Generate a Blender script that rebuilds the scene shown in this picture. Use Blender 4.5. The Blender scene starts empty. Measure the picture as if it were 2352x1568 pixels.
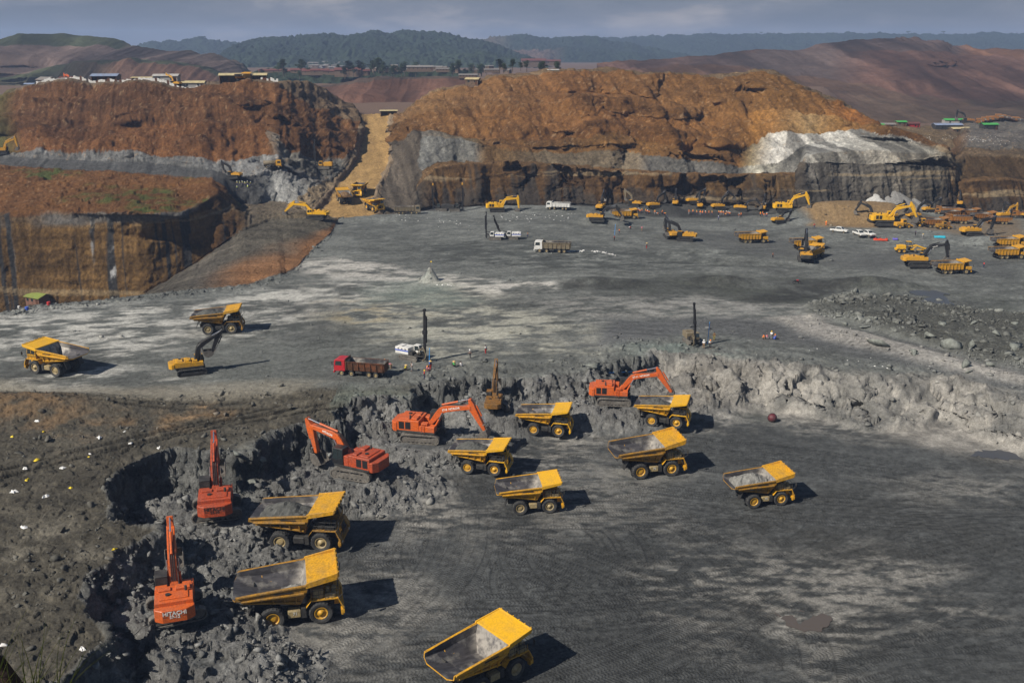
import bpy, bmesh, math, random
import numpy as np
from mathutils import Vector, Matrix, Euler

random.seed(7)
scene = bpy.context.scene
COL = scene.collection
R = math.radians

# ---------------------------------------------------------------- camera
PITCH = R(16.65)
FPX, CX, CY = 2286.7, 1176.0, 784.0        # survey units: a 2352 x 1568 sheet, 35 mm lens
SP, CP = math.sin(PITCH), math.cos(PITCH)
cam_data = bpy.data.cameras.new('camera')
cam_data.lens = 35.0
cam_data.sensor_width = 36.0
cam_data.clip_start = 0.5
cam_data.clip_end = 20000
cam = bpy.data.objects.new('camera', cam_data)
COL.objects.link(cam)
cam.rotation_euler = (math.pi / 2 - PITCH, 0, 0)
scene.camera = cam

# ---------------------------------------------------------------- light
SUN_EL, SHADOW_AZ = R(41), R(36)
sun_vec = Vector((-math.cos(SHADOW_AZ) * math.cos(SUN_EL), -math.sin(SHADOW_AZ) * math.cos(SUN_EL), math.sin(SUN_EL)))
sd = bpy.data.lights.new('sun', 'SUN')
sd.energy = 5.0
sd.angle = R(0.5)
sd.color = (1.0, 0.93, 0.82)
sun = bpy.data.objects.new('sun', sd)
COL.objects.link(sun)
sun.rotation_euler = (-sun_vec).to_track_quat('-Z', 'Y').to_euler()

world = bpy.data.worlds.new('World')
scene.world = world
world.use_nodes = True
wn, wl = world.node_tree.nodes, world.node_tree.links
wn.clear()
w_out = wn.new('ShaderNodeOutputWorld')
w_bg = wn.new('ShaderNodeBackground')
w_sky = wn.new('ShaderNodeTexSky')
w_sky.sky_type = 'NISHITA'
w_sky.sun_disc = False
w_sky.sun_elevation = SUN_EL
w_sky.sun_rotation = math.atan2(sun_vec.x, sun_vec.y)
w_sky.air_density = 1.0
w_sky.dust_density = 0.4
w_tc = wn.new('ShaderNodeTexCoord')
w_map = wn.new('ShaderNodeMapping')
w_map.inputs['Scale'].default_value = (7, 7, 24)
w_map.inputs['Location'].default_value = (3.1, 0.4, 1.7)
w_n1 = wn.new('ShaderNodeTexNoise')
w_n1.inputs['Scale'].default_value = 1.0
w_n1.inputs['Detail'].default_value = 7
w_n1.inputs['Roughness'].default_value = 0.55
w_ramp = wn.new('ShaderNodeValToRGB')
e = w_ramp.color_ramp.elements
e[0].position, e[0].color = 0.40, (2.1, 2.5, 3.5, 1)
e[1].position, e[1].color = 0.64, (6.6, 6.1, 6.3, 1)
m1 = w_ramp.color_ramp.elements.new(0.52)
m1.color = (3.0, 3.25, 4.2, 1)
w_mix = wn.new('ShaderNodeMix')
w_mix.data_type = 'RGBA'
w_sep = wn.new('ShaderNodeSeparateXYZ')
w_fac = wn.new('ShaderNodeMapRange')
w_fac.inputs['From Min'].default_value = 0.03
w_fac.inputs['From Max'].default_value = 0.22
w_fac.inputs['To Min'].default_value = 0.90
w_fac.inputs['To Max'].default_value = 0.0
wl.new(w_tc.outputs['Generated'], w_sep.inputs[0])
wl.new(w_sep.outputs[2], w_fac.inputs['Value'])
wl.new(w_fac.outputs[0], w_mix.inputs[0])
w_bg.inputs['Strength'].default_value = 0.05
wl.new(w_tc.outputs['Generated'], w_map.inputs['Vector'])
wl.new(w_map.outputs['Vector'], w_n1.inputs['Vector'])
wl.new(w_n1.outputs['Fac'], w_ramp.inputs['Fac'])
wl.new(w_sky.outputs['Color'], w_mix.inputs[6])
wl.new(w_ramp.outputs['Color'], w_mix.inputs[7])
wl.new(w_mix.outputs[2], w_bg.inputs['Color'])
wl.new(w_bg.outputs['Background'], w_out.inputs['Surface'])

scene.view_settings.view_transform = 'Standard'
scene.view_settings.look = 'None'
scene.view_settings.exposure = 0.32
scene.view_settings.gamma = 1.0
scene.cycles.max_bounces = 4
scene.cycles.diffuse_bounces = 2
scene.cycles.volume_bounces = 0

# ---------------------------------------------------------------- survey helpers
def ray(X, Y):
    """slopes (x/y, z/y) of the sight line through survey mark (X, Y)"""
    u = (np.asarray(X, float) - CX) / FPX
    v = (np.asarray(Y, float) - CY) / FPX
    dy = CP - v * SP
    return u / dy, (-SP - v * CP) / dy

def smooth(a, b, x):
    t = np.clip((x - a) / (b - a), 0, 1)
    return t * t * (3 - 2 * t)

def _hash(ix, iy, iz, seed):
    h = (ix.astype(np.uint32) * np.uint32(374761393) + iy.astype(np.uint32) * np.uint32(668265263)
         + iz.astype(np.uint32) * np.uint32(2246822519) + np.uint32(seed * 3266489917 & 0xffffffff))
    h ^= h >> np.uint32(13)
    h *= np.uint32(1274126177)
    h ^= h >> np.uint32(16)
    return (h & np.uint32(0xffff)).astype(np.float32) / np.float32(65535.0)

def noise(x, y, z=None, seed=0):
    """value noise in -1..1"""
    x = np.asarray(x, np.float32); y = np.asarray(y, np.float32)
    fx, fy = np.floor(x), np.floor(y)
    ix, iy = fx.astype(np.int64), fy.astype(np.int64)
    tx, ty = x - fx, y - fy
    tx = tx * tx * (3 - 2 * tx); ty = ty * ty * (3 - 2 * ty)
    if z is None:
        zz = np.zeros_like(ix)
        a = _hash(ix, iy, zz, seed); b = _hash(ix + 1, iy, zz, seed)
        c = _hash(ix, iy + 1, zz, seed); d = _hash(ix + 1, iy + 1, zz, seed)
        r = (a + (b - a) * tx) * (1 - ty) + (c + (d - c) * tx) * ty
        return r * 2 - 1
    z = np.asarray(z, np.float32)
    fz = np.floor(z); iz = fz.astype(np.int64); tz = z - fz
    tz = tz * tz * (3 - 2 * tz)
    out = None
    for k in (0, 1):
        a = _hash(ix, iy, iz + k, seed); b = _hash(ix + 1, iy, iz + k, seed)
        c = _hash(ix, iy + 1, iz + k, seed); d = _hash(ix + 1, iy + 1, iz + k, seed)
        r = (a + (b - a) * tx) * (1 - ty) + (c + (d - c) * tx) * ty
        out = r if k == 0 else out + (r - out) * tz
    return out * 2 - 1

def fbm(x, y, z=None, f=1.0, octv=4, seed=0, gain=0.5, ridged=False):
    amp, tot, s = 1.0, 0.0, 0.0
    for o in range(octv):
        n = noise(x * f, y * f, None if z is None else z * f, seed + o * 17)
        if ridged:
            n = 1 - 2 * np.abs(n)
        tot = tot + amp * n
        s += amp
        amp *= gain
        f *= 2.03
    return tot / s

def facets(x, y, cell, seed):
    """broken rock: every cell a tilted face at its own height, 0..1"""
    px, py = x / cell, y / cell
    ix, iy = np.floor(px).astype(np.int64), np.floor(py).astype(np.int64)
    best = np.full(px.shape, 9.0, np.float32)
    h = np.zeros(px.shape, np.float32)
    zz = np.zeros_like(ix)
    for i in (-1, 0, 1):
        for j in (-1, 0, 1):
            cx_, cy_ = ix + i, iy + j
            ox = cx_ + _hash(cx_, cy_, zz, seed); oy = cy_ + _hash(cx_, cy_, zz, seed + 1)
            dx, dy = px - ox, py - oy
            d = (dx * dx + dy * dy).astype(np.float32)
            v = _hash(cx_, cy_, zz, seed + 2) + (_hash(cx_, cy_, zz, seed + 3) - 0.5) * dx * 1.4 + (_hash(cx_, cy_, zz, seed + 4) - 0.5) * dy * 1.4
            m = d < best
            best = np.where(m, d, best)
            h = np.where(m, v, h)
    return h - 0.5

def facets3(x, y, z, cell, seed):
    """broken rock in three dimensions: every block pushed out by its own amount, its face tilted"""
    p = [q / cell for q in (x, y, z)]
    i0 = [np.floor(q).astype(np.int64) for q in p]
    best = np.full(x.shape, 9.0, np.float32)
    h = np.zeros(x.shape, np.float32)
    for i in (-1, 0, 1):
        for j in (-1, 0, 1):
            for k in (-1, 0, 1):
                c = (i0[0] + i, i0[1] + j, i0[2] + k)
                d3 = [p[a] - (c[a] + _hash(*c, seed + a)) for a in range(3)]
                d = (d3[0] ** 2 + d3[1] ** 2 + d3[2] ** 2).astype(np.float32)
                m = d < best
                if not m.any():
                    continue
                cm = tuple(q[m] for q in c)
                best[m] = d[m]
                h[m] = _hash(*cm, seed + 3) + (_hash(*cm, seed + 4) - .5) * 1.3 * d3[0][m] + (_hash(*cm, seed + 5) - .5) * 1.3 * d3[1][m] + (_hash(*cm, seed + 6) - .5) * 1.3 * d3[2][m]
    return h - 0.5

def new_mesh_object(name, verts, quads, mat=None, attrs=None, smooth_shade=True):
    me = bpy.data.meshes.new(name)
    nv, nf = len(verts), len(quads)
    k = quads.shape[1]
    me.vertices.add(nv)
    me.vertices.foreach_set('co', np.ascontiguousarray(verts, np.float32).ravel())
    me.loops.add(nf * k)
    me.loops.foreach_set('vertex_index', np.ascontiguousarray(quads, np.int32).ravel())
    me.polygons.add(nf)
    me.polygons.foreach_set('loop_start', np.arange(nf, dtype=np.int32) * k)
    me.polygons.foreach_set('loop_total', np.full(nf, k, np.int32))
    if smooth_shade:
        me.polygons.foreach_set('use_smooth', np.ones(nf, bool))
    me.update(calc_edges=True)
    for an, data in (attrs or {}).items():
        if data.shape[1] == 4:
            at = me.attributes.new(an, 'FLOAT_COLOR', 'POINT')
            at.data.foreach_set('color', np.ascontiguousarray(data, np.float32).ravel())
        else:
            at = me.attributes.new(an, 'FLOAT_VECTOR', 'POINT')
            at.data.foreach_set('vector', np.ascontiguousarray(data, np.float32).ravel())
    if mat:
        me.materials.append(mat)
    o = bpy.data.objects.new(name, me)
    COL.objects.link(o)
    return o

def grid_quads(nr, nc):
    i = np.arange(nr * nc).reshape(nr, nc)
    return np.stack([i[:-1, :-1], i[:-1, 1:], i[1:, 1:], i[1:, :-1]], -1).reshape(-1, 4)

def grid_normals(P):
    du = np.gradient(P, axis=1); dv = np.gradient(P, axis=0)
    n = np.cross(du, dv)
    n /= np.linalg.norm(n, axis=-1, keepdims=True) + 1e-9
    return n

# ---------------------------------------------------------------- node helpers
class NT:
    def __init__(self, name):
        self.m = bpy.data.materials.new(name)
        self.m.use_nodes = True
        self.n, self.l = self.m.node_tree.nodes, self.m.node_tree.links
        self.bsdf = self.n['Principled BSDF']
        self.bsdf.inputs['Specular IOR Level'].default_value = 0.25
    def node(self, kind, **kw):
        x = self.n.new(kind)
        for k, v in kw.items():
            if k in x.inputs.keys() if isinstance(k, str) else False:
                x.inputs[k].default_value = v
            else:
                setattr(x, k, v)
        return x
    def link(self, a, b):
        self.l.new(a, b)
    def noise(self, scale, detail=5, rough=0.6, vec=None):
        x = self.n.new('ShaderNodeTexNoise')
        x.inputs['Scale'].default_value = scale
        x.inputs['Detail'].default_value = detail
        x.inputs['Roughness'].default_value = rough
        if vec is not None:
            self.l.new(vec, x.inputs['Vector'])
        return x.outputs['Fac']
    def math(self, op, a, b=None, c=None, clamp=False):
        x = self.n.new('ShaderNodeMath')
        x.operation = op
        x.use_clamp = clamp
        for i, q in enumerate((a, b, c)):
            if q is None:
                continue
            if isinstance(q, (int, float)):
                x.inputs[i].default_value = q
            else:
                self.l.new(q, x.inputs[i])
        return x.outputs[0]
    def ramp(self, fac, stops):
        x = self.n.new('ShaderNodeValToRGB')
        cr = x.color_ramp
        while len(cr.elements) < len(stops):
            cr.elements.new(0.5)
        for e_, (p, c) in zip(cr.elements, stops):
            e_.position = p
            e_.color = (c, c, c, 1) if isinstance(c, (int, float)) else (*c, 1)
        self.l.new(fac, x.inputs['Fac'])
        return x.outputs['Color']
    def mix(self, fac, a, b, blend='MIX'):
        x = self.n.new('ShaderNodeMix')
        x.data_type = 'RGBA'
        x.blend_type = blend
        for i, q in ((0, fac), (6, a), (7, b)):
            if isinstance(q, (int, float)):
                x.inputs[i].default_value = q if i == 0 else (q, q, q, 1)
            elif isinstance(q, tuple):
                x.inputs[i].default_value = (*q, 1)
            else:
                self.l.new(q, x.inputs[i])
        return x.outputs[2]
    def bump(self, height, strength=1.0, dist=1.0, prev=None):
        x = self.n.new('ShaderNodeBump')
        if isinstance(strength, (int, float)):
            x.inputs['Strength'].default_value = strength
        else:
            self.l.new(strength, x.inputs['Strength'])
        x.inputs['Distance'].default_value = dist
        self.l.new(height, x.inputs['Height'])
        if prev is not None:
            self.l.new(prev, x.inputs['Normal'])
        return x.outputs['Normal']
    def geom(self):
        return self.n.new('ShaderNodeNewGeometry').outputs['Position']
# ================================================================ TERRAIN
def z_bench(x, y):
    x = np.asarray(x, float); y = np.asarray(y, float)
    return (-57.0 - 0.018 * np.maximum(0, y - 190) - 0.035 * np.clip(x - 20, 0, 70)
            + 0.012 * np.clip(150 - y, 0, 80) * smooth(-10, -50, x))

Z_FLOOR = -63.0

def on_plane(X, Y, z):
    t, r = ray(X, Y)
    y = z / r
    return t * y, y

def on_bench(X, Y):
    t, r = ray(X, Y)
    y = -57.0 / r
    for _ in range(12):
        y = z_bench(t * y, y) / r
    return t * y, y

# rim of the pit: survey mark X, Y, horizontal run of the wall below it (m)
RIM = [(60, 1640, 3), (161, 1541, 3), (262, 1460, 3), (205, 1420, 2.5), (157, 1372, 2.5), (189, 1318, 2.5), (265, 1271, 2.5),
       (321, 1243, 2.5), (355, 1221, 2.5), (293, 1191, 2.2), (246, 1158, 2), (246, 1111, 2), (272, 1082, 2), (369, 1042, 2),
       (402, 1030, 2.2), (473, 1031, 2.5), (534, 1041, 2.5), (590, 1034, 2.2), (600, 1007, 2), (634, 988, 2.5), (681, 974, 3),
       (740, 968, 2.5), (774, 962, 2.5), (772, 940, 3), (813, 926, 4), (875, 914, 4.5), (940, 908, 4), (962, 880, 3),
       (1031, 871, 3.5), (1096, 862, 4), (1150, 870, 3), (1182, 867, 3), (1215, 874, 3), (1250, 869, 3), (1296, 860, 4), (1364, 849, 4),
       (1427, 833, 3), (1444, 820, 2.5), (1501, 807, 4), (1558, 812, 6), (1649, 818, 8.5), (1700, 826, 10.5), (1780, 834, 10.5), (1866, 843, 10.5),
       (1980, 866, 10.5), (2100, 866, 10.5), (2197, 868, 10.5), (2254, 893, 10.5), (2360, 926, 10.5), (2480, 980, 8), (2700, 1050, 8)]
rim_xy = np.array([on_bench(a, b) for a, b, c in RIM])
rim_w = np.array([c for a, b, c in RIM], float)
pit_poly = np.vstack([rim_xy, [[260, 60], [260, 20], [-20, 20]]])

def pit_distance(x, y):
    """signed distance to the rim (positive inside the pit) and the wall's run there"""
    x = np.asarray(x, np.float32).ravel(); y = np.asarray(y, np.float32).ravel()
    best = np.full(x.shape, 1e9, np.float32)
    w = np.zeros(x.shape, np.float32)
    n = len(rim_xy)
    for i in range(n - 1):
        ax, ay = rim_xy[i]; bx, by = rim_xy[i + 1]
        ex, ey = bx - ax, by - ay
        t = np.clip(((x - ax) * ex + (y - ay) * ey) / (ex * ex + ey * ey + 1e-9), 0, 1)
        d = (x - ax - t * ex) ** 2 + (y - ay - t * ey) ** 2
        m = d < best
        best[m] = d[m]
        w[m] = rim_w[i] + t[m] * (rim_w[i + 1] - rim_w[i])
    inside = np.zeros(x.shape, bool)
    P = pit_poly
    m = len(P)
    for i in range(m):
        ax, ay = P[i]; bx, by = P[(i + 1) % m]
        if ay == by:
            continue
        c = ((ay > y) != (by > y)) & (x < (bx - ax) * (y - ay) / (by - ay) + ax)
        inside ^= c
    d = np.sqrt(best)
    return np.where(inside, d, -d), w

# heaps of broken rock on the floor: mark X, Y, height over floor, flat radius, slope run, stretch (x, y)
HEAPS = [(400, 1432, 2.4, 4.5, 7, 1.25, 0.8), (470, 1520, 2.6, 2.5, 7, 1.5, 0.8), (590, 1500, 1.2, 1.5, 4.5, 1.4, 0.8), (330, 1330, 2.8, 2, 5, 1, 1),
         (500, 1188, 2.6, 5, 7, 1.1, 0.8), (560, 1270, 1.3, 2, 6, 1.0, 1.3), (420, 1150, 2.6, 2, 5, 1, 1), (430, 1250, 1.8, 2, 6, 1.2, 1),
         (815, 1092, 2.3, 5, 6, 1.3, 0.8), (930, 1100, 1.3, 1.5, 5, 1.5, 0.9), (690, 1120, 1.6, 2, 5, 1.2, 0.8), (820, 1150, 1.0, 2, 4, 1.6, 0.7),
         (985, 1010, 2.4, 6, 6, 1.2, 0.9), (1080, 985, 2.2, 2, 6, 1.2, 1), (880, 985, 2.6, 2, 6, 1.2, 1),
         (1135, 938, 3.2, 4, 6, 1.2, 0.9), (1330, 935, 2.0, 2, 7, 1.8, 0.8), (1415, 926, 2.8, 5.5, 6, 1.2, 0.9), (1250, 925, 2.6, 2, 6, 1.5, 0.8),
         (1560, 900, 2.5, 2, 9, 1.6, 1.0), (1650, 870, 2.8, 2, 8, 1.5, 1), (1440, 960, 0.8, 2, 6, 1.6, 0.8)]
heap_xy = [on_plane(a, b, Z_FLOOR + c) for a, b, c, *_ in HEAPS]

# mounds standing on the bench and terraces
MOUNDS = [(987, 645, 3.4, 0.3, 2.6, 1, 1), (1990, 660, 3.0, 1, 6, 2.4, 0.9), (1660, 650, 2.0, 1, 6, 2.4, 0.8), (1380, 650, 1.5, 1, 8, 3, 0.8),
          (60, 935, 1.8, 3, 8, 2.2, 0.7), (30, 880, 0.8, 1, 4, 2, 0.7), (1700, 600, 1.4, 2, 9, 2.6, 0.7), (1950, 545, 1.3, 5, 10, 2.5, 0.6),
          (1385, 512, 2.2, 3, 5, 1.6, 1), (1530, 490, 3.0, 2, 7, 1.4, 1), (1800, 508, 2.0, 5, 9, 2.0, 0.8), (1960, 500, 5.5, 7, 9, 2.0, 1.0),
          (2270, 560, 2.4, 2, 9, 1.8, 0.8), (2140, 612, 1.6, 1, 5, 1.8, 0.8), (1570, 545, 0.9, 2, 7, 2, .7), (1640, 585, 1.6, 2, 8, 2.2, .7), (860, 505, 1.4, 1, 5, 3.0, 1.0),
          (690, 510, 2.5, 2, 5, 1.6, 1), (600, 640, 1.0, 1, 5, 2, 1), (1100, 478, 1.2, 1, 8, 3, 1), (1300, 481, 1.4, 2, 8, 3, 1)]
mound_xy = [on_bench(a, b) for a, b, *_ in MOUNDS]

def quad(pts, f):
    return np.array([f(a, b) for a, b in pts])

def in_poly(x, y, P, soft=3.0, wob=2.5, seed=5):
    """soft membership of plan polygon P, its edge frayed"""
    x = np.asarray(x, np.float32); y = np.asarray(y, np.float32)
    xs = x + wob * fbm(x, y, f=0.12, octv=4, seed=seed); ys = y + wob * fbm(x, y, f=0.12, octv=4, seed=seed + 50)
    best = np.full(xs.shape, 1e9, np.float32)
    ins = np.zeros(xs.shape, bool)
    m = len(P)
    for i in range(m):
        ax, ay = P[i]; bx, by = P[(i + 1) % m]
        ex, ey = bx - ax, by - ay
        t = np.clip(((xs - ax) * ex + (ys - ay) * ey) / (ex * ex + ey * ey + 1e-9), 0, 1)
        best = np.minimum(best, (xs - ax - t * ex) ** 2 + (ys - ay - t * ey) ** 2)
        if ay != by:
            ins ^= ((ay > ys) != (by > ys)) & (xs < (bx - ax) * (ys - ay) / (by - ay) + ax)
    d = np.sqrt(best)
    d = np.where(ins, d, -d)
    return smooth(-soft, soft, d)

BOULDERS = quad([(1840, 705), (1960, 680), (2100, 690), (2230, 720), (2400, 735), (2500, 850), (2352, 852), (2240, 830), (2100, 790), (1980, 750), (1880, 735)], on_bench)
BERM = quad([(1760, 735), (1860, 728), (2000, 775), (2150, 815), (2270, 845), (2380, 868), (2400, 890), (2240, 860), (2100, 830), (1960, 795), (1850, 765)], on_bench)
PALE_WALL = quad([(1480, 808), (1620, 812), (1760, 832), (1980, 858), (2200, 862), (2400, 925), (2400, 1010), (2240, 990), (2050, 945), (1880, 912), (1700, 885), (1560, 900), (1500, 870)], on_bench)
BROWN_TERRACE = quad([(-80, 905), (130, 905), (300, 960), (470, 930), (560, 950), (420, 1000), (250, 1010), (150, 1075), (0, 1060), (-80, 1060)], on_bench)

def near_height(x, y):
    """the pit, its walls, the bench and the heaps, before roughening; also returns masks"""
    x = np.asarray(x, float); y = np.asarray(y, float)
    zb = z_bench(x, y)
    for (a, b, h, r0, run, sx, sy), (mx, my) in zip(MOUNDS, mound_xy):
        m = (np.abs(x - mx) < (r0 + run) * sx) & (np.abs(y - my) < (r0 + run) * sy)
        if m.any():
            d = np.hypot((x[m] - mx) / sx, (y[m] - my) / sy) + 0.7 * fbm(x[m], y[m], f=0.5, octv=3, seed=3)
            zb[m] += h * (1 - np.clip((d - r0) / run, 0, 1)) ** 1.15
    m = (y < 260) & (y > 100) & (x > 15)
    bould = np.zeros_like(x)
    if m.any():
        k = in_poly(x[m], y[m], BOULDERS, 4, 3)
        bould[m] = k
        k2 = in_poly(x[m], y[m], BERM, 3, 2)
        zb[m] += k * 1.6 + k2 * 1.0
    m = y < 235
    sdv = np.full(x.shape, -60.0); wv = np.full(x.shape, 3.0)
    if m.any():
        xm = x[m]; ym = y[m]
        s_, w_ = pit_distance(xm, ym)
        wob = 1.5 * fbm(xm, ym, f=0.16, octv=2, seed=11) + 0.7 * fbm(xm, ym, f=0.6, octv=2, seed=12)
        sdv[m] = s_ + wob
        wv[m] = w_ * (1 + 0.35 * noise(xm * 0.2, ym * 0.2, seed=13))
    zf = np.full(x.shape, Z_FLOOR) + 0.15 * fbm(x, y, f=0.03, octv=2, seed=21)
    hp = np.zeros_like(x)
    for (a, b, h, r0, run, sx, sy), (mx, my) in zip(HEAPS, heap_xy):
        m = (np.abs(x - mx) < (r0 + run + 1) * sx) & (np.abs(y - my) < (r0 + run + 1) * sy)
        if m.any():
            d = np.hypot((x[m] - mx) / sx, (y[m] - my) / sy) + 1.0 * fbm(x[m], y[m], f=0.35, octv=3, seed=31)
            k = 1 - smooth(r0, r0 + run, d)
            zf[m] = np.maximum(zf[m], Z_FLOOR + h * k)
            hp[m] = np.maximum(hp[m], np.clip(k * 1.5, 0, 1) * smooth(r0 - 2.5, r0 + 0.5, d))
    f = np.clip(sdv / wv, 0, 1)
    steep = np.where(wv < 4.5, f ** 0.8, smooth(0, 1, f) * 0.5 + f * 0.5)
    z = zb + (np.minimum(zf, zb) - zb) * steep
    # scree at the wall's foot
    scree = (f >= 1) * np.clip(1 - (sdv - wv) / 4.5, 0, 1) * (y < 235) * (sdv > 0)
    z += scree * 1.3 * np.clip(zb - zf - 1, 0, 4) / 6
    wall = smooth(-0.6, 0.2, sdv) * (1 - smooth(wv + 1.0, wv + 5, sdv))
    infl = (sdv > 0).astype(float)
    return z, dict(sd=sdv, w=wv, wall=wall, heap=hp, floor=infl, bould=bould)

# breaklines of the country beyond the bench: survey mark X, Y and distance y (optional z)
B1 = [(-300, 690, 300, -86), (0, 690, 300, -86), (200, 690, 300, -84), (330, 685, 300), (460, 600, 310), (560, 530, 320), (620, 508, 335),
      (700, 500, 340), (770, 497, 352), (800, 495, 364), (860, 492, 370), (930, 490, 374, -62.2), (1000, 482, 392, -62.3), (1100, 476, 396),
      (1250, 473, 398), (1400, 470, 398), (1500, 467, 400), (1700, 471, 398), (1840, 482, 392), (1900, 478, 394), (2000, 482, 394),
      (2120, 478, 398), (2185, 478, 402), (2200, 490, 400), (2352, 492, 402), (2700, 492, 402)]
B2 = [(-300, 500, 306), (0, 492, 305), (150, 488, 305), (330, 488, 305), (430, 480, 315), (470, 462, 324), (510, 440, 340), (540, 468, 342), (575, 500, 336),
      (600, 500, 340), (700, 493, 348), (770, 490, 360), (800, 488, 368), (860, 485, 376), (930, 474, 384), (960, 440, 397), (1000, 390, 402),
      (1050, 378, 404), (1150, 376, 404), (1250, 379, 405), (1350, 386, 404), (1450, 396, 404), (1550, 401, 405), (1650, 405, 403),
      (1750, 402, 402), (1835, 405, 398), (1845, 376, 398), (1900, 373, 400), (2000, 378, 400), (2100, 371, 404), (2160, 362, 408),
      (2185, 385, 410), (2192, 440, 412), (2210, 420, 408), (2260, 414, 408), (2352, 420, 408), (2700, 420, 408)]
B3 = [(-300, 385, 372), (0, 378, 375), (150, 390, 372), (300, 398, 370), (420, 402, 370), (500, 405, 368), (530, 425, 368), (560, 470, 366),
      (620, 466, 372), (700, 470, 370), (760, 470, 373), (800, 455, 385), (860, 450, 390), (930, 440, 396), (960, 400, 405), (1000, 380, 412),
      (1050, 372, 416), (1150, 372, 414), (1250, 375, 412), (1350, 382, 410), (1450, 390, 411), (1550, 396, 412), (1650, 400, 411),
      (1750, 398, 410), (1840, 398, 406), (1850, 360, 402), (1900, 350, 404), (2000, 345, 405), (2100, 355, 408), (2160, 358, 412),
      (2190, 380, 416), (2200, 418, 416), (2260, 408, 420), (2352, 414, 420), (2700, 414, 420)]
B4 = [(-300, 360, 392), (0, 357, 392), (160, 366, 390), (350, 374, 388), (500, 388, 384), (560, 402, 382), (600, 402, 384), (680, 402, 388),
      (740, 388, 392), (780, 388, 396), (830, 372, 406), (860, 375, 424), (900, 360, 430), (940, 318, 428), (980, 312, 428), (1080, 318, 428), (1150, 345, 424),
      (1250, 352, 422), (1400, 345, 424), (1480, 362, 420), (1560, 362, 420), (1640, 376, 416), (1700, 385, 414), (1760, 380, 412),
      (1800, 370, 412), (1850, 330, 425), (1950, 318, 425), (2050, 322, 425), (2100, 335, 420), (2160, 352, 416), (2190, 372, 420),
      (2215, 362, 430), (2352, 364, 430), (2700, 364, 430)]
B5 = [(-300, 348, 398), (0, 346, 398), (160, 350, 396), (320, 352, 396), (400, 362, 394), (520, 364, 394), (640, 360, 398), (700, 366, 398),
      (740, 360, 400), (785, 352, 408), (830, 332, 428), (860, 320, 455), (900, 330, 444), (940, 305, 440), (1080, 312, 438), (1150, 325, 436), (1250, 320, 436),
      (1400, 310, 440), (1480, 330, 432), (1560, 340, 430), (1640, 345, 428), (1700, 350, 426), (1760, 310, 436), (1850, 310, 432),
      (1950, 300, 436), (2050, 312, 432), (2100, 330, 426), (2160, 350, 420), (2190, 368, 428), (2215, 350, 450), (2352, 352, 450), (2700, 352, 450)]
B6 = [(-300, 330, 440), (0, 320, 440), (60, 310, 440), (130, 292, 438), (300, 288, 438), (500, 285, 438), (630, 300, 432), (645, 310, 412), (700, 306, 412),
      (790, 304, 428), (838, 288, 456), (880, 280, 480), (920, 290, 460), (950, 268, 466), (1000, 262, 466), (1150, 248, 466), (1180, 252, 464),
      (1300, 240, 464), (1380, 260, 462), (1480, 275, 458), (1600, 272, 458), (1700, 262, 456), (1800, 262, 452), (1900, 275, 448),
      (1960, 290, 446), (2040, 310, 440), (2100, 330, 434), (2160, 350, 428), (2190, 366, 436), (2215, 330, 480), (2352, 335, 480), (2700, 335, 480)]
B7 = [(-300, 215, 470), (0, 236, 470), (40, 212, 470), (75, 202, 470), (150, 198, 470), (300, 199, 470), (450, 196, 468), (560, 191, 468),
      (640, 196, 468), (700, 192, 468), (745, 203, 470), (785, 228, 474), (820, 258, 480), (838, 270, 488), (870, 268, 502), (900, 264, 500),
      (930, 258, 492), (960, 240, 488), (1000, 222, 488), (1080, 200, 490), (1150, 180, 492), (1250, 168, 492), (1400, 170, 492),
      (1480, 178, 488), (1550, 176, 488), (1640, 178, 486), (1700, 176, 482), (1745, 166, 480), (1775, 168, 478), (1820, 195, 474),
      (1850, 215, 470), (1900, 240, 466), (1960, 268, 462), (2000, 300, 456), (2060, 315, 450), (2110, 335, 444), (2160, 352, 436),
      (2195, 362, 450), (2215, 305, 545), (2352, 300, 545), (2700, 300, 545)]
B8 = [(a, b + 1.5, c + 55) for a, b, c in B7 if a < 1985] + [(1990, 301, 545), (2040, 298, 560), (2150, 296, 580), (2195, 293, 600), (2215, 288, 620), (2352, 283, 620), (2700, 283, 620)]
FAR = [(660, -42.0), (900, -36.0), (1500, -37.0), (3000, -50.0), (7000, -70.0)]
B0 = [(-300, 740), (0, 720), (90, 703), (200, 692), (330, 676), (460, 665), (560, 655), (640, 640), (685, 614), (720, 570), (757, 540), (775, 508), (800, 495),
      (900, 492), (930, 489), (1000, 484), (1100, 480), (1200, 477), (1300, 475), (1400, 480), (1500, 484), (2700, 484)]

T = np.concatenate([np.linspace(-1.35, -.645, 60), np.linspace(-.64, .64, 1200), np.linspace(.645, 1.35, 60)])
NC, NR = len(T), 1120
def column(t):
    return float(np.interp(t, T, np.arange(NC)))

def line_on(T, pts):
    tt, yy, zz = [], [], []
    for p in pts:
        t, r = ray(p[0], p[1])
        tt.append(float(t)); yy.append(p[2]); zz.append(p[3] if len(p) > 3 else float(r) * p[2])
    o = np.argsort(tt)
    tt, yy, zz = np.array(tt)[o], np.array(yy)[o], np.array(zz)[o]
    return np.interp(T, tt, yy), np.interp(T, tt, zz)

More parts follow.
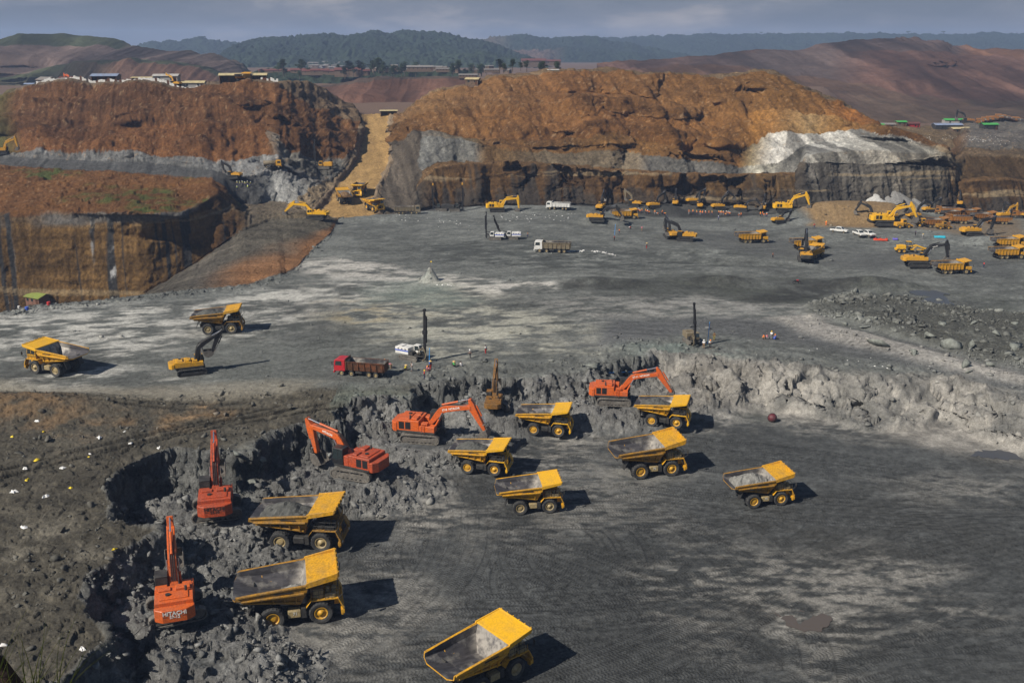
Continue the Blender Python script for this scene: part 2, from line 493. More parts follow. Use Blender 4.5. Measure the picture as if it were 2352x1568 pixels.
b0 = np.array([on_bench(a, b) for a, b in B0])
y0 = np.interp(T, b0[:, 0] / b0[:, 1], b0[:, 1])
lines = []
prev = y0
for L in (B1, B2, B3, B4, B5, B6, B7, B8):
    yy, zz = line_on(T, L)
    yy = np.maximum(yy, prev + 1.0)
    lines.append((yy, zz))
    prev = yy
for yv, zv in FAR:
    low = -51.0 if yv < 700 else -62.0 if yv < 1000 else (-52.0 if yv < 2000 else zv)
    lines.append((np.maximum(np.full(NC, yv), prev + 1), zv + (low - zv) * smooth(0.30, 0.36, T)))
    prev = lines[-1][0]

# rows: even in log distance over the near ground, by length of the profile beyond it
NRN = 700
NRF = NR - NRN
sN = np.linspace(0, 1, NRN)[:, None]
Yn = 62.0 * (y0[None, :] / 62.0) ** sN
zN, mk = near_height((T[None, :] * Yn).ravel(), Yn.ravel())
Zn = zN.reshape(NRN, NC)
BY = np.stack([y0] + [l[0] for l in lines]); BZ = np.stack([Zn[-1]] + [l[1] for l in lines])
seglen = np.sqrt(np.diff(BY, axis=0) ** 2 + (2.6 * np.diff(BZ, axis=0)) ** 2) / BY[1:]
seglen[8:] *= 0.12
seglen += 0.004
ker = np.ones(41) / 41
seglen = np.stack([np.convolve(np.pad(q, 20, mode='edge'), ker, 'valid') for q in seglen])
cum = np.concatenate([np.zeros((1, NC)), np.cumsum(seglen, 0)])
Kf = np.empty((NRF, NC)); Yf_ = np.empty((NRF, NC)); Zf_ = np.empty((NRF, NC))
kk_ = np.arange(len(BY))
for c in range(NC):
    q = np.linspace(0, cum[-1, c], NRF + 1)[1:]
    kq = np.interp(q, cum[:, c], kk_)
    Kf[:, c] = kq
    Yf_[:, c] = np.interp(kq, kk_, BY[:, c]); Zf_[:, c] = np.interp(kq, kk_, BZ[:, c])
Yg = np.concatenate([Yn, Yf_]); Zg = np.concatenate([Zn, Zf_])
Kg = np.concatenate([np.broadcast_to(sN * 0.999, Yn.shape), 1 + Kf - 1e-4])
Xg = T[None, :] * Yg

# the haul ramp cut through the saddle
RAMP = [(865, 266, 502), (868, 320, 463), (858, 370, 432), (825, 420, 405), (802, 470, 381), (795, 496, 368)]
RW = [6.0, 7.0, 7.6, 8.2, 9.5, 12.0]
ramp_p = []
for a, b, c in RAMP:
    t, r = ray(a, b)
    ramp_p.append((float(t) * c, c, float(r) * c))
ramp_p = np.array(ramp_p)
ramp_m = np.zeros(Xg.shape); ramp_d = np.full(Xg.shape, 99.0); ramp_z = np.zeros(Xg.shape); ramp_s = np.zeros(Xg.shape)
sub = (Yg > 340) & (Yg < 530) & (np.abs(Xg + 62) < 70)
xs_, ys_ = Xg[sub], Yg[sub]
best = np.full(xs_.shape, 1e9); zz_ = np.zeros(xs_.shape); ww_ = np.ones(xs_.shape); side = np.zeros(xs_.shape)
for i in range(len(ramp_p) - 1):
    a, b = ramp_p[i], ramp_p[i + 1]
    ex, ey = b[0] - a[0], b[1] - a[1]
    t = np.clip(((xs_ - a[0]) * ex + (ys_ - a[1]) * ey) / (ex * ex + ey * ey), 0, 1)
    d = np.hypot(xs_ - a[0] - t * ex, ys_ - a[1] - t * ey)
    m = d < best
    best[m] = d[m]; zz_[m] = (a[2] + t * (b[2] - a[2]))[m]; ww_[m] = (RW[i] + t * (RW[i + 1] - RW[i]))[m]
    side[m] = (xs_ - a[0] - t * ex)[m]
dd = best - ww_ + 0.8 * noise(xs_ * 0.2, ys_ * 0.2, seed=71)
w_in = 1 - smooth(-0.5, 1.5, dd)
zold = Zg[sub]
bank = np.where(zold > zz_, zz_ + np.maximum(dd, 0) * np.where(side < 0, 0.58, 0.95), zz_ - np.maximum(dd, 0) * 0.85)
znew = np.where(zold > zz_, np.minimum(zold, bank), np.maximum(zold, bank))
# low windrow along the ramp's edges
znew += 1.0 * np.exp(-((dd - 0.3) / 0.9) ** 2)
Zg[sub] = znew
ramp_m[sub] = w_in
ramp_d[sub] = dd
ramp_z[sub] = side

_, mk = near_height(Xg.ravel(), Yg.ravel())
for k_ in mk:
    mk[k_] = mk[k_].reshape(Xg.shape)
near = Kg < 1.0
is_pit = mk['floor'] * near

# spurs and buttresses standing out of the far faces
SPURS = [([(1150, 245), (1250, 270), (1330, 300), (1390, 335)], 10, 12), ([(1060, 235), (1090, 300)], 6, 9), ([(1000, 250), (1030, 300)], 5, 8),
         ([(1290, 240), (1280, 300), (1300, 345)], 6, 9), ([(1480, 200), (1500, 270), (1560, 350)], 8, 12), ([(1660, 190), (1690, 260), (1640, 335)], 9, 14),
         ([(1560, 180), (1570, 250)], 6, 10), ([(1760, 170), (1800, 230), (1850, 262)], 8, 13), ([(1400, 180), (1430, 230)], 5, 9), ([(1180, 350), (1200, 378)], 4, 7),
         ([(1480, 395), (1490, 468)], 4, 9), ([(1250, 380), (1245, 470)], 3, 7), ([(1640, 400), (1650, 470)], 3, 8), ([(1740, 400), (1745, 472)], 3, 7), ([(1380, 390), (1385, 468)], 3, 6), ([(1110, 376), (1105, 475)], 3, 6),
         ([(380, 200), (420, 260), (560, 335)], 9, 13), ([(250, 200), (240, 275)], 6, 9), ([(150, 200), (160, 285)], 6, 9), ([(330, 205), (320, 285)], 5, 8),
         ([(480, 200), (470, 290)], 6, 9), ([(640, 200), (700, 295)], 5, 10), ([(560, 195), (590, 275)], 6, 9), ([(90, 205), (110, 300)], 5, 8),
         ([(500, 420), (520, 500)], 8, 7), ([(455, 410), (470, 500)], 7, 7), ([(400, 410), (415, 490)], 5, 7), ([(340, 420), (350, 490)], 3, 6)]
spy = np.zeros(Xg.shape)
for pts, amp_, wid in SPURS:
    cs = []
    for a, b in pts:
        t, r = ray(a, b)
        c = int(round(column(float(t))))
        i = np.argmin(np.abs(Zg[:, c] / Yg[:, c] - float(r)) + 10 * (Kg[:, c] < 1.5))
        cs.append((Xg[i, c], Zg[i, c]))
    bx0, bx1 = min(q[0] for q in cs) - wid, max(q[0] for q in cs) + wid
    m = (Xg > bx0) & (Xg < bx1) & (Kg > 1.6) & (Kg < 9)
    px_, pz_ = Xg[m], Zg[m]
    px_ = px_ + 2.5 * noise(px_ * .12, pz_ * .2, seed=61)
    bd = np.full(px_.shape, 1e9)
    for (ax, az), (bx, bz) in zip(cs[:-1], cs[1:]):
        ex, ez = bx - ax, bz - az
        t = np.clip(((px_ - ax) * ex + (pz_ - az) * ez) / (ex * ex + ez * ez + 1e-9), 0, 1)
        side_ = np.where((px_ - ax - t * ex) > 0, 0.75, 1.25)
        bd = np.minimum(bd, np.hypot((px_ - ax - t * ex) / side_, (pz_ - az - t * ez) * .8))
    spy[m] = np.maximum(spy[m], amp_ * np.clip(1 - bd / wid, 0, 1))
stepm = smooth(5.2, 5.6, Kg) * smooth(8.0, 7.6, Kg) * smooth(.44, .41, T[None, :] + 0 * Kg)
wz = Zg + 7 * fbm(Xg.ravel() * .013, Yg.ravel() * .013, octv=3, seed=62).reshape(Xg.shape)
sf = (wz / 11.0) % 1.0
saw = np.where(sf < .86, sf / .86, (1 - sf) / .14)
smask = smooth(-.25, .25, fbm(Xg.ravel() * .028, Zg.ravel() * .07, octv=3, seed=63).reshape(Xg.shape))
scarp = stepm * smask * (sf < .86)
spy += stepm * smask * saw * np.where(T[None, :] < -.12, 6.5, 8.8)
Yg = Yg - spy * (1 - ramp_m)

# ---------------------------------------------------------------- roughness
P = np.stack([Xg, Yg, Zg], -1)
N = grid_normals(P)
N[N[..., 2] < 0] *= -1
nz = N[..., 2]
xf, yf, zf_ = Xg.ravel().astype(np.float32), Yg.ravel().astype(np.float32), Zg.ravel().astype(np.float32)
seg = np.floor(Kg).astype(int)
rough = np.zeros(Xg.shape)
rough = np.where(near & (mk['sd'] < 0), 0.05, rough)
terr = smooth(0.0, 1.0, in_poly(xf, yf, quad([(-160, 900), (200, 905), (480, 905), (800, 890), (960, 885), (960, 960), (700, 1000), (420, 1060), (420, 1568), (-160, 1640)], on_bench), 5, 3).reshape(Xg.shape)) * near * (mk['sd'] < 1.0)
rimz = smooth(-14, -2, mk['sd']) * (mk['sd'] < 0) * near
rough = np.maximum(rough, 0.30 * terr)
rough = np.maximum(rough, 0.32 * rimz)
rough = np.maximum(rough, 0.42 * mk['bould'] * near)
pale_m = in_poly(xf, yf, PALE_WALL, 3, 3).reshape(Xg.shape) * near
rough = np.maximum(rough, (0.8 - 0.42 * pale_m) * mk['wall'] * near)
rough = np.maximum(rough, 0.75 * mk['heap'] * near * is_pit)
rough = np.where(near & (mk['sd'] > 0), np.maximum(rough, 0.05), rough)
edge0 = smooth(10, 1, np.abs(Yg - y0[None, :])) * (T[None, :] < -0.17)
rough = np.maximum(rough, 0.4 * edge0)
far_r = np.interp(np.clip(Kg, 1, 9), [1, 2, 2.02, 3, 4, 5, 6, 7, 8, 9], [0.4, 0.4, 0.55, 0.55, 0.5, 0.6, 0.8, 0.9, 0.5, 0.4])
rough = np.where(~near & (Kg < 9.5), far_r * (1 - 0.92 * ramp_m), rough)
road4 = (seg == 4) & (T[None, :] < -0.265)
rough = np.where(road4, 0.12, rough)
rough = np.where((seg == 1) & (T[None, :] > -0.12), 0.12, rough)

shape = Xg.shape
big = fbm(xf, yf, zf_, f=0.055, octv=3, seed=101).reshape(shape)
mid = fbm(xf, yf, zf_, f=0.22, octv=3, seed=111, ridged=True).reshape(shape)
fine = fbm(xf, yf, zf_, f=0.8, octv=3, seed=121, ridged=True).reshape(shape)
disp = np.zeros(shape)
steep_far = (~near) * (1 - nz)
disp += np.where(near, 0.0, 1.0) * (big * np.where(seg >= 5, 4.2, 2.2) + mid * 0.9 + fine * 0.34) * rough * (Kg < 9.5)
ledge = fbm(zf_ * 0.16 + 0.02 * xf, xf * 0.014, None, octv=3, seed=151).reshape(shape)
disp += (~near) * (seg >= 6) * (Kg < 9) * ledge * 2.2 * (1 - ramp_m)
# flutes running down the faces: noise stretched along the fall line
arc = (xf * 1.0 + yf * 0.25)
fl = fbm(arc * 0.20, zf_ * 0.025, None, f=1.0, octv=4, seed=131, gain=0.6, ridged=True).reshape(shape)
fl2 = fbm(arc * 0.055, zf_ * 0.012, None, f=1.0, octv=3, seed=137, gain=0.6, ridged=True).reshape(shape)
flute = ((seg == 2) | (seg == 7) | (seg == 8) | (seg == 6) | (seg == 4) | (seg == 5)) * (~near) * (Kg < 9) * (1 - ramp_m)
fl_amp = np.where(seg == 2, np.where(T[None, :] < -0.285, 0.2, 1.2), np.where(seg >= 7, 1.3, 1.0))
fl4 = fbm(arc * 0.42 + .05 * zf_, zf_ * 0.05, None, octv=3, seed=139, gain=.6, ridged=True).reshape(shape)
disp += flute * fl * fl_amp * np.clip(1.4 - nz, 0, 1)
disp += flute * fl4 * .75 * np.where((seg == 2) & (T[None, :] < -.285), .25, 1.0) * np.clip(1.3 - nz, 0, 1) * (seg != 4)
disp += flute * fl2 * np.where(seg >= 6, 4.6, 2.6) * np.where((seg == 2) & (T[None, :] < -0.30), 0.25, 1.0) * np.clip(1.3 - nz, 0, 1) * (seg != 4)
nm = near.ravel()
selF = ((~near) & (Kg < 9) & (ramp_m < .5)).ravel()
fb = np.zeros(nm.shape)
fb[selF] = facets3(xf[selF] + 2.5 * noise(xf[selF] * .12, yf[selF] * .12, zf_[selF] * .12, seed=8), yf[selF], zf_[selF] * 1.5, 7.5, 231) * 2.0 + facets3(xf[selF], yf[selF], zf_[selF] * 1.2, 3.0, 241) * 0.9
fb = fb.reshape(shape)
disp += fb * np.where(seg == 2, np.where(T[None, :] < -.29, .16, .34), np.where(seg == 1, .25, np.where((T[None, :] > .27) & (seg < 6), .25, .7))) * np.clip(1.5 - nz, 0, 1) * (~road4)
fc = np.zeros(shape); fcs = np.zeros(shape)
sel = (near & (rough > 0.12)).ravel()
fcv = facets3(xf[sel] + 0.5 * noise(xf[sel], yf[sel], zf_[sel], seed=5), yf[sel], zf_[sel] * 1.15, 1.9, 201)
fcw = facets3(xf[sel] + 0.25 * noise(xf[sel] * 2, yf[sel] * 2, zf_[sel] * 2, seed=6), yf[sel], zf_[sel], 0.85, 211)
fcb = facets3(xf[sel] + 1.2 * noise(xf[sel] * .4, yf[sel] * .4, zf_[sel] * .4, seed=7), yf[sel], zf_[sel] * 1.3, 4.2, 221)
tmp = np.zeros(nm.shape); tmp[sel] = fcb; fcl = tmp.reshape(shape)
tmp = np.zeros(nm.shape); tmp[sel] = fcv; fc = tmp.reshape(shape)
tmp = np.zeros(nm.shape); tmp[sel] = fcw; fcs = tmp.reshape(shape)
disp += near * rough * (fcl * 1.5 * (mk['wall'] > 0.3) + fc * 1.0 + fcs * 0.45 + big * 0.7 + mid * 0.3 + fine * 0.12)
lumps = fbm(xf, yf, f=0.10, octv=4, seed=141).reshape(shape)
pw_ = pale_m * np.clip(mk['wall'] * 1.2, 0, 1)
disp += pw_ * (1.5 * fbm(xf, yf, zf_, f=.16, octv=3, seed=161, ridged=True).reshape(shape) + .8 * fcl)
disp += near * (rough <= 0.12) * (lumps * 0.16 + fine * 0.03)
P = P + N * disp[..., None]

# ---------------------------------------------------------------- colour of the ground itself
def stops(kx):
    """colour stops along X for one stretch between breaklines -> (n, 3) over the columns"""
    tt = [float(ray(a, 400)[0]) for a, c in kx]
    return np.stack([np.interp(T, tt, [c[i] for a, c in kx]) for i in range(3)], -1)

G = (0.10, 0.102, 0.098)
SEGC = {
 1: stops([(-300, (.08, .07, .055)), (330, (.085, .075, .06)), (460, (.10, .09, .075)), (560, (.095, .085, .068)), (757, (.10, .09, .07)), (800, (.13, .11, .08)), (900, (.08, .08, .075)), (1000, (.07, .07, .068)), (2180, (.08, .078, .07)), (2230, (.13, .09, .05)), (2700, (.12, .085, .05))]),
 2: stops([(-300, (.19, .115, .05)), (430, (.19, .115, .05)), (480, (.16, .085, .035)), (540, (.12, .07, .035)), (565, (.12, .10, .075)), (740, (.15, .12, .08)), (800, (.16, .11, .06)), (870, (.07, .06, .045)), (960, (.055, .048, .04)), (1010, (.12, .07, .032)), (1400, (.12, .07, .035)), (1500, (.16, .09, .038)), (1830, (.13, .085, .045)), (1850, (.10, .092, .08)), (2150, (.10, .088, .07)), (2190, (.10, .06, .03)), (2700, (.09, .055, .03))]),
 3: stops([(-300, (.22, .105, .042)), (520, (.22, .105, .042)), (560, (.14, .115, .085)), (720, (.16, .13, .095)), (780, (.2, .14, .07)), (900, (.07, .06, .05)), (1000, (.2, .12, .06)), (1350, (.19, .115, .06)), (1500, (.2, .115, .055)), (1830, (.2, .115, .055)), (1850, (.30, .285, .25)), (2160, (.27, .24, .19)), (2200, (.2, .12, .06)), (2700, (.18, .11, .055))]),
 4: stops([(-300, (.10, .10, .098)), (500, (.08, .08, .078)), (550, (.035, .035, .036)), (590, (.06, .06, .06)), (640, (.24, .24, .23)), (700, (.22, .215, .20)), (740, (.17, .13, .085)), (800, (.2, .17, .12)), (880, (.2, .18, .15)), (930, (.085, .08, .07)), (960, (.15, .15, .14)), (1090, (.14, .135, .12)), (1120, (.2, .12, .055)), (1250, (.16, .125, .085)), (1460, (.15, .12, .085)), (1490, (.105, .10, .09)), (1700, (.105, .10, .09)), (1725, (.34, .32, .26)), (1790, (.13, .125, .11)), (1835, (.15, .145, .13)), (1860, (.40, .39, .36)), (2120, (.33, .31, .26)), (2180, (.2, .15, .09)), (2215, (.10, .065, .035)), (2700, (.09, .06, .035))]),
 5: stops([(-300, (.14, .14, .137)), (400, (.135, .135, .13)), (560, (.19, .19, .185)), (700, (.22, .215, .205)), (780, (.2, .17, .12)), (880, (.2, .15, .09)), (950, (.16, .15, .135)), (1090, (.17, .13, .08)), (1120, (.24, .13, .055)), (1400, (.24, .13, .05)), (1690, (.25, .13, .05)), (1720, (.3, .24, .15)), (1770, (.46, .44, .40)), (2050, (.47, .455, .41)), (2130, (.33, .27, .19)), (2180, (.17, .11, .06)), (2220, (.14, .10, .065)), (2700, (.12, .09, .06))]),
 6: stops([(-300, (.22, .10, .042)), (620, (.23, .105, .042)), (650, (.15, .14, .12)), (790, (.14, .135, .12)), (830, (.22, .12, .055)), (930, (.24, .125, .05)), (1400, (.25, .12, .045)), (1680, (.26, .13, .045)), (1720, (.40, .20, .06)), (1760, (.36, .19, .07)), (1840, (.38, .26, .14)), (1900, (.36, .20, .075)), (1980, (.36, .19, .07)), (2040, (.24, .12, .045)), (2190, (.16, .09, .045)), (2215, (.10, .09, .078)), (2700, (.10, .09, .078))]),
 7: stops([(-300, (.14, .07, .034)), (300, (.145, .07, .033)), (600, (.17, .082, .037)), (830, (.20, .098, .042)), (920, (.24, .14, .07)), (1000, (.25, .14, .065)), (1300, (.255, .125, .05)), (1560, (.27, .14, .055)), (1800, (.23, .12, .042)), (1870, (.24, .12, .042)), (1930, (.40, .17, .05)), (2000, (.26, .125, .042)), (2190, (.18, .10, .05)), (2215, (.105, .095, .085)), (2700, (.10, .09, .08))]),
 8: stops([(-300, (.14, .11, .08)), (800, (.17, .12, .08)), (1000, (.19, .13, .08)), (2190, (.15, .11, .07)), (2215, (.10, .092, .08)), (2700, (.10, .092, .08))]),
}
def tone(c):
    c = np.asarray(c, float); g = c.mean(-1, keepdims=True)
    k = np.clip((c[..., :1] / (c[..., 2:] + 1e-6) - 1.3) / 1.5, 0, 1)      # only the earth browns
    return c * (1 - 0.38 * k) * np.where(np.arange(3) == 2, 1 - .20 * k, np.where(np.arange(3) == 1, 1 - .04 * k, 1.0))
SEGC = {a: tone(b) for a, b in SEGC.items()}
Cc = np.zeros(shape + (3,)); Cc[:] = (.12, .10, .075)
Kw = Kg + 0.10 * big * (~near) * (Kg < 8.8)            # ragged contacts between the beds
segw = np.clip(np.floor(Kw).astype(int), 1, 99)
for k_, tab in SEGC.items():
    m = (~near) & (segw == k_)
    Cc[m] = np.broadcast_to(tab[None], Cc.shape)[m]
m = (~near) & (Kg >= 9)
Cc[m] = (.13, .085, .06)

n1 = fbm(xf, yf, zf_, f=0.04, octv=4, seed=301).reshape(shape)
n2 = fbm(xf, yf, zf_, f=0.35, octv=4, seed=311).reshape(shape)
strata = (fbm(xf * 0.012, yf * 0.012, zf_ * 0.42, octv=4, seed=321, gain=0.65)).reshape(shape)
streak = fbm(arc * 0.36, zf_ * 0.008, None, octv=3, seed=331).reshape(shape)
streak2 = fbm(arc * 0.5, zf_ * 0.03, None, octv=3, seed=341).reshape(shape)
far_ = (~near) & (Kg < 9)
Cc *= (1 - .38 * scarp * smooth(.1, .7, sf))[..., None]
fl3 = fbm(arc * 0.9 + .15 * zf_, zf_ * 0.10, None, octv=3, seed=345, gain=.65).reshape(shape)
spf = fbm(xf, yf, zf_, f=1.1, octv=2, seed=346, gain=.7).reshape(shape)
Cc *= np.where(far_, np.exp(0.36 * n1 + 0.38 * n2 + 0.18 * streak2 + 0.55 * fl3 * np.where((seg == 2) & (T[None, :] < -.285), .3, 1.0) * np.clip(1.35 - nz, 0, 1) + 0.45 * spf), 1.0)[..., None]
cliff = far_ & (seg == 2)
Cc *= np.where(cliff, np.exp(0.9 * strata), np.where(far_ & (seg >= 4) & (seg <= 7) & (T[None, :] > -0.1), np.exp(0.35 * strata), 1.0))[..., None]
left_cl = cliff & (T[None, :] < -0.285)
right_cl = cliff & (T[None, :] > -0.07)
wet = smooth(0.24, 0.36, streak) * left_cl
Cc = Cc * (1 - wet[..., None]) + wet[..., None] * np.array((.035, .034, .034))
drip = smooth(0.12, 0.3, streak2) * wet * smooth(-0.05, 0.25, n2)
Cc = Cc * (1 - drip[..., None]) + drip[..., None] * np.array((.42, .42, .42))
wet2 = smooth(-0.05, 0.3, streak + 0.5 * strata + 0.8 * smooth(2.75, 2.0, Kg) - 0.25) * right_cl
Cc = Cc * (1 - 0.8 * wet2[..., None]) + 0.8 * wet2[..., None] * np.array((.045, .04, .034))
pale = smooth(0.30, 0.42, strata) * cliff * 0.6
Cc = Cc * (1 - pale[..., None]) + pale[..., None] * np.array((.26, .2, .12))
# scattered pale stones in the brown talus
stone = smooth(0.42, 0.6, fbm(xf, yf, zf_, f=0.9, octv=2, seed=351).reshape(shape)) * far_ * ((seg >= 3) & (seg != 4)) * 0.38
Cc = Cc * (1 - stone[..., None]) + stone[..., None] * np.array((.42, .29, .17))
# grey cap bed over the left striped cliff, and the green on the rubble
cap = (smooth(2.86, 2.92, Kw) * smooth(3.03, 2.97, Kw) * smooth(0.0, 0.3, n1 + 0.2)) * (T[None, :] < -0.29) * (~near)
Cc = Cc * (1 - 0.8 * cap[..., None]) + 0.8 * cap[..., None] * np.array((.14, .14, .135))
green = smooth(0.12, 0.4, fbm(xf, yf, f=0.05, octv=4, seed=361).reshape(shape)) * ((seg == 3) & (T[None, :] < -0.27)) * smooth(0.0, 0.25, n2 + 0.15)
Cc = Cc * (1 - green[..., None]) + green[..., None] * np.array((.07, .085, .022))
gl = smooth(-0.47, -0.50, T[None, :] + 0.01 * n1) * ((seg >= 6) & (seg <= 8))
Cc = Cc * (1 - gl[..., None]) + gl[..., None] * np.array((.085, .08, .025))
# orange band along the bench's left edge
o_b = (seg == 1) * smooth(1.55, 1.15, Kg + 0.25 * n1) * smooth(-0.33, -0.27, T[None, :]) * (T[None, :] < -0.165)
Cc = Cc * (1 - 0.85 * o_b[..., None]) + 0.85 * o_b[..., None] * np.array((.25, .12, .05))
# white gravel runs on the right-hand dump
wst = smooth(-0.1, 0.3, fbm(arc * 0.22 + zf_ * 0.12, zf_ * 0.03, None, octv=3, seed=371).reshape(shape)) * ((seg == 4) | (seg == 5) | (seg == 3)) * (T[None, :] > 0.27) * (T[None, :] < 0.415)
Cc *= (1 - 0.58 * wst)[..., None]
fk = (seg == 1) * (T[None, :] < -.165)
Cc *= np.where(fk, np.exp(0.7 * fbm(yf * .22 + xf * .06, xf * .02, None, octv=4, seed=381).reshape(shape)), 1.0)[..., None]
disp += fk * 1.2 * fbm(yf * .12 + xf * .03, xf * .02, None, octv=3, seed=382, ridged=True).reshape(shape)
# ramp
rc = np.array((.33, .21, .085)) * np.exp(0.35 * n2 + 0.25 * streak2)[..., None]
Cc = Cc * (1 - ramp_m[..., None]) + ramp_m[..., None] * rc
ebank = (ramp_d > 0.8) & (ramp_d < np.where(ramp_z < 0, 7, 16) * (1 + .5 * n1)) & (~near) & (seg < 6)
eb_l = ebank & (ramp_z < 0)
Cc[eb_l] = (np.array((.25, .19, .12)) * np.exp(0.5 * streak2 + 0.4 * n2)[..., None])[eb_l]
eb_r = ebank & (ramp_z > 0)
Cc[eb_r] = (np.array((.075, .062, .048)) * np.exp(0.9 * streak2 + 0.7 * n1)[..., None])[eb_r]
wr = (np.abs(ramp_d - 0.4) < 1.3) & (~near) & (seg < 8)
Cc[wr] = (np.array((.20, .15, .10)) * np.exp(0.5 * n2)[..., None])[wr]

# ---- near ground
xs2 = (xf * 0.9 + yf * 0.25); ys2 = (yf * 0.95 - xf * 0.2)
sm1 = fbm(xs2 * 0.045, ys2 * 0.085, None, octv=5, seed=401, gain=0.6).reshape(shape)      # smears across the bench
sm2 = fbm(xs2 * 0.22, ys2 * 0.45, None, octv=4, seed=411, gain=0.62).reshape(shape)
pat = fbm(xf, yf, f=0.03, octv=4, seed=421).reshape(shape)
def lerp(c, w):
    global Cc
    Cc = Cc * (1 - w[..., None]) + w[..., None] * np.asarray(c)
bench = near & (mk['sd'] <= 0)
Cb = np.zeros(shape + (3,)); Cb[:] = (.112, .117, .110)
spk = fbm(xf, yf, f=0.9, octv=3, seed=451, gain=.7).reshape(shape)
Cb *= np.exp(0.45 * sm1 + 0.40 * sm2 + 0.35 * n2 + 0.35 * spk)[..., None]
Cc = np.where(bench[..., None], Cb, Cc)
nb = bench.astype(float)
def zone(pts, soft, wob, f=on_bench, seed=5):
    Pq = quad(pts, f)
    x0, x1, yy0, yy1 = Pq[:, 0].min() - 12, Pq[:, 0].max() + 12, Pq[:, 1].min() - 20, Pq[:, 1].max() + 20
    m = ((xf > x0) & (xf < x1) & (yf > yy0) & (yf < yy1))
    o = np.zeros(xf.shape, np.float32)
    if m.any():
        o[m] = in_poly(xf[m], yf[m], Pq, soft, wob, seed)
    return o.reshape(shape)
pz1 = zone([(-60, 735), (240, 700), (470, 690), (640, 660), (760, 640), (960, 660), (700, 760), (420, 800), (330, 870), (40, 900), (-60, 830)], 9, 8)
lerp((.45, .44, .405), nb * pz1 * smooth(-0.25, 0.35, sm2 + 0.5 * sm1) * 0.8)
pz2 = zone([(690, 600), (760, 590), (1000, 630), (1230, 650), (1320, 665), (1150, 680), (960, 655), (720, 632)], 4, 5)
lerp((.44, .42, .385), nb * pz2 * smooth(-0.3, 0.3, sm2) * 0.85)
pz3 = zone([(770, 720), (1000, 640), (1150, 690), (1320, 740), (1330, 800), (1050, 830), (820, 800)], 9, 8)
lerp((.37, .36, .30), nb * pz3 * smooth(-0.3, 0.3, sm2 + 0.3 * sm1) * 0.75)
pz4 = zone([(760, 690), (900, 690), (950, 730), (800, 745), (730, 720)], 6, 8, seed=8)
lerp((.30, .235, .12), nb * pz4 * smooth(-0.1, 0.35, sm2) * 0.55)
pz5 = zone([(1250, 690), (1560, 670), (1800, 690), (1850, 730), (1600, 735), (1420, 725), (1330, 740)], 6, 6)
lerp((.30, .29, .27), nb * pz5 * smooth(-0.3, 0.3, sm2) * 0.6)
rd = zone([(1330, 790), (1400, 730), (1700, 730), (1880, 745), (2100, 790), (2352, 850), (2420, 880), (2400, 930), (2180, 860), (1950, 810), (1760, 775), (1600, 765), (1480, 790)], 4, 3)
lerp((.10, .102, .104), nb * rd * 0.85)
dk = zone([(960, 560), (1200, 545), (1500, 580), (1700, 590), (1500, 620), (1200, 615), (1000, 600)], 6, 8)
lerp((.05, .054, .052), nb * dk * smooth(-0.15, 0.3, -sm2 + 0.15) * 0.75)
dk2 = zone([(1330, 655), (1500, 640), (1750, 660), (1900, 690), (1720, 690), (1450, 670)], 5, 6)
lerp((.052, .055, .05), nb * dk2 * 0.7)
dk3 = zone([(1480, 640), (1650, 632), (2060, 645), (2350, 690), (2352, 735), (2060, 690), (1850, 700), (1700, 690)], 5, 6, seed=9)
lerp((.06, .064, .055), nb * dk3 * smooth(-0.3, 0.2, sm1 + 0.1) * 0.75)
dk4 = zone([(1500, 545), (1720, 530), (1900, 570), (2300, 600), (2400, 640), (2000, 620), (1700, 580)], 6, 8, seed=10)
lerp((.07, .072, .072), nb * dk4 * 0.6)
tl = zone([(850, 655), (960, 640), (1080, 690), (980, 715), (850, 690)], 6, 7, seed=12)
lerp((.14, .165, .145), nb * tl * 0.7)
tp = zone([(1830, 490), (1870, 478), (1960, 485), (2040, 495), (2080, 520), (2000, 525), (1860, 518)], 3, 3, seed=22)
lerp((.20, .13, .06), nb * tp * 0.9)
tp2 = zone([(2080, 505), (2200, 500), (2352, 505), (2352, 540), (2250, 545), (2120, 528)], 4, 4, seed=23)
lerp((.15, .105, .06), nb * tp2 * 0.7)
for pts in ([(1800, 648), (1900, 640), (2060, 642), (2075, 662), (1960, 668), (1780, 692)], [(1590, 642), (1650, 636), (1725, 642), (1720, 660), (1585, 662)], [(1290, 655), (1380, 642), (1500, 645), (1480, 664), (1300, 668)], [(1690, 690), (1800, 668), (1960, 645), (1990, 655), (1850, 690), (1740, 700)]):
    lerp((.038, .039, .037), nb * zone(pts, 2.5, 3, seed=pts[0][0] % 37) * smooth(-.5, .1, n2) * .85)
vd = zone([(1430, 488), (1480, 484), (1700, 486), (1800, 492), (1850, 500), (1700, 502), (1500, 498)], 2.5, 2, seed=31)
lerp((.028, .028, .028), nb * vd * 0.85)
tl2 = zone([(1480, 800), (1560, 775), (1720, 800), (1760, 825), (1560, 812)], 5, 4, seed=13)
lerp((.16, .21, .19), nb * tl2 * 0.7 * smooth(-0.3, 0.3, sm2))
bl = zone([(600, 700), (760, 710), (830, 790), (700, 790), (560, 740)], 6, 8, seed=14)
lerp((.055, .058, .056), nb * bl * smooth(-0.2, 0.3, sm1) * 0.8)
dk5 = zone([(380, 800), (760, 770), (960, 850), (780, 890), (480, 880), (300, 860)], 8, 8, seed=15)
lerp((.10, .105, .098), nb * dk5 * 0.7)
br = in_poly(xf, yf, BERM, 2.5, 2.5).reshape(shape)
lerp((.36, .34, .31), nb * br * (0.75 + 0.2 * n2))
lerp((.15, .155, .14), nb * mk['bould'] * 0.8)
wp = zone([(1700, 930), (1800, 925), (1830, 950), (1780, 975), (1700, 965)], 2.5, 3, lambda a, b: on_plane(a, b, Z_FLOOR), 33)
wet_fl = wp
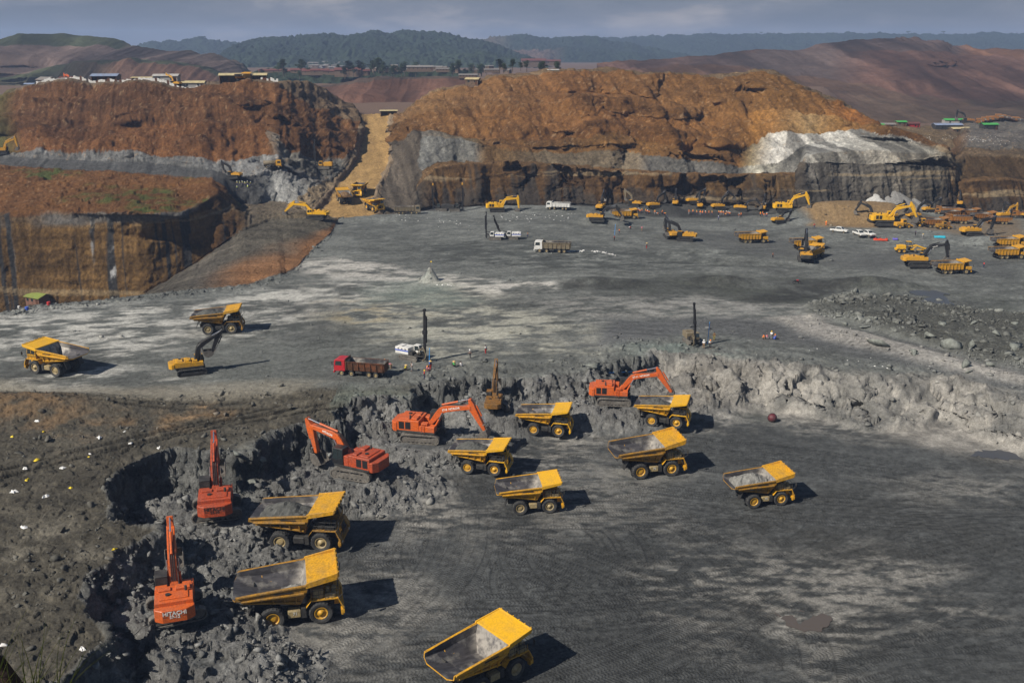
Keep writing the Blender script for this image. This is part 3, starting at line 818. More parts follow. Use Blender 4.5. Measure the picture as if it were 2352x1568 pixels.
lerp((.05, .05, .044), nb * mk['bould'] * smooth(-0.2, 0.3, n1 + 0.5 * n2) * 0.8)
# left terrace: dark olive spoil, brown earth
lerp(np.exp(0.6 * n2 + .3 * n1)[..., None] * np.array((.062, .055, .042)), terr * 0.95)
bt = in_poly(xf, yf, BROWN_TERRACE, 5, 6).reshape(shape)
lerp((.15, .092, .045), nb * bt * smooth(-0.25, 0.35, pat + 0.6 * n2) * 0.75)
bt2 = zone([(330, 968), (470, 930), (520, 950), (420, 975)], 2, 3, seed=17)
lerp((.24, .16, .09), nb * bt2 * smooth(0.0, 0.3, sm2) * 0.9)
gt = zone([(20, 1230), (150, 1200), (240, 1260), (140, 1320), (0, 1330)], 5, 5, seed=18)
lerp((.17, .155, .125), nb * gt * smooth(-0.2, 0.4, n2 + n1) * 0.7)
pg = zone([(-60, 885), (200, 895), (500, 880), (760, 880), (650, 905), (300, 915), (-60, 905)], 3, 3, seed=19)
lerp((.23, .205, .16), nb * pg * 0.6)
lerp((.13, .132, .12), rimz * (1 - terr) * smooth(200, 150, Yg) * 0.5)
# pit floor
flo = near & (mk['sd'] > 0)
fl_c = np.zeros(shape + (3,)); fl_c[:] = (.062, .065, .065)
fsm = fbm(xf * 0.05, yf * 0.07, None, octv=5, seed=431, gain=0.62).reshape(shape)
fsm2 = fbm(xf * 0.35 + yf * 0.1, yf * 0.9, None, octv=4, seed=441, gain=0.65).reshape(shape)
fl_c *= np.exp(0.34 * fsm + 0.32 * fsm2 + 0.22 * spk)[..., None]
Cc = np.where(flo[..., None], fl_c, Cc)
fo = flo.astype(float)
on_f = lambda a, b: on_plane(a, b, Z_FLOOR)
for pts, a in (([(1010, 1190), (1180, 1150), (1400, 1060), (1560, 1080), (1500, 1180), (1300, 1230), (1050, 1260)], 0.35),
               ([(1560, 1240), (1760, 1280), (2000, 1270), (2200, 1350), (2100, 1400), (1900, 1440), (1620, 1410), (1500, 1330)], 0.62),
               ([(1480, 1430), (1700, 1420), (1980, 1410), (2060, 1450), (1900, 1460), (1600, 1470)], 0.6),
               ([(1800, 1490), (1950, 1480), (1960, 1540), (1850, 1550)], 0.5),
               ([(1050, 1010), (1350, 1000), (1420, 1030), (1250, 1080), (1100, 1070)], 0.65),
               ([(2050, 1100), (2352, 1090), (2352, 1180), (2150, 1170)], 0.4),
               ([(640, 1320), (900, 1300), (1000, 1420), (850, 1568), (600, 1568)], 0.5),
               ([(850, 1150), (1010, 1120), (1030, 1190), (960, 1230), (830, 1200)], 0.75),
               ([(1650, 900), (1830, 920), (2010, 985), (1880, 1000), (1700, 975), (1560, 985), (1600, 930)], 0.7)):
    w = zone(pts, 6, 7, on_f, seed=int(a * 100) + len(pts) + pts[0][0])
    lerp((.31, .295, .265), fo * w * a * smooth(-0.25, 0.3, fsm2 + 0.4 * fsm + 0.05))
for pts, a in (([(1700, 1190), (1900, 1200), (2150, 1280), (2000, 1290), (1750, 1250)], 0.75),
               ([(1780, 1100), (2100, 1120), (2352, 1230), (2352, 1300), (2000, 1230)], 0.4),
               ([(1950, 935), (2150, 985), (2352, 1040), (2352, 1090), (2100, 1020), (1850, 965)], 0.6),
               ([(1740, 1400), (1960, 1405), (1980, 1470), (1800, 1470)], 0.7)):
    w = zone(pts, 5, 6, on_f, seed=int(a * 100) + len(pts) + pts[0][0])
    lerp((.052, .052, .049), fo * w * a * smooth(-0.3, 0.25, -fsm2 + 0.15))
# walls and heaps
lerp((.05, .056, .052), near * wet_fl * 0.85)
wallc = np.array((.15, .152, .145)) * np.exp(0.6 * n2 + 0.6 * n1 + .25 * spk)[..., None]
ww = np.clip(mk['wall'] * 1.1, 0, 1) * near
Cc = Cc * (1 - ww[..., None] * 0.9) + ww[..., None] * 0.9 * wallc
hc = np.array((.19, .188, .18)) * np.exp(0.55 * n2 + 0.35 * n1 + .25 * spk)[..., None]
hh = mk['heap'] * near * is_pit
Cc = Cc * (1 - hh[..., None] * 0.9) + hh[..., None] * 0.9 * hc
pwm = pale_m * (0.35 + 0.65 * smooth(-.35, .15, n1 + .4 * n2))
pc = np.array((.25, .235, .21)) * np.exp(0.5 * n2 + 0.25 * n1)[..., None]
Cc = Cc * (1 - 0.85 * pwm[..., None]) + 0.85 * pwm[..., None] * pc
tealr = smooth(0.1, 0.45, n1) * (near * rimz * (Xg > -30)) * (1 - pwm) * 0.5
lerp((.13, .16, .14), tealr)

# ---------------------------------------------------------------- wheel tracks
rng = np.random.RandomState(5)
trk = np.zeros((nm.size, 3), np.float32)
def arc_track(cx_, cy_, rad, a0, a1, gauge=1.75, half=0.62, inten=1.0, mask=None):
    m = (np.abs(xf - cx_) < rad + 3) & (np.abs(yf - cy_) < rad + 3) & mask
    idx = np.nonzero(m)[0]
    if not len(idx):
        return
    x, y = xf[idx] - cx_, yf[idx] - cy_
    r = np.hypot(x, y)
    keep = np.abs(r - rad) < gauge + half + 0.1
    idx, x, y, r = idx[keep], x[keep], y[keep], r[keep]
    a = np.arctan2(y, x)
    ok = ((a - a0) % (2 * math.pi)) < (a1 - a0)
    for g in (-gauge, gauge):
        d = r - rad - g
        q = ok & (np.abs(d) < half)
        ii = idx[q]
        trk[ii, 0] = (rad * a[q]) % 1000.0
        trk[ii, 1] = d[q] / half
        trk[ii, 2] = inten * (1 - smooth(0.75, 1.0, np.abs(d[q] / half)))
fm = (flo & (rough < 0.1) & (Yg < 230)).ravel()
def through(X, Y, ang, rad, span, f=on_f, **kw):
    px, py_ = f(X, Y)
    side_ = 1 if rad > 0 else -1
    rad = abs(rad)
    cx_, cy_ = px - math.sin(ang) * rad * side_, py_ + math.cos(ang) * rad * side_
    am = math.atan2(py_ - cy_, px - cx_)
    arc_track(cx_, cy_, rad, am - span / rad / 2, am + span / rad / 2, **kw)
for i in range(60):
    X = rng.uniform(700, 2400); Y = rng.uniform(1030, 1600)
    if X < 1050 and Y < 1150:
        continue
    through(X, Y, rng.uniform(-0.35, 0.75), rng.choice([-1, 1]) * rng.uniform(28, 160), rng.uniform(22, 70), mask=fm, inten=rng.uniform(.3, 1.0))
for X, Y, rad in ((1110, 1290, 14), (1120, 1280, 19), (1180, 1270, 10), (1250, 1330, 24), (1400, 1330, 16), (1020, 1440, 17), (960, 1500, 22), (1620, 1150, 13), (1330, 1250, 21), (1500, 1260, 18), (1900, 1300, 40), (1250, 1450, 30)):
    cx_, cy_ = on_f(X, Y)
    a0 = rng.uniform(0, 6.28)
    arc_track(cx_, cy_, rad, a0, a0 + rng.uniform(2.2, 4.5), mask=fm)
for X, Y, ang, rad, n_, gap in ((1500, 1430, .42, 150, 7, 2.6), (1250, 1250, -.55, -60, 4, 2.2), (1050, 1330, 1.25, 30, 4, 2.4), (1800, 1350, .25, 240, 8, 3.0), (1500, 1180, .05, 200, 5, 2.5), (2000, 1180, -.12, 180, 6, 3.0), (1350, 1560, .5, 120, 6, 2.4), (900, 1420, 1.0, 40, 4, 2.2), (1750, 1050, -.25, -140, 5, 2.6)):
    for j in range(n_):
        rr_ = rad + (j - n_ / 2) * gap * rng.uniform(.8, 1.2)
        through(X + rng.uniform(-25, 25), Y + (j - n_ / 2) * 9, ang + rng.uniform(-.05, .05), rr_, rng.uniform(45, 95), mask=fm, inten=rng.uniform(.6, 1.0))
bm = (bench & (rough < 0.12) & (Yg < 330)).ravel()
for i in range(110):
    X = rng.uniform(0, 2300); Y = rng.uniform(560, 890)
    through(X, Y, rng.uniform(-0.35, 0.45), rng.choice([-1, 1]) * rng.uniform(40, 200), rng.uniform(20, 70), f=on_bench, mask=bm, inten=rng.uniform(.3, .8))
for X, Y, ang in ((1850, 765, -0.28), (2000, 800, -0.25), (1700, 745, -0.1), (2150, 850, -0.35)):
    for j in range(3):
        through(X + rng.uniform(-40, 40), Y + rng.uniform(-8, 8), ang + rng.uniform(-.08, .08), rng.choice([-1, 1]) * 180, 70, f=on_bench, mask=bm, inten=.7)
# deep ruts across the left terrace
tm = (terr.ravel() > 0.3)
rut = trk[:, 2].copy()
through(330, 1010, 0.62, -190, 62, f=on_bench, mask=tm, inten=1.0, gauge=1.3, half=0.5)
through(290, 1015, 0.70, -160, 50, f=on_bench, mask=tm, inten=.8, gauge=1.3, half=0.4)
through(180, 920, -.22, 120, 60, f=on_bench, mask=tm, inten=.8, gauge=1.3, half=0.45)
tint = trk[:, 2].reshape(shape)
Cc *= (1 - .45 * tint * (terr > .3))[..., None]
P[..., 2] -= 0.07 * tint * near + 0.28 * tint * (terr > 0.3)
edge_t = smooth(.35, .8, np.abs(trk[:, 1])).reshape(shape) * tint
Cc *= (1 - (0.24 * tint + .34 * edge_t) * near * (.6 + .4 * smooth(-.2, .3, n1)))[..., None]

kb = np.where(near, np.clip(rough * 1.4, 0.32, 1), np.where(Kg < 9, 1.0, 0.5))
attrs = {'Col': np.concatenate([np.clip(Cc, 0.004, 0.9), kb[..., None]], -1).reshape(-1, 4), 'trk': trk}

def ground_material():
    t = NT('ground_earth')
    ac = t.n.new('ShaderNodeAttribute'); ac.attribute_name = 'Col'
    at = t.n.new('ShaderNodeAttribute'); at.attribute_name = 'trk'
    pos = t.geom()
    n_a = t.noise(1.1, 6, 0.7, pos)
    n_b = t.noise(4.5, 4, 0.7, pos)
    v = t.math('MULTIPLY_ADD', n_a, 2.0, 0.0)
    v = t.math('MULTIPLY', v, t.math('MULTIPLY_ADD', n_b, 1.4, 0.3))
    col = t.mix(1.0, ac.outputs['Color'], v, 'MULTIPLY')
    sx = t.n.new('ShaderNodeSeparateXYZ')
    t.link(at.outputs['Vector'], sx.inputs[0])
    ph = t.math('ADD', t.math('MULTIPLY', sx.outputs[0], 15.5), t.math('MULTIPLY', t.math('ABSOLUTE', sx.outputs[1]), 4.0))
    chev = t.math('MULTIPLY', t.math('MULTIPLY', t.math('SINE', ph), sx.outputs[2]), t.math('MULTIPLY_ADD', t.noise(0.16, 4, 0.65, pos), 4.5, -1.45, clamp=True))
    h = t.math('MULTIPLY', t.math('SUBTRACT', t.noise(0.7, 9, 0.75, pos), 0.5), 1.3)
    b1 = t.bump(h, ac.outputs['Alpha'], 0.9)
    b2 = t.bump(chev, 0.6, 0.042, b1)
    t.link(b2, t.bsdf.inputs['Normal'])
    t.link(col, t.bsdf.inputs['Base Color'])
    t.bsdf.inputs['Roughness'].default_value = 0.92
    t.bsdf.inputs['Specular IOR Level'].default_value = 0.15
    return t.m

M_GROUND = ground_material()
ground = new_mesh_object('ground', P.reshape(-1, 3), grid_quads(NR, NC), M_GROUND, attrs)
ground['kind'] = 'structure'

# height read-out for standing things on the ground
Ynear = Yg.copy(); Zfin = P[..., 2]; Yfin = P[..., 1]
def ground_z(x, y):
    c = column(x / y)
    c0 = int(min(max(math.floor(c), 0), NC - 2)); fr = c - c0
    z0 = np.interp(y, Yfin[:, c0], Zfin[:, c0]); z1 = np.interp(y, Yfin[:, c0 + 1], Zfin[:, c0 + 1])
    return float(z0 + (z1 - z0) * fr)
# ================================================================ FAR COUNTRY
def far_material(name, bump=0.6):
    t = NT(name)
    ac = t.n.new('ShaderNodeAttribute'); ac.attribute_name = 'Col'
    pos = t.geom()
    v = t.math('MULTIPLY_ADD', t.noise(0.12, 6, 0.7, pos), 1.2, 0.4)
    t.link(t.mix(1.0, ac.outputs['Color'], v, 'MULTIPLY'), t.bsdf.inputs['Base Color'])
    t.link(t.bump(t.noise(0.10, 6, 0.7, pos), bump, 4.0), t.bsdf.inputs['Normal'])
    t.bsdf.inputs['Roughness'].default_value = 0.95
    t.bsdf.inputs['Specular IOR Level'].default_value = 0.1
    return t.m
M_FAR = far_material('far_earth')
M_WOOD = far_material('far_wood', 0.9)

def upland(name, X0, X1, lines_, cols, mat, canopy=0.0, steps=0.0, gully=6.0, big_amp=8.0, nr=150, step=0.0011, seed=0):
    """a hill lofted through breaklines (X, Y, distance[, z]); cols: per stretch a list of (X, colour)"""
    t0, t1 = float(ray(X0, 200)[0]), float(ray(X1, 200)[0])
    Tn = np.arange(t0, t1, step)
    LY, LZ = zip(*[line_on(Tn, L) for L in lines_])
    LY, LZ = np.stack(LY), np.stack(LZ)
    for i in range(1, len(LY)):
        LY[i] = np.maximum(LY[i], LY[i - 1] + 2)
    sl = np.sqrt(np.diff(LY, axis=0) ** 2 + (4 * np.diff(LZ, axis=0)) ** 2).mean(1)
    sl[-1] *= 0.3
    cm = np.concatenate([[0], np.cumsum(sl)])
    kq = np.interp(np.linspace(0, cm[-1], nr), cm, np.arange(len(LY)))
    k0 = np.minimum(kq.astype(int), len(LY) - 2); fr = (kq - k0)[:, None]
    Yh = LY[k0] * (1 - fr) + LY[k0 + 1] * fr; Zh = LZ[k0] * (1 - fr) + LZ[k0 + 1] * fr
    if steps:
        X_ = Tn[None, :] * Yh
        fq = ((Zh + 9 * fbm((X_ * .004).ravel(), (Yh * .004).ravel(), octv=3, seed=580 + seed).reshape(X_.shape)) / 19.0) % 1.0
        sw = np.where(fq < .8, fq / .8, (1 - fq) / .2)
        env = np.sin(np.clip(kq / (len(LY) - 2), 0, 1) * math.pi)[:, None] ** .5
        Yh = Yh - steps * sw * env * smooth(-.3, .25, fbm((X_ * .008).ravel(), (Zh * .03).ravel(), octv=2, seed=590 + seed).reshape(X_.shape))
    Xh = Tn[None, :] * Yh
    Q = np.stack([Xh, Yh, Zh], -1)
    Nn = grid_normals(Q); Nn[Nn[..., 2] < 0] *= -1
    x, y, z = [q.ravel().astype(np.float32) for q in (Xh, Yh, Zh)]
    sh = Xh.shape
    mid_ = np.sin(np.clip(kq / (len(LY) - 2), 0, 1) * math.pi)[:, None] ** 0.5
    b = fbm(x, y, z, f=0.006, octv=4, seed=500 + seed).reshape(sh)
    g = fbm(x * 0.035, z * 0.008, None, octv=4, seed=510 + seed, gain=0.6, ridged=True).reshape(sh)
    g = g * (0.35 + 1.0 * smooth(-.3, .4, noise(x * 0.006, z * 0.012, seed=560 + seed).reshape(sh)))
    d = big_amp * b * mid_ + gully * g * np.clip(1.3 - Nn[..., 2], 0, 1) + 2.0 * fbm(x, y, z, f=0.05, octv=3, seed=570 + seed).reshape(sh) * (1 if not canopy else 0)
    if canopy:
        c1 = 1 - np.abs(noise(x / 11, y / 16, z / 9, 520 + seed)).reshape(sh); c2 = noise(x / 4.5, y / 7, z / 4, 530 + seed).reshape(sh)
        d = d + canopy * (c1 * 0.8 + 0.45 * c2 + 0.5 * noise(x / 30, y / 60, seed=535 + seed).reshape(sh))
    Q = Q + Nn * d[..., None]
    tabs = [np.stack([np.interp(Tn, [float(ray(a, 200)[0]) for a, c in cl], [c[i] for a, c in cl]) for i in range(3)], -1) for cl in cols]
    kw = np.clip(kq[:, None] + 0.18 * b + 0.08 * noise(x * 0.05, z * 0.05, seed=9).reshape(sh), 0, len(cols) - 1e-3).astype(int)
    C = np.zeros(sh + (3,))
    for i, tb in enumerate(tabs):
        m = kw == i
        C[m] = np.broadcast_to(tb[None], C.shape)[m]
    st = fbm((x + 0.8 * z) * (0.022 if canopy else .045), z * 0.006, None, octv=4, seed=540 + seed).reshape(sh)
    C *= (1.0 if canopy else .66) * np.exp((0.35 if canopy else 0.75) * st + 0.40 * fbm(x, y, z, f=0.03, octv=3, seed=550 + seed).reshape(sh))[..., None]
    if not canopy:
        s2 = fbm((x - 0.5 * z) * .018, z * .004 + y * .002, None, octv=4, seed=545 + seed).reshape(sh)
        C *= (1 - .5 * smooth(.05, .4, s2))[..., None]
    al = np.ones(sh + (1,))
    o = new_mesh_object(name, Q.reshape(-1, 3), grid_quads(*sh), mat, {'Col': np.concatenate([np.clip(C, .004, .9), al], -1).reshape(-1, 4)})
    o['kind'] = 'structure'
    return o, Q

BACK = lambda x0, x1, y, z: [(x0, 200, y, z), (x1, 200, y, z)]
RB = (.155, .082, .05)
upland('spoil_heap', -350, 575, [
    [(-350, 225, 900), (0, 220, 900), (200, 210, 900), (400, 208, 900), (575, 200, 900)],
    [(-350, 190, 960), (0, 185, 950), (100, 172, 950), (150, 152, 960), (300, 145, 960), (430, 160, 955), (480, 168, 950), (575, 190, 930)],
    [(-350, 180, 1000), (0, 178, 1000), (150, 150, 1010), (300, 143, 1010), (430, 157, 1000), (575, 184, 980)],
    [(-350, 110, 1100), (0, 108, 1100), (60, 106, 1100), (200, 106, 1110), (300, 112, 1110), (400, 118, 1120), (480, 124, 1120), (520, 142, 1080), (575, 178, 1020)],
    [(-350, 105, 1150), (0, 96, 1150), (45, 80, 1150), (150, 77, 1160), (250, 91, 1160), (300, 100, 1160), (320, 113, 1150), (400, 117, 1150), (480, 122, 1150), (525, 139, 1120), (575, 172, 1060)],
    BACK(-350, 575, 1350, -45)],
    [[(-350, (.08, .075, .045)), (150, (.085, .08, .05)), (280, (.13, .075, .05)), (480, (.14, .075, .05)), (575, (.09, .085, .05))],
     [(-350, (.07, .078, .04)), (575, (.07, .075, .04))],
     [(-350, (.14, .10, .085)), (180, (.14, .10, .085)), (300, (.12, .088, .08)), (575, (.125, .09, .075))],
     [(-350, (.052, .06, .032)), (290, (.052, .06, .032)), (320, (.12, .09, .07)), (575, (.12, .09, .07))],
     [(-350, (.052, .06, .032)), (575, (.1, .09, .06))]], M_FAR, gully=9, steps=55, seed=1)
upland('spoil_heap', 1370, 2750, [
    [(1370, 200, 880), (1800, 210, 830), (1950, 268, 750), (2050, 302, 690), (2200, 296, 690), (2352, 292, 690), (2750, 292, 690)],
    [(1370, 172, 980), (1500, 168, 1000), (1700, 168, 960), (1830, 196, 900), (1960, 208, 860), (2100, 232, 800), (2200, 258, 780), (2352, 247, 780), (2750, 247, 780)],
    [(1370, 162, 1050), (1500, 157, 1060), (1700, 154, 1040), (1850, 178, 990), (2000, 196, 930), (2100, 218, 880), (2200, 236, 850), (2352, 232, 860), (2750, 232, 860)],
    [(1370, 151, 1150), (1450, 146, 1150), (1600, 134, 1150), (1700, 124, 1150), (1860, 119, 1120), (1900, 119, 1120), (2100, 122, 1130), (2200, 127, 1130), (2352, 137, 1130), (2750, 140, 1130)],
    [(1370, 150, 1200), (1440, 141, 1200), (1600, 131, 1200), (1700, 123, 1200), (1850, 116, 1200), (1875, 105, 1200), (1930, 96, 1200), (2000, 91, 1210), (2110, 91, 1210), (2160, 96, 1210), (2185, 108, 1200), (2352, 122, 1200), (2750, 126, 1200)],
    BACK(1370, 2750, 1450, -45)],
    [[(1370, RB), (1900, (.13, .08, .06)), (2000, (.14, .095, .065)), (2750, (.14, .10, .07))],
     [(1370, RB), (2100, (.14, .09, .06)), (2750, (.16, .11, .075))],
     [(1370, (.16, .085, .062)), (1750, (.10, .075, .068)), (1900, (.11, .08, .07)), (2000, (.155, .085, .062)), (2750, (.15, .085, .062))],
     [(1370, RB), (1860, (.115, .08, .07)), (2180, (.115, .08, .07)), (2220, RB), (2750, RB)],
     [(1370, RB), (2750, RB)]], M_FAR, gully=13, big_amp=12, nr=230, steps=80, seed=2)
upland('spoil_heap', 690, 1520, [
    [(690, 285, 690), (1520, 285, 690)],
    [(690, 240, 740), (760, 235, 740), (900, 240, 745), (1000, 235, 745), (1520, 235, 745)],
    [(690, 212, 800), (775, 206, 800), (850, 191, 810), (900, 184, 820), (960, 184, 820), (1080, 181, 820), (1150, 176, 830), (1300, 174, 830), (1520, 176, 830)],
    [(690, 205, 900), (780, 200, 900), (880, 180, 930), (960, 180, 930), (1080, 178, 930), (1150, 172, 930), (1520, 170, 930)],
    BACK(690, 1520, 1000, -40)],
    [[(690, (.12, .075, .06)), (1520, (.12, .075, .06))], [(690, (.15, .085, .06)), (850, (.16, .08, .052)), (1520, (.14, .08, .06))],
     [(690, (.12, .08, .06)), (1520, (.10, .08, .06))], [(690, (.1, .08, .06)), (1520, (.1, .08, .06))]], M_FAR, gully=6, big_amp=5, nr=130, steps=25, seed=3)
GR = (.017, .026, .016)
G2 = (.022, .032, .018)
upland('forest_hill', 560, 1100, [
    [(560, 200, 960), (1100, 195, 960)], [(560, 186, 985), (640, 182, 985), (700, 185, 985), (880, 186, 985), (1100, 185, 985)],
    [(560, 176, 1010), (640, 168, 1010), (760, 172, 1010), (880, 166, 1010), (1000, 168, 1010), (1100, 170, 1010)],
    BACK(560, 1100, 1100, -40)], [[(560, G2), (1100, G2)]] * 3, M_WOOD, canopy=4.5, gully=0, big_amp=3, nr=70, seed=4)
upland('forest_hill', 470, 1260, [
    [(470, 170, 1700), (1260, 168, 1700)],
    [(470, 160, 1850), (560, 140, 1900), (700, 138, 1900), (850, 125, 1950), (1000, 128, 1950), (1120, 135, 1900), (1190, 150, 1850), (1260, 165, 1800)],
    [(470, 160, 2100), (510, 128, 2200), (540, 106, 2250), (560, 100, 2300), (620, 93, 2300), (700, 90, 2300), (740, 83, 2300), (790, 92, 2300), (850, 84, 2300), (960, 77, 2300), (1010, 74, 2300), (1060, 87, 2300), (1110, 100, 2300), (1170, 118, 2250), (1260, 160, 2100)],
    BACK(470, 1260, 2700, -60)], [[(470, G2), (1260, G2)], [(470, GR), (1260, GR)], [(470, GR), (1260, GR)]], M_WOOD, canopy=9, gully=0, big_amp=22, nr=170, seed=5)
upland('forest_hill', 240, 1650, [
    [(240, 172, 2500), (1650, 165, 2500)],
    [(240, 150, 2900), (600, 125, 2900), (1150, 120, 2900), (1300, 122, 2900), (1420, 130, 2900), (1650, 150, 2800)],
    [(240, 140, 3100), (320, 108, 3200), (350, 100, 3200), (440, 97, 3200), (465, 91, 3200), (500, 97, 3200), (600, 105, 3200), (1000, 105, 3200), (1100, 93, 3200), (1160, 87, 3200), (1210, 84, 3200), (1300, 95, 3200), (1360, 90, 3200), (1420, 100, 3200), (1520, 118, 3100), (1650, 150, 3000)],
    BACK(240, 1650, 3500, -70)], [[(240, G2), (1060, GR), (1090, (.10, .065, .045)), (1240, (.10, .065, .045)), (1300, GR), (1650, GR)], [(240, GR), (1090, GR), (1130, (.07, .055, .035)), (1180, GR), (1650, GR)], [(240, GR), (1650, GR)]], M_WOOD, canopy=9, gully=0, big_amp=24, nr=130, seed=6)
upland('forest_hill', 1050, 2800, [
    [(1050, 175, 3200), (2800, 170, 3200)],
    [(1050, 140, 3700), (1500, 118, 3700), (2000, 110, 3700), (2352, 108, 3700), (2800, 110, 3700)],
    [(1050, 120, 4000), (1200, 102, 4000), (1300, 97, 4000), (1400, 89, 4000), (1500, 85, 4000), (1600, 81, 4000), (1700, 82, 4000), (1800, 81, 4000), (1950, 79, 4000), (2100, 82, 4000), (2200, 82, 4000), (2280, 78, 4000), (2352, 80, 4000), (2800, 80, 4000)],
    BACK(1050, 2800, 4400, -70)], [[(1050, GR), (2800, GR)]] * 3, M_WOOD, canopy=9, gully=0, big_amp=16, nr=110, seed=7)

# the air of the valley
def haze_box():
    bm = bmesh.new()
    bmesh.ops.create_cube(bm, size=1)
    me = bpy.data.meshes.new('haze'); bm.to_mesh(me); bm.free()
    o = bpy.data.objects.new('haze', me); COL.objects.link(o)
    o.scale = (7600, 7300, 190)
    o.location = (0, 3550, -5)
    m = bpy.data.materials.new('haze_air'); m.use_nodes = True
    n = m.node_tree.nodes; n.clear()
    out = n.new('ShaderNodeOutputMaterial'); pv = n.new('ShaderNodeVolumePrincipled')
    pv.inputs['Color'].default_value = (0.50, 0.66, 1.0, 1)
    pv.inputs['Density'].default_value = HAZE
    pv.inputs['Anisotropy'].default_value = 0.1
    m.node_tree.links.new(pv.outputs[0], out.inputs['Volume'])
    me.materials.append(m)
    o['kind'] = 'stuff'; o['label'] = 'thin blue morning haze lying over the whole mine valley'
    return o
HAZE = 0.00016
haze = haze_box()
# ================================================================ OBJECT BUILDING
class MB:
    def __init__(self):
        self.v, self.f, self.m = [], [], []
    def _add(self, vs, fs, mi):
        b = len(self.v)
        self.v += [tuple(q) for q in vs]
        self.f += [tuple(b + i for i in q) for q in fs]
        self.m += [mi] * len(fs)
    def box(self, c, s, mi=0, rot=None):
        vs = []
        for dx in (-.5, .5):
            for dy in (-.5, .5):
                for dz in (-.5, .5):
                    p = Vector((dx * s[0], dy * s[1], dz * s[2]))
                    if rot is not None:
                        p = rot @ p
                    vs.append(p + Vector(c))
        self._add(vs, [(0, 1, 3, 2), (4, 6, 7, 5), (0, 4, 5, 1), (2, 3, 7, 6), (0, 2, 6, 4), (1, 5, 7, 3)], mi)
        return self
    def span(self, a, b, mi=0):
        return self.box([(p + q) / 2 for p, q in zip(a, b)], [abs(q - p) for p, q in zip(a, b)], mi)
    def hexa(self, pts, mi=0):
        """eight corners: four of one end ring, four of the other"""
        self._add(pts, [(3, 2, 1, 0), (4, 5, 6, 7), (0, 1, 5, 4), (1, 2, 6, 5), (2, 3, 7, 6), (3, 0, 4, 7)], mi)
        return self
    def prism(self, poly, a, b, mi=0, fn=None):
        """polygon in x,z pushed from y=a to y=b"""
        n = len(poly)
        vs = [Vector((p[0], a, p[1])) for p in poly] + [Vector((p[0], b, p[1])) for p in poly]
        if fn:
            vs = [fn(q) for q in vs]
        fs = [tuple(range(n)), tuple(range(2 * n - 1, n - 1, -1))]
        fs += [(i, i + n, (i + 1) % n + n, (i + 1) % n) for i in range(n)]
        self._add(vs, fs, mi)
        return self
    def cyl(self, p0, p1, r0, r1=None, seg=10, mi=0):
        p0, p1 = Vector(p0), Vector(p1)
        r1 = r0 if r1 is None else r1
        d = (p1 - p0).normalized()
        u = d.orthogonal().normalized(); w = d.cross(u)
        vs = []
        for p, r in ((p0, r0), (p1, r1)):
            for i in range(seg):
                a = 2 * math.pi * i / seg
                vs.append(p + u * (r * math.cos(a)) + w * (r * math.sin(a)))
        fs = [tuple(range(seg - 1, -1, -1)), tuple(range(seg, 2 * seg))]
        fs += [(i, (i + 1) % seg, (i + 1) % seg + seg, i + seg) for i in range(seg)]
        self._add(vs, fs, mi)
        return self
    def tube(self, pts, r, seg=6, mi=0):
        for a, b in zip(pts[:-1], pts[1:]):
            self.cyl(a, b, r, r, seg, mi)
        return self
    def lathe(self, prof, c, seg=24, mi=0, mod=None):
        """profile of (radius, y) turned about the y axis through c"""
        n = len(prof)
        vs = []
        for i in range(seg):
            a = 2 * math.pi * i / seg
            for j, (r, y) in enumerate(prof):
                rr = r if mod is None else mod(i, j, r)
                vs.append((c[0] + rr * math.cos(a), c[1] + y, c[2] + rr * math.sin(a)))
        fs = []
        for i in range(seg):
            k = (i + 1) % seg
            for j in range(n - 1):
                fs.append((i * n + j, i * n + j + 1, k * n + j + 1, k * n + j))
        self._add(vs, fs, mi)
        return self
    def loft(self, rings, mi=0, closed=True, caps=True):
        n = len(rings[0])
        vs = [p for r_ in rings for p in r_]
        fs = []
        for i in range(len(rings) - 1):
            for j in range(n if closed else n - 1):
                k = (j + 1) % n
                fs.append((i * n + j, i * n + k, (i + 1) * n + k, (i + 1) * n + j))
        if caps:
            fs += [tuple(range(n - 1, -1, -1)), tuple(range((len(rings) - 1) * n, len(rings) * n))]
        self._add(vs, fs, mi)
        return self
    def xf(self, M):
        self.v = [tuple(M @ Vector(q)) for q in self.v]
        return self
    def build(self, name, mats, parent=None, bevel=0.0, smooth_shade=False):
        me = bpy.data.meshes.new(name)
        me.from_pydata(self.v, [], self.f)
        for m in (mats if isinstance(mats, (list, tuple)) else [mats]):
            me.materials.append(m)
        me.polygons.foreach_set('material_index', self.m)
        bm = bmesh.new(); bm.from_mesh(me)
        bmesh.ops.recalc_face_normals(bm, faces=bm.faces)
        if bevel:
            ed = [e_ for e_ in bm.edges if len(e_.link_faces) == 2 and e_.calc_face_angle(0) > 0.6]
            bmesh.ops.bevel(bm, geom=ed, offset=bevel, segments=1, affect='EDGES', clamp_overlap=True, material=-1)
        bm.to_mesh(me); bm.free()
        if smooth_shade:
            me.polygons.foreach_set('use_smooth', [True] * len(me.polygons))
        me.update()
        o = bpy.data.objects.new(name, me)
        COL.objects.link(o)
        if parent is not None:
            o.parent = parent
        return o

def tag(o, label, cat, group=None, kind=None):
    if label: o['label'] = label
    if cat: o['category'] = cat
    if group: o['group'] = group
    if kind: o['kind'] = kind
    return o

def thing(name, label, cat, loc=(0, 0, 0), rotz=0.0, group=None, scale=1.0):
    o = bpy.data.objects.new(name, None)
    o.empty_display_size = 0.5
    COL.objects.link(o)
    o.location = loc
    o.rotation_euler = (0, 0, rotz)
    o.scale = (scale,) * 3
    return tag(o, label, cat, group)

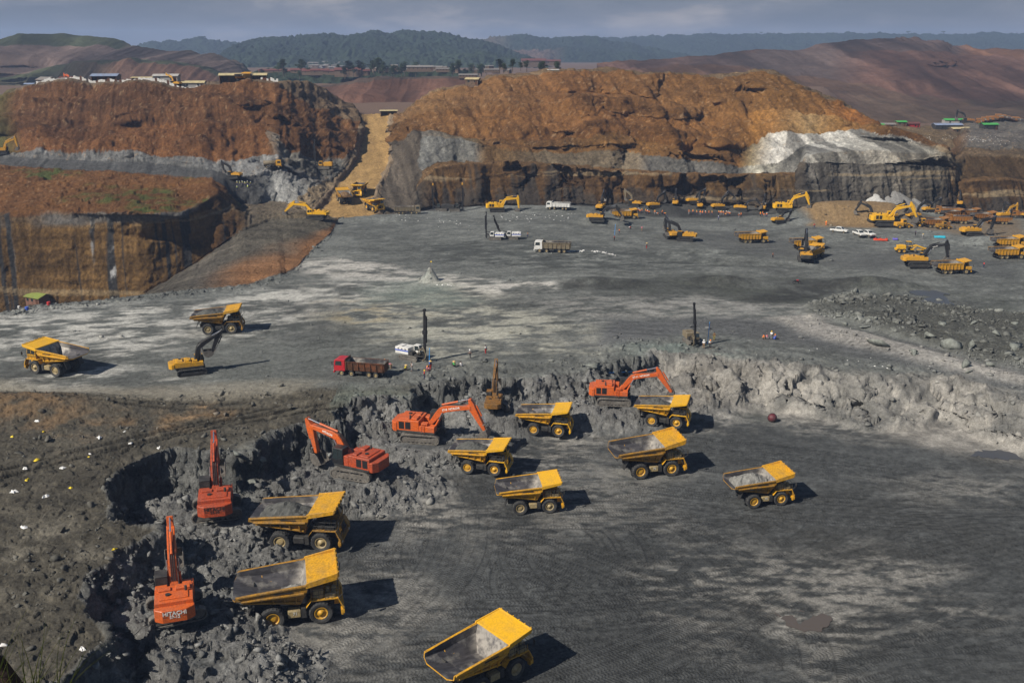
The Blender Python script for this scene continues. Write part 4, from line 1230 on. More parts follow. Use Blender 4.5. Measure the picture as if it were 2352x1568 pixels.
def dup(root, loc, rotz=0.0, label=None, group=None, scale=None, tilt=None):
    def cp(o, parent):
        c = o.copy()
        COL.objects.link(c)
        if parent is not None:
            c.parent = parent
        for ch in list(o.children):
            cp(ch, c)
        return c
    r = cp(root, None)
    r.location = loc
    r.rotation_euler = (tilt[0] if tilt else 0, tilt[1] if tilt else 0, rotz)
    if scale: r.scale = (scale,) * 3
    if label: r['label'] = label
    if group: r['group'] = group
    return r

def stand(X, Y, z0=None):
    """where the sight line through mark (X, Y) meets the ground"""
    t, r = ray(X, Y)
    t, r = float(t), float(r)
    c = int(round(column(t)))
    yy, zz = Yfin[:, c], Zfin[:, c]
    above = zz > r * yy
    i = int(np.argmax(above))
    if i > 0:
        a, b = zz[i - 1] - r * yy[i - 1], zz[i] - r * yy[i]
        y = yy[i - 1] + (yy[i] - yy[i - 1]) * (-a) / (b - a + 1e-9)
    else:
        y = z0 / r if z0 else yy[i]
    return Vector((t * y, y, ground_z(t * y, y)))

def level(p, rad=2.0):
    """lowest-footed height under a wide machine: mean ground over its footprint"""
    q = [ground_z(p.x + dx * rad, p.y + dy * rad) for dx in (-1, 0, 1) for dy in (-1, 0, 1)]
    return float(np.mean(q))

# ---------------------------------------------------------------- materials
def paint(name, col, dirt=0.35, dust=(.16, .15, .135), rough=0.5, metal=0.0, grime=0.5, low=None, spec=0.4):
    t = NT(name)
    pos = t.n.new('ShaderNodeTexCoord').outputs['Object']
    n1_ = t.noise(0.9, 6, 0.65, pos)
    n2_ = t.noise(5.0, 5, 0.7, pos)
    f_ = t.math('MULTIPLY', t.ramp(n1_, [(0.42, 0.0), (0.72, 1.0)]), dirt * 1.4, clamp=True)
    c = t.mix(f_, col, dust)
    if low is not None:
        sx = t.n.new('ShaderNodeSeparateXYZ'); t.link(pos, sx.inputs[0])
        w = t.math('MULTIPLY', t.ramp(sx.outputs[2], [(low[0], 1.0), (low[1], 0.0)]), low[2])
        c = t.mix(w, c, dust)
    g = t.ramp(n2_, [(0.32, 1 - grime), (0.6, 1.0)])
    c = t.mix(1.0, c, g, 'MULTIPLY')
    t.link(c, t.bsdf.inputs['Base Color'])
    t.bsdf.inputs['Roughness'].default_value = rough
    t.bsdf.inputs['Metallic'].default_value = metal
    t.bsdf.inputs['Specular IOR Level'].default_value = spec
    t.link(t.bump(n2_, 0.12, 0.05), t.bsdf.inputs['Normal'])
    return t.m

def rusty(name, col, rust, amount=0.5, rough=0.6):
    t = NT(name)
    pos = t.n.new('ShaderNodeTexCoord').outputs['Object']
    n1_ = t.noise(1.3, 7, 0.7, pos)
    c = t.mix(t.ramp(n1_, [(0.60 - 0.25 * amount, 0.0), (0.75 - 0.2 * amount, 1.0)]), col, rust)
    c = t.mix(1.0, c, t.ramp(t.noise(6.0, 4, 0.7, pos), [(0.3, 0.6), (0.6, 1.0)]), 'MULTIPLY')
    t.link(c, t.bsdf.inputs['Base Color'])
    t.bsdf.inputs['Roughness'].default_value = rough
    return t.m

def worn_steel():
    """bed plates: dark scoured steel, pale dust where rock has lain"""
    t = NT('worn_bed_steel')
    pos = t.n.new('ShaderNodeTexCoord').outputs['Object']
    mp = t.n.new('ShaderNodeMapping'); mp.inputs['Scale'].default_value = (0.35, 2.2, 1.2)
    t.link(pos, mp.inputs['Vector'])
    st = t.noise(1.6, 6, 0.7, mp.outputs['Vector'])
    big_ = t.noise(0.55, 5, 0.6, pos)
    c = t.mix(t.ramp(st, [(0.3, 0.0), (0.7, 1.0)]), (.028, .027, .031), (.10, .095, .10))
    c = t.mix(t.ramp(big_, [(0.50, 0.0), (0.64, 0.8)]), c, (.26, .245, .22))
    sx = t.n.new('ShaderNodeSeparateXYZ'); t.link(pos, sx.inputs[0])
    fr_ = t.math('MULTIPLY', t.ramp(t.math('MULTIPLY_ADD', sx.outputs[0], .2, .5), [(.38, 0.0), (.60, .95)]), t.ramp(t.noise(1.1, 5, .65, pos), [(.36, .15), (.55, 1.0)]))
    c = t.mix(fr_, c, (.36, .335, .30))
    t.link(c, t.bsdf.inputs['Base Color'])
    t.bsdf.inputs['Metallic'].default_value = 0.2
    t.bsdf.inputs['Roughness'].default_value = 0.42
    return t.m

def rock_material(name, col):
    t = NT(name)
    pos = t.n.new('ShaderNodeTexCoord').outputs['Object']
    n1_ = t.noise(1.5, 7, 0.7, pos)
    c = t.mix(1.0, col, t.ramp(n1_, [(0.25, 0.45), (0.75, 1.5)]), 'MULTIPLY')
    t.link(c, t.bsdf.inputs['Base Color'])
    t.link(t.bump(n1_, 0.9, 0.25), t.bsdf.inputs['Normal'])
    t.bsdf.inputs['Roughness'].default_value = 0.95
    return t.m

YEL, YEL2, AMB = (.66, .335, .012), (.56, .27, .014), (.40, .20, .018)
M_YEL = paint('yellow_paint', YEL, .42, (.24, .17, .09), rough=.5, grime=.5, low=(0.2, 2.2, .5))
M_YELD = paint('dusty_amber_paint', AMB, .5, (.20, .15, .09), rough=.55, grime=.6)
M_YELB = paint('bright_yellow_paint', (.74, .40, .012), .18, rough=.4, grime=.25)
M_YELF = paint('far_yellow_paint', (.60, .30, .015), .25, rough=.5, grime=.3)
M_ORF = paint('far_orange_paint', (.30, .125, .022), .35, rough=.5, grime=.3)
M_OR = paint('orange_paint', (.62, .115, .018), .22, (.20, .15, .12), rough=.42, grime=.45)
M_ORD = paint('red_orange_paint', (.46, .07, .02), .30, (.14, .10, .085), rough=.5, grime=.6)
M_BRN = paint('brown_amber_paint', (.26, .12, .02), .5, (.12, .09, .06), rough=.55, grime=.7)
M_DARK = paint('dark_frame_paint', (.028, .027, .026), .4, (.10, .095, .085), rough=.6)
M_BLK = paint('black_arm_paint', (.018, .018, .020), .25, (.07, .068, .065), rough=.4)
M_RUB = paint('tyre_rubber', (.022, .022, .023), .55, (.10, .098, .092), rough=.85, grime=.4)
M_RIMB = paint('beige_rim_paint', (.38, .29, .14), .35, rough=.55)
M_RIMY = paint('yellow_rim_paint', (.62, .33, .02), .25, rough=.5)
M_TRK = paint('track_steel', (.11, .10, .088), .6, (.24, .22, .19), rough=.8)
M_TRKB = paint('dark_track_steel', (.03, .03, .03), .4, (.09, .088, .083), rough=.8)
M_CHR = paint('chrome_rod', (.7, .7, .72), .1, rough=.18, metal=.9, grime=.1)
M_STEEL = paint('bucket_steel', (.16, .145, .13), .5, (.28, .26, .23), rough=.5, metal=.3)
M_WHITE = paint('white_paint', (.70, .69, .66), .35, (.34, .32, .28), rough=.45, grime=.3)
M_RED = paint('red_paint', (.42, .012, .02), .15, rough=.35, grime=.25)
M_RUST = rusty('rusty_box_paint', (.07, .035, .02), (.17, .06, .025), .6)
M_GREYBOX = rusty('dusty_grey_box_paint', (.20, .165, .11), (.12, .075, .04), .3)
M_BED = worn_steel()
M_GLASS = NT('dark_glass')
M_GLASS.bsdf.inputs['Base Color'].default_value = (.02, .028, .03, 1)
M_GLASS.bsdf.inputs['Roughness'].default_value = .08
M_GLASS.bsdf.inputs['Specular IOR Level'].default_value = .8
M_GLASS = M_GLASS.m
def flat(name, col, rough=.6, emit=None):
    t = NT(name)
    pos = t.n.new('ShaderNodeTexCoord').outputs['Object']
    c = t.mix(1.0, col, t.ramp(t.noise(3.0, 5, .65, pos), [(0.25, .72), (0.75, 1.15)]), 'MULTIPLY')
    t.link(c, t.bsdf.inputs['Base Color'])
    t.bsdf.inputs['Roughness'].default_value = rough
    return t.m
M_GRILLE = flat('dark_grille', (.015, .015, .016))
M_LET = flat('white_lettering', (.75, .74, .70))
M_LETD = flat('dark_lettering', (.03, .028, .025))
M_BLUE = flat('blue_stripe_paint', (.05, .10, .42))
M_LAMP = flat('lamp_lens', (.75, .75, .70), .15)
M_LOAD = rock_material('dark_ore', (.085, .086, .08))
M_LOADP = rock_material('pale_ore', (.20, .195, .18))
M_LOADB = rock_material('brown_earth_load', (.15, .09, .045))

def words(body, size, mat, parent, loc, rot, name='lettering', ext=0.012, bold=0.0):
    cu = bpy.data.curves.new(name, 'FONT')
    cu.body = body; cu.size = size; cu.extrude = ext; cu.offset = bold
    cu.align_x = 'CENTER'; cu.align_y = 'CENTER'; cu.resolution_u = 2
    tmp = bpy.data.objects.new('tmp_text', cu)
    COL.objects.link(tmp)
    dg = bpy.context.evaluated_depsgraph_get()
    me = bpy.data.meshes.new_from_object(tmp.evaluated_get(dg))
    bpy.data.objects.remove(tmp)
    me.name = name
    me.materials.clear(); me.materials.append(mat)
    o = bpy.data.objects.new(name, me)
    COL.objects.link(o)
    o.parent = parent
    o.location = loc
    o.rotation_euler = rot
    return o

# ---------------------------------------------------------------- wheels
def tyre_mb(r, w, seg=40, lug=True):
    m = MB()
    ri = r * 0.56
    prof = [(ri, -w * .40), (r * .70, -w * .5), (r * .90, -w * .5), (r * .965, -w * .44), (r, -w * .34), (r, -w * .02), (r, w * .02), (r, w * .34), (r * .965, w * .44), (r * .90, w * .5), (r * .70, w * .5), (ri, w * .40), (ri, -w * .40)]
    def mod(i, j, q):
        if lug and j in (3, 4, 5) and i % 2 == 0: return q * .955
        if lug and j in (6, 7, 8) and i % 2 == 1: return q * .955
        return q
    return m.lathe(prof, (0, 0, 0), seg, 0, mod)

def rim_mb(r, w, hub=True, seg=24):
    m = MB()
    a = r * .57
    s = w * .5
    if hub:      # front: protruding hub
        prof = [(a, s * .86), (a * .93, s * .92), (a * .86, s * .80), (a * .80, s * .45), (a * .60, s * .45), (a * .56, s * .7), (a * .34, s * .74), (a * .32, s * .95), (0.001, s * .98)]
    else:        # rear: deep dish with a flat cover
        prof = [(a, s * .86), (a * .92, s * .92), (a * .84, s * .78), (a * .78, s * .30), (a * .70, s * .28), (a * .66, s * .5), (a * .30, s * .52), (0.001, s * .52)]
    return m.lathe(prof, (0, 0, 0), seg)

WHEELS = {}
def wheel(parent, loc, r, w, rim, hub, side, name='wheel', lug=True, yaw=0.0, seg=40):
    key = (r, w, rim.name, hub, lug)
    if key not in WHEELS:
        a = tyre_mb(r, w, seg, lug).build('wheel', M_RUB)
        b = rim_mb(r, w, hub).build('rim', rim, None, 0, True)
        WHEELS[key] = (a.data, b.data)
        bpy.data.objects.remove(a); bpy.data.objects.remove(b)
    ma, mb_ = WHEELS[key]
    o = bpy.data.objects.new(name, ma); COL.objects.link(o)
    o.parent = parent; o.location = loc
    o.rotation_euler = (0, 0, yaw + (0 if side > 0 else math.pi))
    q = bpy.data.objects.new('rim', mb_); COL.objects.link(q); q.parent = o
    return o

# ---------------------------------------------------------------- rigid haul truck
def haul_truck(body_mat, canopy_mat, front_mat, rim, under_mat, lip=0.0, decal=True, number=None):
    """wheelbase 4.3 m, nose along +x, origin on the ground midway between the axles"""
    X0 = -2.15
    root = thing('haul_truck', 'haul truck', 'dump truck')
    S = [(-3.35, 3.10, 1.55, 3.78, 2.36), (-1.2, 2.52, 1.5, 3.98, 2.40), (1.0, 2.05, 1.45, 4.16, 2.42), (2.5, 1.78, 1.4, 4.3, 2.44)]
    tops = [-3.05, -1.1, 1.0, 3.35]
    def ring(s, top, th, inner):
        x, zf__, hf, zr, hr = s
        zk = zr - (0.42 if x < -3 else 0.75)
        g = th if inner else 0
        L = [(top, hr - g, zr), ((top * .75 + x * .25), hr * .985 - g, zk), (x, hf - g * .3, zf__ + (g * 1.1 if inner else 0))]
        return [(X0 + p, y, z) for p, y, z in L] + [(X0 + p, -y, z) for p, y, z in reversed(L)]
    b = MB()
    outer = [ring(s, t_, 0, False) for s, t_ in zip(S, tops)]
    inn = []
    for i, (s, t_) in enumerate(zip(S, tops)):
        s2 = list(s); t2 = t_
        if i == 3:
            s2[0] -= 0.16; t2 -= 0.16
        inn.append(ring(s2, t2, 0.13, True))
    b.loft(outer, 0, closed=False, caps=False)
    b.loft(inn, 1, closed=False, caps=False)
    n = 6
    def strip(A, B, mi):
        vs = list(A) + list(B)
        b._add(vs, [(i, i + 1, len(A) + i + 1, len(A) + i) for i in range(len(A) - 1)], mi)
    strip(outer[0], inn[0], 0)                                           # tail edge
    for j in (0, 5):
        strip([r_[j] for r_ in outer], [r_[j] for r_ in inn], 0)         # top rails
    b._add(outer[3], [tuple(range(6))], 0)
    b._add(inn[3], [(0, 1, 2, 3, 4, 5)], 1)
    for s_ in (1, -1):                                                   # rail flange and the two long stiffeners
        b.hexa([(X0 - 2.95, s_ * 2.34, 3.66), (X0 - 2.95, s_ * 2.50, 3.66), (X0 - 2.95, s_ * 2.50, 3.82), (X0 - 2.95, s_ * 2.34, 3.82),
                (X0 + 3.2, s_ * 2.42, 4.18), (X0 + 3.2, s_ * 2.58, 4.18), (X0 + 3.2, s_ * 2.58, 4.36), (X0 + 3.2, s_ * 2.42, 4.36)], 0)
        b.hexa([(X0 - 2.6, s_ * 2.30, 3.22), (X0 - 2.6, s_ * 2.46, 3.22), (X0 - 2.6, s_ * 2.46, 3.36), (X0 - 2.6, s_ * 2.30, 3.36),
                (X0 + 2.9, s_ * 2.36, 3.40), (X0 + 2.9, s_ * 2.52, 3.40), (X0 + 2.9, s_ * 2.52, 3.58), (X0 + 2.9, s_ * 2.36, 3.58)], 0)
        b.hexa([(X0 - 2.5, s_ * 1.86, 2.80), (X0 - 2.5, s_ * 2.06, 2.86), (X0 - 2.5, s_ * 2.06, 3.00), (X0 - 2.5, s_ * 1.86, 3.00),
                (X0 + 2.55, s_ * 1.70, 2.10), (X0 + 2.55, s_ * 1.96, 2.22), (X0 + 2.55, s_ * 1.96, 2.42), (X0 + 2.55, s_ * 1.74, 2.42)], 0)
        for q in range(5):                                               # slanting ribs between them
            xr = X0 - 1.9 + q * 1.0
            zb_ = 2.78 - q * 0.155
            b.hexa([(xr, s_ * 1.72, zb_), (xr + .12, s_ * 1.72, zb_), (xr + .12, s_ * 1.96, zb_), (xr, s_ * 1.96, zb_),
                    (xr, s_ * 2.30, 3.30 + q * .03), (xr + .12, s_ * 2.30, 3.30 + q * .03), (xr + .12, s_ * 2.42, 3.30 + q * .03), (xr, s_ * 2.42, 3.30 + q * .03)], 0)
    b.build('dump_body', [body_mat, M_BED], root, 0.02)
    c = MB()
    c.hexa([(X0 + 3.18, 2.44, 4.28), (X0 + 3.18, -2.44, 4.28), (X0 + 3.18, -2.44, 4.44), (X0 + 3.18, 2.44, 4.44),
            (X0 + 5.95, 2.3, 4.70), (X0 + 5.95, -2.3, 4.70), (X0 + 5.95, -2.3, 4.84), (X0 + 5.95, 2.3, 4.84)])
    for s_ in (1, -1):
        c.hexa([(X0 + 3.1, s_ * 2.44, 4.0), (X0 + 3.1, s_ * 2.58, 4.0), (X0 + 3.1, s_ * 2.58, 4.5), (X0 + 3.1, s_ * 2.44, 4.5),
                (X0 + 5.9, s_ * 2.30, 4.50), (X0 + 5.9, s_ * 2.42, 4.50), (X0 + 5.9, s_ * 2.42, 4.88 + lip), (X0 + 5.9, s_ * 2.30, 4.88 + lip)])
    c.span((X0 + 5.86, -2.40, 4.62), (X0 + 6.0, 2.40, 4.90 + lip))
    for q in range(6):
        c.span((X0 + 6.0, -2.2 + q * .86, 4.6), (X0 + 6.1, -2.1 + q * .86, 4.95 + lip))
    c.build('canopy', canopy_mat, root, 0.02)
    f_ = MB()                                                            # frame
    for s_ in (1, -1):
        f_.hexa([(X0 - 1.6, s_ * .45, 1.25), (X0 - 1.6, s_ * .85, 1.25), (X0 - 1.6, s_ * .85, 1.85), (X0 - 1.6, s_ * .45, 1.85),
                 (X0 + 5.6, s_ * .45, 1.1), (X0 + 5.6, s_ * .85, 1.1), (X0 + 5.6, s_ * .85, 1.6), (X0 + 5.6, s_ * .45, 1.6)])
        f_.cyl((X0 + 1.3, s_ * 1.0, 1.2), (X0 + 0.4, s_ * 1.0, 2.1), .17, seg=10)          # hoist rams
        f_.span((X0 + 2.55, s_ * 1.35, .75), (X0 + 3.0, s_ * 1.95, 1.75))                    # steps bracket
        f_.cyl((X0 + 4.3, s_ * 1.05, 1.0), (X0 + 4.3, s_ * 1.0, 2.3), .2, seg=10)
    f_.cyl((X0, -1.3, 1.08), (X0, 1.3, 1.08), .42, seg=12)
    f_.span((X0 - .6, -.5, .8), (X0 + 1.2, .5, 1.5))
    f_.cyl((X0 + 4.3, -1.4, 1.08), (X0 + 4.3, 1.4, 1.08), .22, seg=10)
    f_.span((X0 + 3.3, -.7, 1.2), (X0 + 5.9, .7, 2.3))
    for s_ in (1, -1):
        f_.hexa([(X0 - 2.2, s_ * 1.0, 1.4), (X0 - 2.2, s_ * 1.9, 1.4), (X0 - 2.12, s_ * 1.9, 1.4), (X0 - 2.12, s_ * 1.0, 1.4),
                 (X0 - 1.6, s_ * 1.0, 2.9), (X0 - 1.6, s_ * 1.9, 2.9), (X0 - 1.52, s_ * 1.9, 2.9), (X0 - 1.52, s_ * 1.0, 2.9)])
    f_.build('chassis', M_DARK, root, 0.015)
    for s_ in (1, -1):
        tk = MB().span((X0 + 1.35, s_ * 1.15, .85), (X0 + 2.5, s_ * 1.95, 1.55))
        tk.build('fuel_tank', under_mat, root, 0.05)
    d = MB()                                                             # deck, fenders, bonnet
    d.span((X0 + 3.45, -2.05, 2.34), (X0 + 5.95, 2.05, 2.46))
    for s_ in (1, -1):
        d.hexa([(X0 + 3.0, s_ * 1.35, 1.75), (X0 + 3.0, s_ * 2.1, 1.75), (X0 + 3.06, s_ * 2.1, 1.87), (X0 + 3.06, s_ * 1.35, 1.87),
                (X0 + 3.42, s_ * 1.35, 2.34), (X0 + 3.42, s_ * 2.1, 2.34), (X0 + 3.48, s_ * 2.1, 2.46), (X0 + 3.48, s_ * 1.35, 2.46)])
        d.hexa([(X0 + 5.9, s_ * 1.3, 2.3), (X0 + 5.9, s_ * 2.12, 2.3), (X0 + 5.9, s_ * 2.12, 2.46), (X0 + 5.9, s_ * 1.3, 2.46),
                (X0 + 6.3, s_ * 1.3, 1.25), (X0 + 6.3, s_ * 2.12, 1.25), (X0 + 6.42, s_ * 2.12, 1.45), (X0 + 6.42, s_ * 1.3, 1.45)])
    d.span((X0 + 5.55, -.85, 1.15), (X0 + 6.12, .85, 2.66))
    d.span((X0 + 6.1, -2.12, .85), (X0 + 6.42, 2.12, 1.25))
    for s_ in (1, -1):
        d.span((X0 + 6.12, s_ * 1.55, .62), (X0 + 6.34, s_ * 1.95, .85))
    d.build('front_deck', front_mat, root, 0.02)
    MB().span((X0 + 6.12, -.7, 1.3), (X0 + 6.15, .7, 2.5)).build('radiator_grille', M_GRILLE, root)
    for s_ in (1, -1):
        MB().cyl((X0 + 6.42, s_ * 1.45, 1.05), (X0 + 6.47, s_ * 1.45, 1.05), .13).build('headlight', M_LAMP, root)
    k = MB()
    k.prism([(X0 + 3.95, 2.46), (X0 + 5.75, 2.46), (X0 + 5.85, 3.25), (X0 + 5.6, 4.12), (X0 + 3.95, 4.12)], .35, 1.85)
    cab_o = k.build('cab', front_mat, root, 0.03)
    w_ = MB()
    for y in (.345, 1.852):
        w_.prism([(X0 + 4.15, 3.2), (X0 + 4.85, 3.2), (X0 + 4.85, 3.98), (X0 + 4.15, 3.98)], y - .003, y + .003)
        w_.prism([(X0 + 4.95, 3.2), (X0 + 5.72, 3.2), (X0 + 5.55, 3.98), (X0 + 4.95, 3.98)], y - .003, y + .003)
    w_.hexa([(X0 + 5.855, .45, 3.27), (X0 + 5.855, 1.75, 3.27), (X0 + 5.86, 1.75, 3.27), (X0 + 5.86, .45, 3.27),
             (X0 + 5.625, .45, 4.05), (X0 + 5.625, 1.75, 4.05), (X0 + 5.635, 1.75, 4.05), (X0 + 5.635, .45, 4.05)])
    w_.build('window', M_GLASS, cab_o)
    a = MB()                                                             # air cleaners, blower box on the off side
    for q in range(2):
        a.cyl((X0 + 5.0 + q * .55, -1.2, 2.46), (X0 + 5.0 + q * .55, -1.2, 3.25), .22, seg=12)
    a.span((X0 + 3.7, -1.75, 2.46), (X0 + 4.6, -.7, 3.35))
    a.span((X0 + 4.7, -1.9, 2.46), (X0 + 5.7, -1.55, 2.85))
    a.build('air_cleaner', under_mat, root, 0.02)
    for yy in (-2.02, 2.02):
        h = MB()
        for z_ in (2.95, 3.4):
            h.tube([(X0 + 3.6, yy, z_), (X0 + 5.95, yy, z_)], .025)
            if yy < 0:
                h.tube([(X0 + 5.95, -2.02, z_), (X0 + 5.95, -.2, z_)], .025)
        for q in range(5):
            h.tube([(X0 + 3.6 + q * .58, yy, 2.46), (X0 + 3.6 + q * .58, yy, 3.4)], .025)
        h.build('handrail', M_DARK, root)
    l = MB()
    for s_ in (.95, 1.45):
        l.tube([(X0 + 6.45, -s_, .7), (X0 + 6.2, -s_, 2.7)], .035)
    for q in range(6):
        l.tube([(X0 + 6.45 - q * .05, -.95, .8 + q * .32), (X0 + 6.45 - q * .05, -1.45, .8 + q * .32)], .03)
    l.build('ladder', front_mat, root)
    for s_ in (1, -1):
        mr = MB().tube([(X0 + 5.95, s_ * 2.05, 2.5), (X0 + 6.35, s_ * 2.3, 3.0), (X0 + 6.35, s_ * 2.3, 3.6)], .03)
        mr.span((X0 + 6.3, s_ * 2.3 - .14, 3.1), (X0 + 6.36, s_ * 2.3 + .14, 3.6))
        mr.build('mirror', M_DARK, root)
    for s_ in (1, -1):
        wheel(root, (X0 + 4.3, s_ * 1.85, 1.09), 1.09, .66, rim, True, s_, yaw=0.0)
        wheel(root, (X0, s_ * 1.98, 1.09), 1.09, .64, rim, False, s_)
        wheel(root, (X0, s_ * 1.28, 1.09), 1.09, .64, rim, False, s_)
    if decal:
        for s_ in (1, -1):
            g = MB().span((X0 + .3, s_ * 2.44, 3.66), (X0 + 1.9, s_ * 2.448, 3.80))
            g.build('body_stripe', M_LETD, root)
    if number:
        words(number, .42, M_LET, root, (X0 + 2.0, -1.96, 1.25), (math.pi / 2, 0, 0), 'number_plate')
    return root

def heap_mb(L, W, H, seed, nx=22, ny=14, peak=0.5):
    """a load of broken rock: lumpy heap with a skirt hidden in the bed"""
    rs = np.random.RandomState(seed)
    gx, gy = np.meshgrid(np.linspace(-1, 1, nx), np.linspace(-1, 1, ny), indexing='ij')
    rr = np.sqrt((np.abs(gx - (peak - .5)) ** 2.2 + np.abs(gy) ** 2.2))
    z = H * np.clip(1 - rr, 0, 1) ** 0.75 + 0.10 * H * fbm(gx * 2 + seed, gy * 2, f=1.5, octv=4, seed=seed) + facets(gx * L / 2 + seed, gy * W / 2, .55, seed) * .22
    edge = np.maximum(np.abs(gx), np.abs(gy)) > .99
    z = np.where(edge, -0.5, z)
    m = MB()
    vs = np.stack([gx * L / 2, gy * W / 2, z], -1).reshape(-1, 3)
    m._add([tuple(map(float, q)) for q in vs], [tuple(int(i) for i in q) for q in grid_quads(nx, ny)], 0)
    return m

TRUCKS = {}
TRUCKS['yellow'] = haul_truck(M_YEL, M_YELB, M_YEL, M_RIMB, M_RIMB)
TRUCKS['amber'] = haul_truck(M_YELD, M_YEL, M_YELD, M_RIMB, M_DARK, lip=.05)
TRUCKS['lipped'] = haul_truck(M_YELD, M_YEL, M_YEL, M_RIMY, M_RIMB, lip=.28, number='71')
TRUCKS['bright'] = haul_truck(M_YEL, M_YELB, M_YELB, M_RIMY, M_DARK)
used_trucks = set()
def put_truck(kind, X, Y, head, scale, label, load=None, load_label=None, group='rigid haul trucks in the pit', pitch=0.0, sink=0.0):
    """X, Y: survey mark on the ground below the truck's middle; head in degrees, 0 = to the right, 90 = away"""
    p = stand(X, Y)
    z = min(level(p, 1.6), level(p, 0.5) + .25) - sink
    loc = Vector((p.x, p.y, z))
    src = TRUCKS[kind]
    if kind in used_trucks:
        r_ = dup(src, loc, R(head), label, group, scale, (0, -R(pitch)))
    else:
        used_trucks.add(kind)
        r_ = src
        r_.location = loc; r_.rotation_euler = (0, -R(pitch), R(head)); r_.scale = (scale,) * 3
        tag(r_, label, 'dump truck', group)
    if load:
        mat, (lx, lw, lh, lz, ln, pk) = load
        ld = heap_mb(ln, lw, lh, int(X) % 97, peak=pk).build('rock_load', mat, None)
        M_ = Matrix.Translation(loc) @ Euler((0, -R(pitch), R(head))).to_matrix().to_4x4()
        ld.matrix_world = M_ @ Matrix.Scale(scale, 4) @ Matrix.Translation((lx, 0, lz))
        ld.rotation_mode = 'XYZ'
        tag(ld, load_label, 'ore load')
    return r_
# load spec: x centre, width, height, z of its skirt, length, peak bias
FULL = (-1.9, 4.0, 1.25, 3.35, 5.6, 0.5)
HALF = (-1.0, 3.2, .75, 2.85, 3.6, 0.6)
LITTLE = (-.2, 2.9, .55, 2.45, 2.4, 0.75)
SMALL_, BIG_ = 0.97, 1.24
put_truck('yellow', 128, 853, 160, 1.12, 'empty yellow haul truck facing left on the grey bench at the far left', group='haul trucks on the upper bench')
put_truck('amber', 509, 761, 8, 1.08, 'loaded yellow haul truck standing alone on the bench behind the yellow excavator', (M_LOAD, FULL), 'dark rock heaped in the haul truck standing alone on the upper bench', group='haul trucks on the upper bench')
put_truck('amber', 704, 1248, -4, BIG_, 'large dusty haul truck loaded with dark rock beside the pit wall heap', (M_LOAD, FULL), 'dark rock mound in the large haul truck below the red excavator')
put_truck('lipped', 683, 1412, 13, BIG_, 'large haul truck with scoured empty bed beside the excavator lettered 57-12', (M_LOADP, LITTLE), 'few grey rocks left in the nearly empty large haul truck')
put_truck('yellow', 1113, 1556, 40, 1.10, 'bright yellow empty haul truck seen from behind at the bottom of the pit')
put_truck('bright', 1112, 1078, -13, SMALL_, 'yellow haul truck being filled under the lowered bucket of the orange excavator', (M_LOAD, FULL), 'fresh dark spoil in the haul truck under the orange bucket')
put_truck('yellow', 1224, 1166, 7, SMALL_, 'empty haul truck with clean yellow sides turning in front of the truck being filled')
put_truck('bright', 1258, 994, -11, SMALL_, 'yellow haul truck waiting below the brown excavator on its rock shelf', (M_LOAD, HALF), 'thin layer of dark rock in the waiting haul truck')
put_truck('bright', 1528, 970, -16, SMALL_, 'yellow haul truck being loaded by the excavator under the pale wall', (M_LOAD, FULL), 'dark spoil in the haul truck below the pale wall')
put_truck('lipped', 1494, 1082, 12, 1.16, 'large empty haul truck with raised canopy lip, its steel bed scoured bright', (M_LOADP, LITTLE), 'patch of pale grit in the bed of the lipped haul truck')
put_truck('lipped', 1748, 1150, 11, SMALL_, 'rightmost haul truck on the pit floor, numbered 71, heaped with grey gravel', (M_LOADP, FULL), 'grey gravel heaped in the truck numbered 71')
put_truck('amber', 790, 464, 112, 1.0, 'haul truck with brown earth load climbing the tan ramp', (M_LOADB, FULL), 'brown earth load in the truck climbing the ramp', 'haul trucks on the tan ramp', pitch=5)
put_truck('bright', 826, 447, -98, 1.0, 'yellow haul truck coming down the tan ramp head on', None, None, 'haul trucks on the tan ramp', pitch=-8)
put_truck('bright', 860, 484, -52, 1.0, 'lowest haul truck leaving the foot of the tan ramp', (M_LOAD, LITTLE), 'sprinkling of rock in the truck at the ramp foot', 'haul trucks on the tan ramp', pitch=-4)
# ---------------------------------------------------------------- excavators
def rot2(a):
    c, s = math.cos(a), math.sin(a)
    return lambda p: (p[0] * c - p[1] * s, p[0] * s + p[1] * c)

def chain(L, Hh, n_arc=7, per=0.26):
    """outline of a crawler track, with shoe teeth"""
    r = Hh / 2
    pts = []
    straight = L - 2 * r
    n = max(6, int(straight / per))
    for i in range(n):
        pts.append((-straight / 2 + straight * i / n, Hh))
    for i in range(n_arc):
        a = math.pi / 2 - math.pi * i / (n_arc - 1) * 1.0
        pts.append((straight / 2 + r * math.cos(a), r + r * math.sin(a)))
    for i in range(n):
        pts.append((straight / 2 - straight * i / n, 0.0))
    for i in range(n_arc):
        a = -math.pi / 2 - math.pi * i / (n_arc - 1)
        pts.append((-straight / 2 + r * math.cos(a), r + r * math.sin(a)))
    return pts

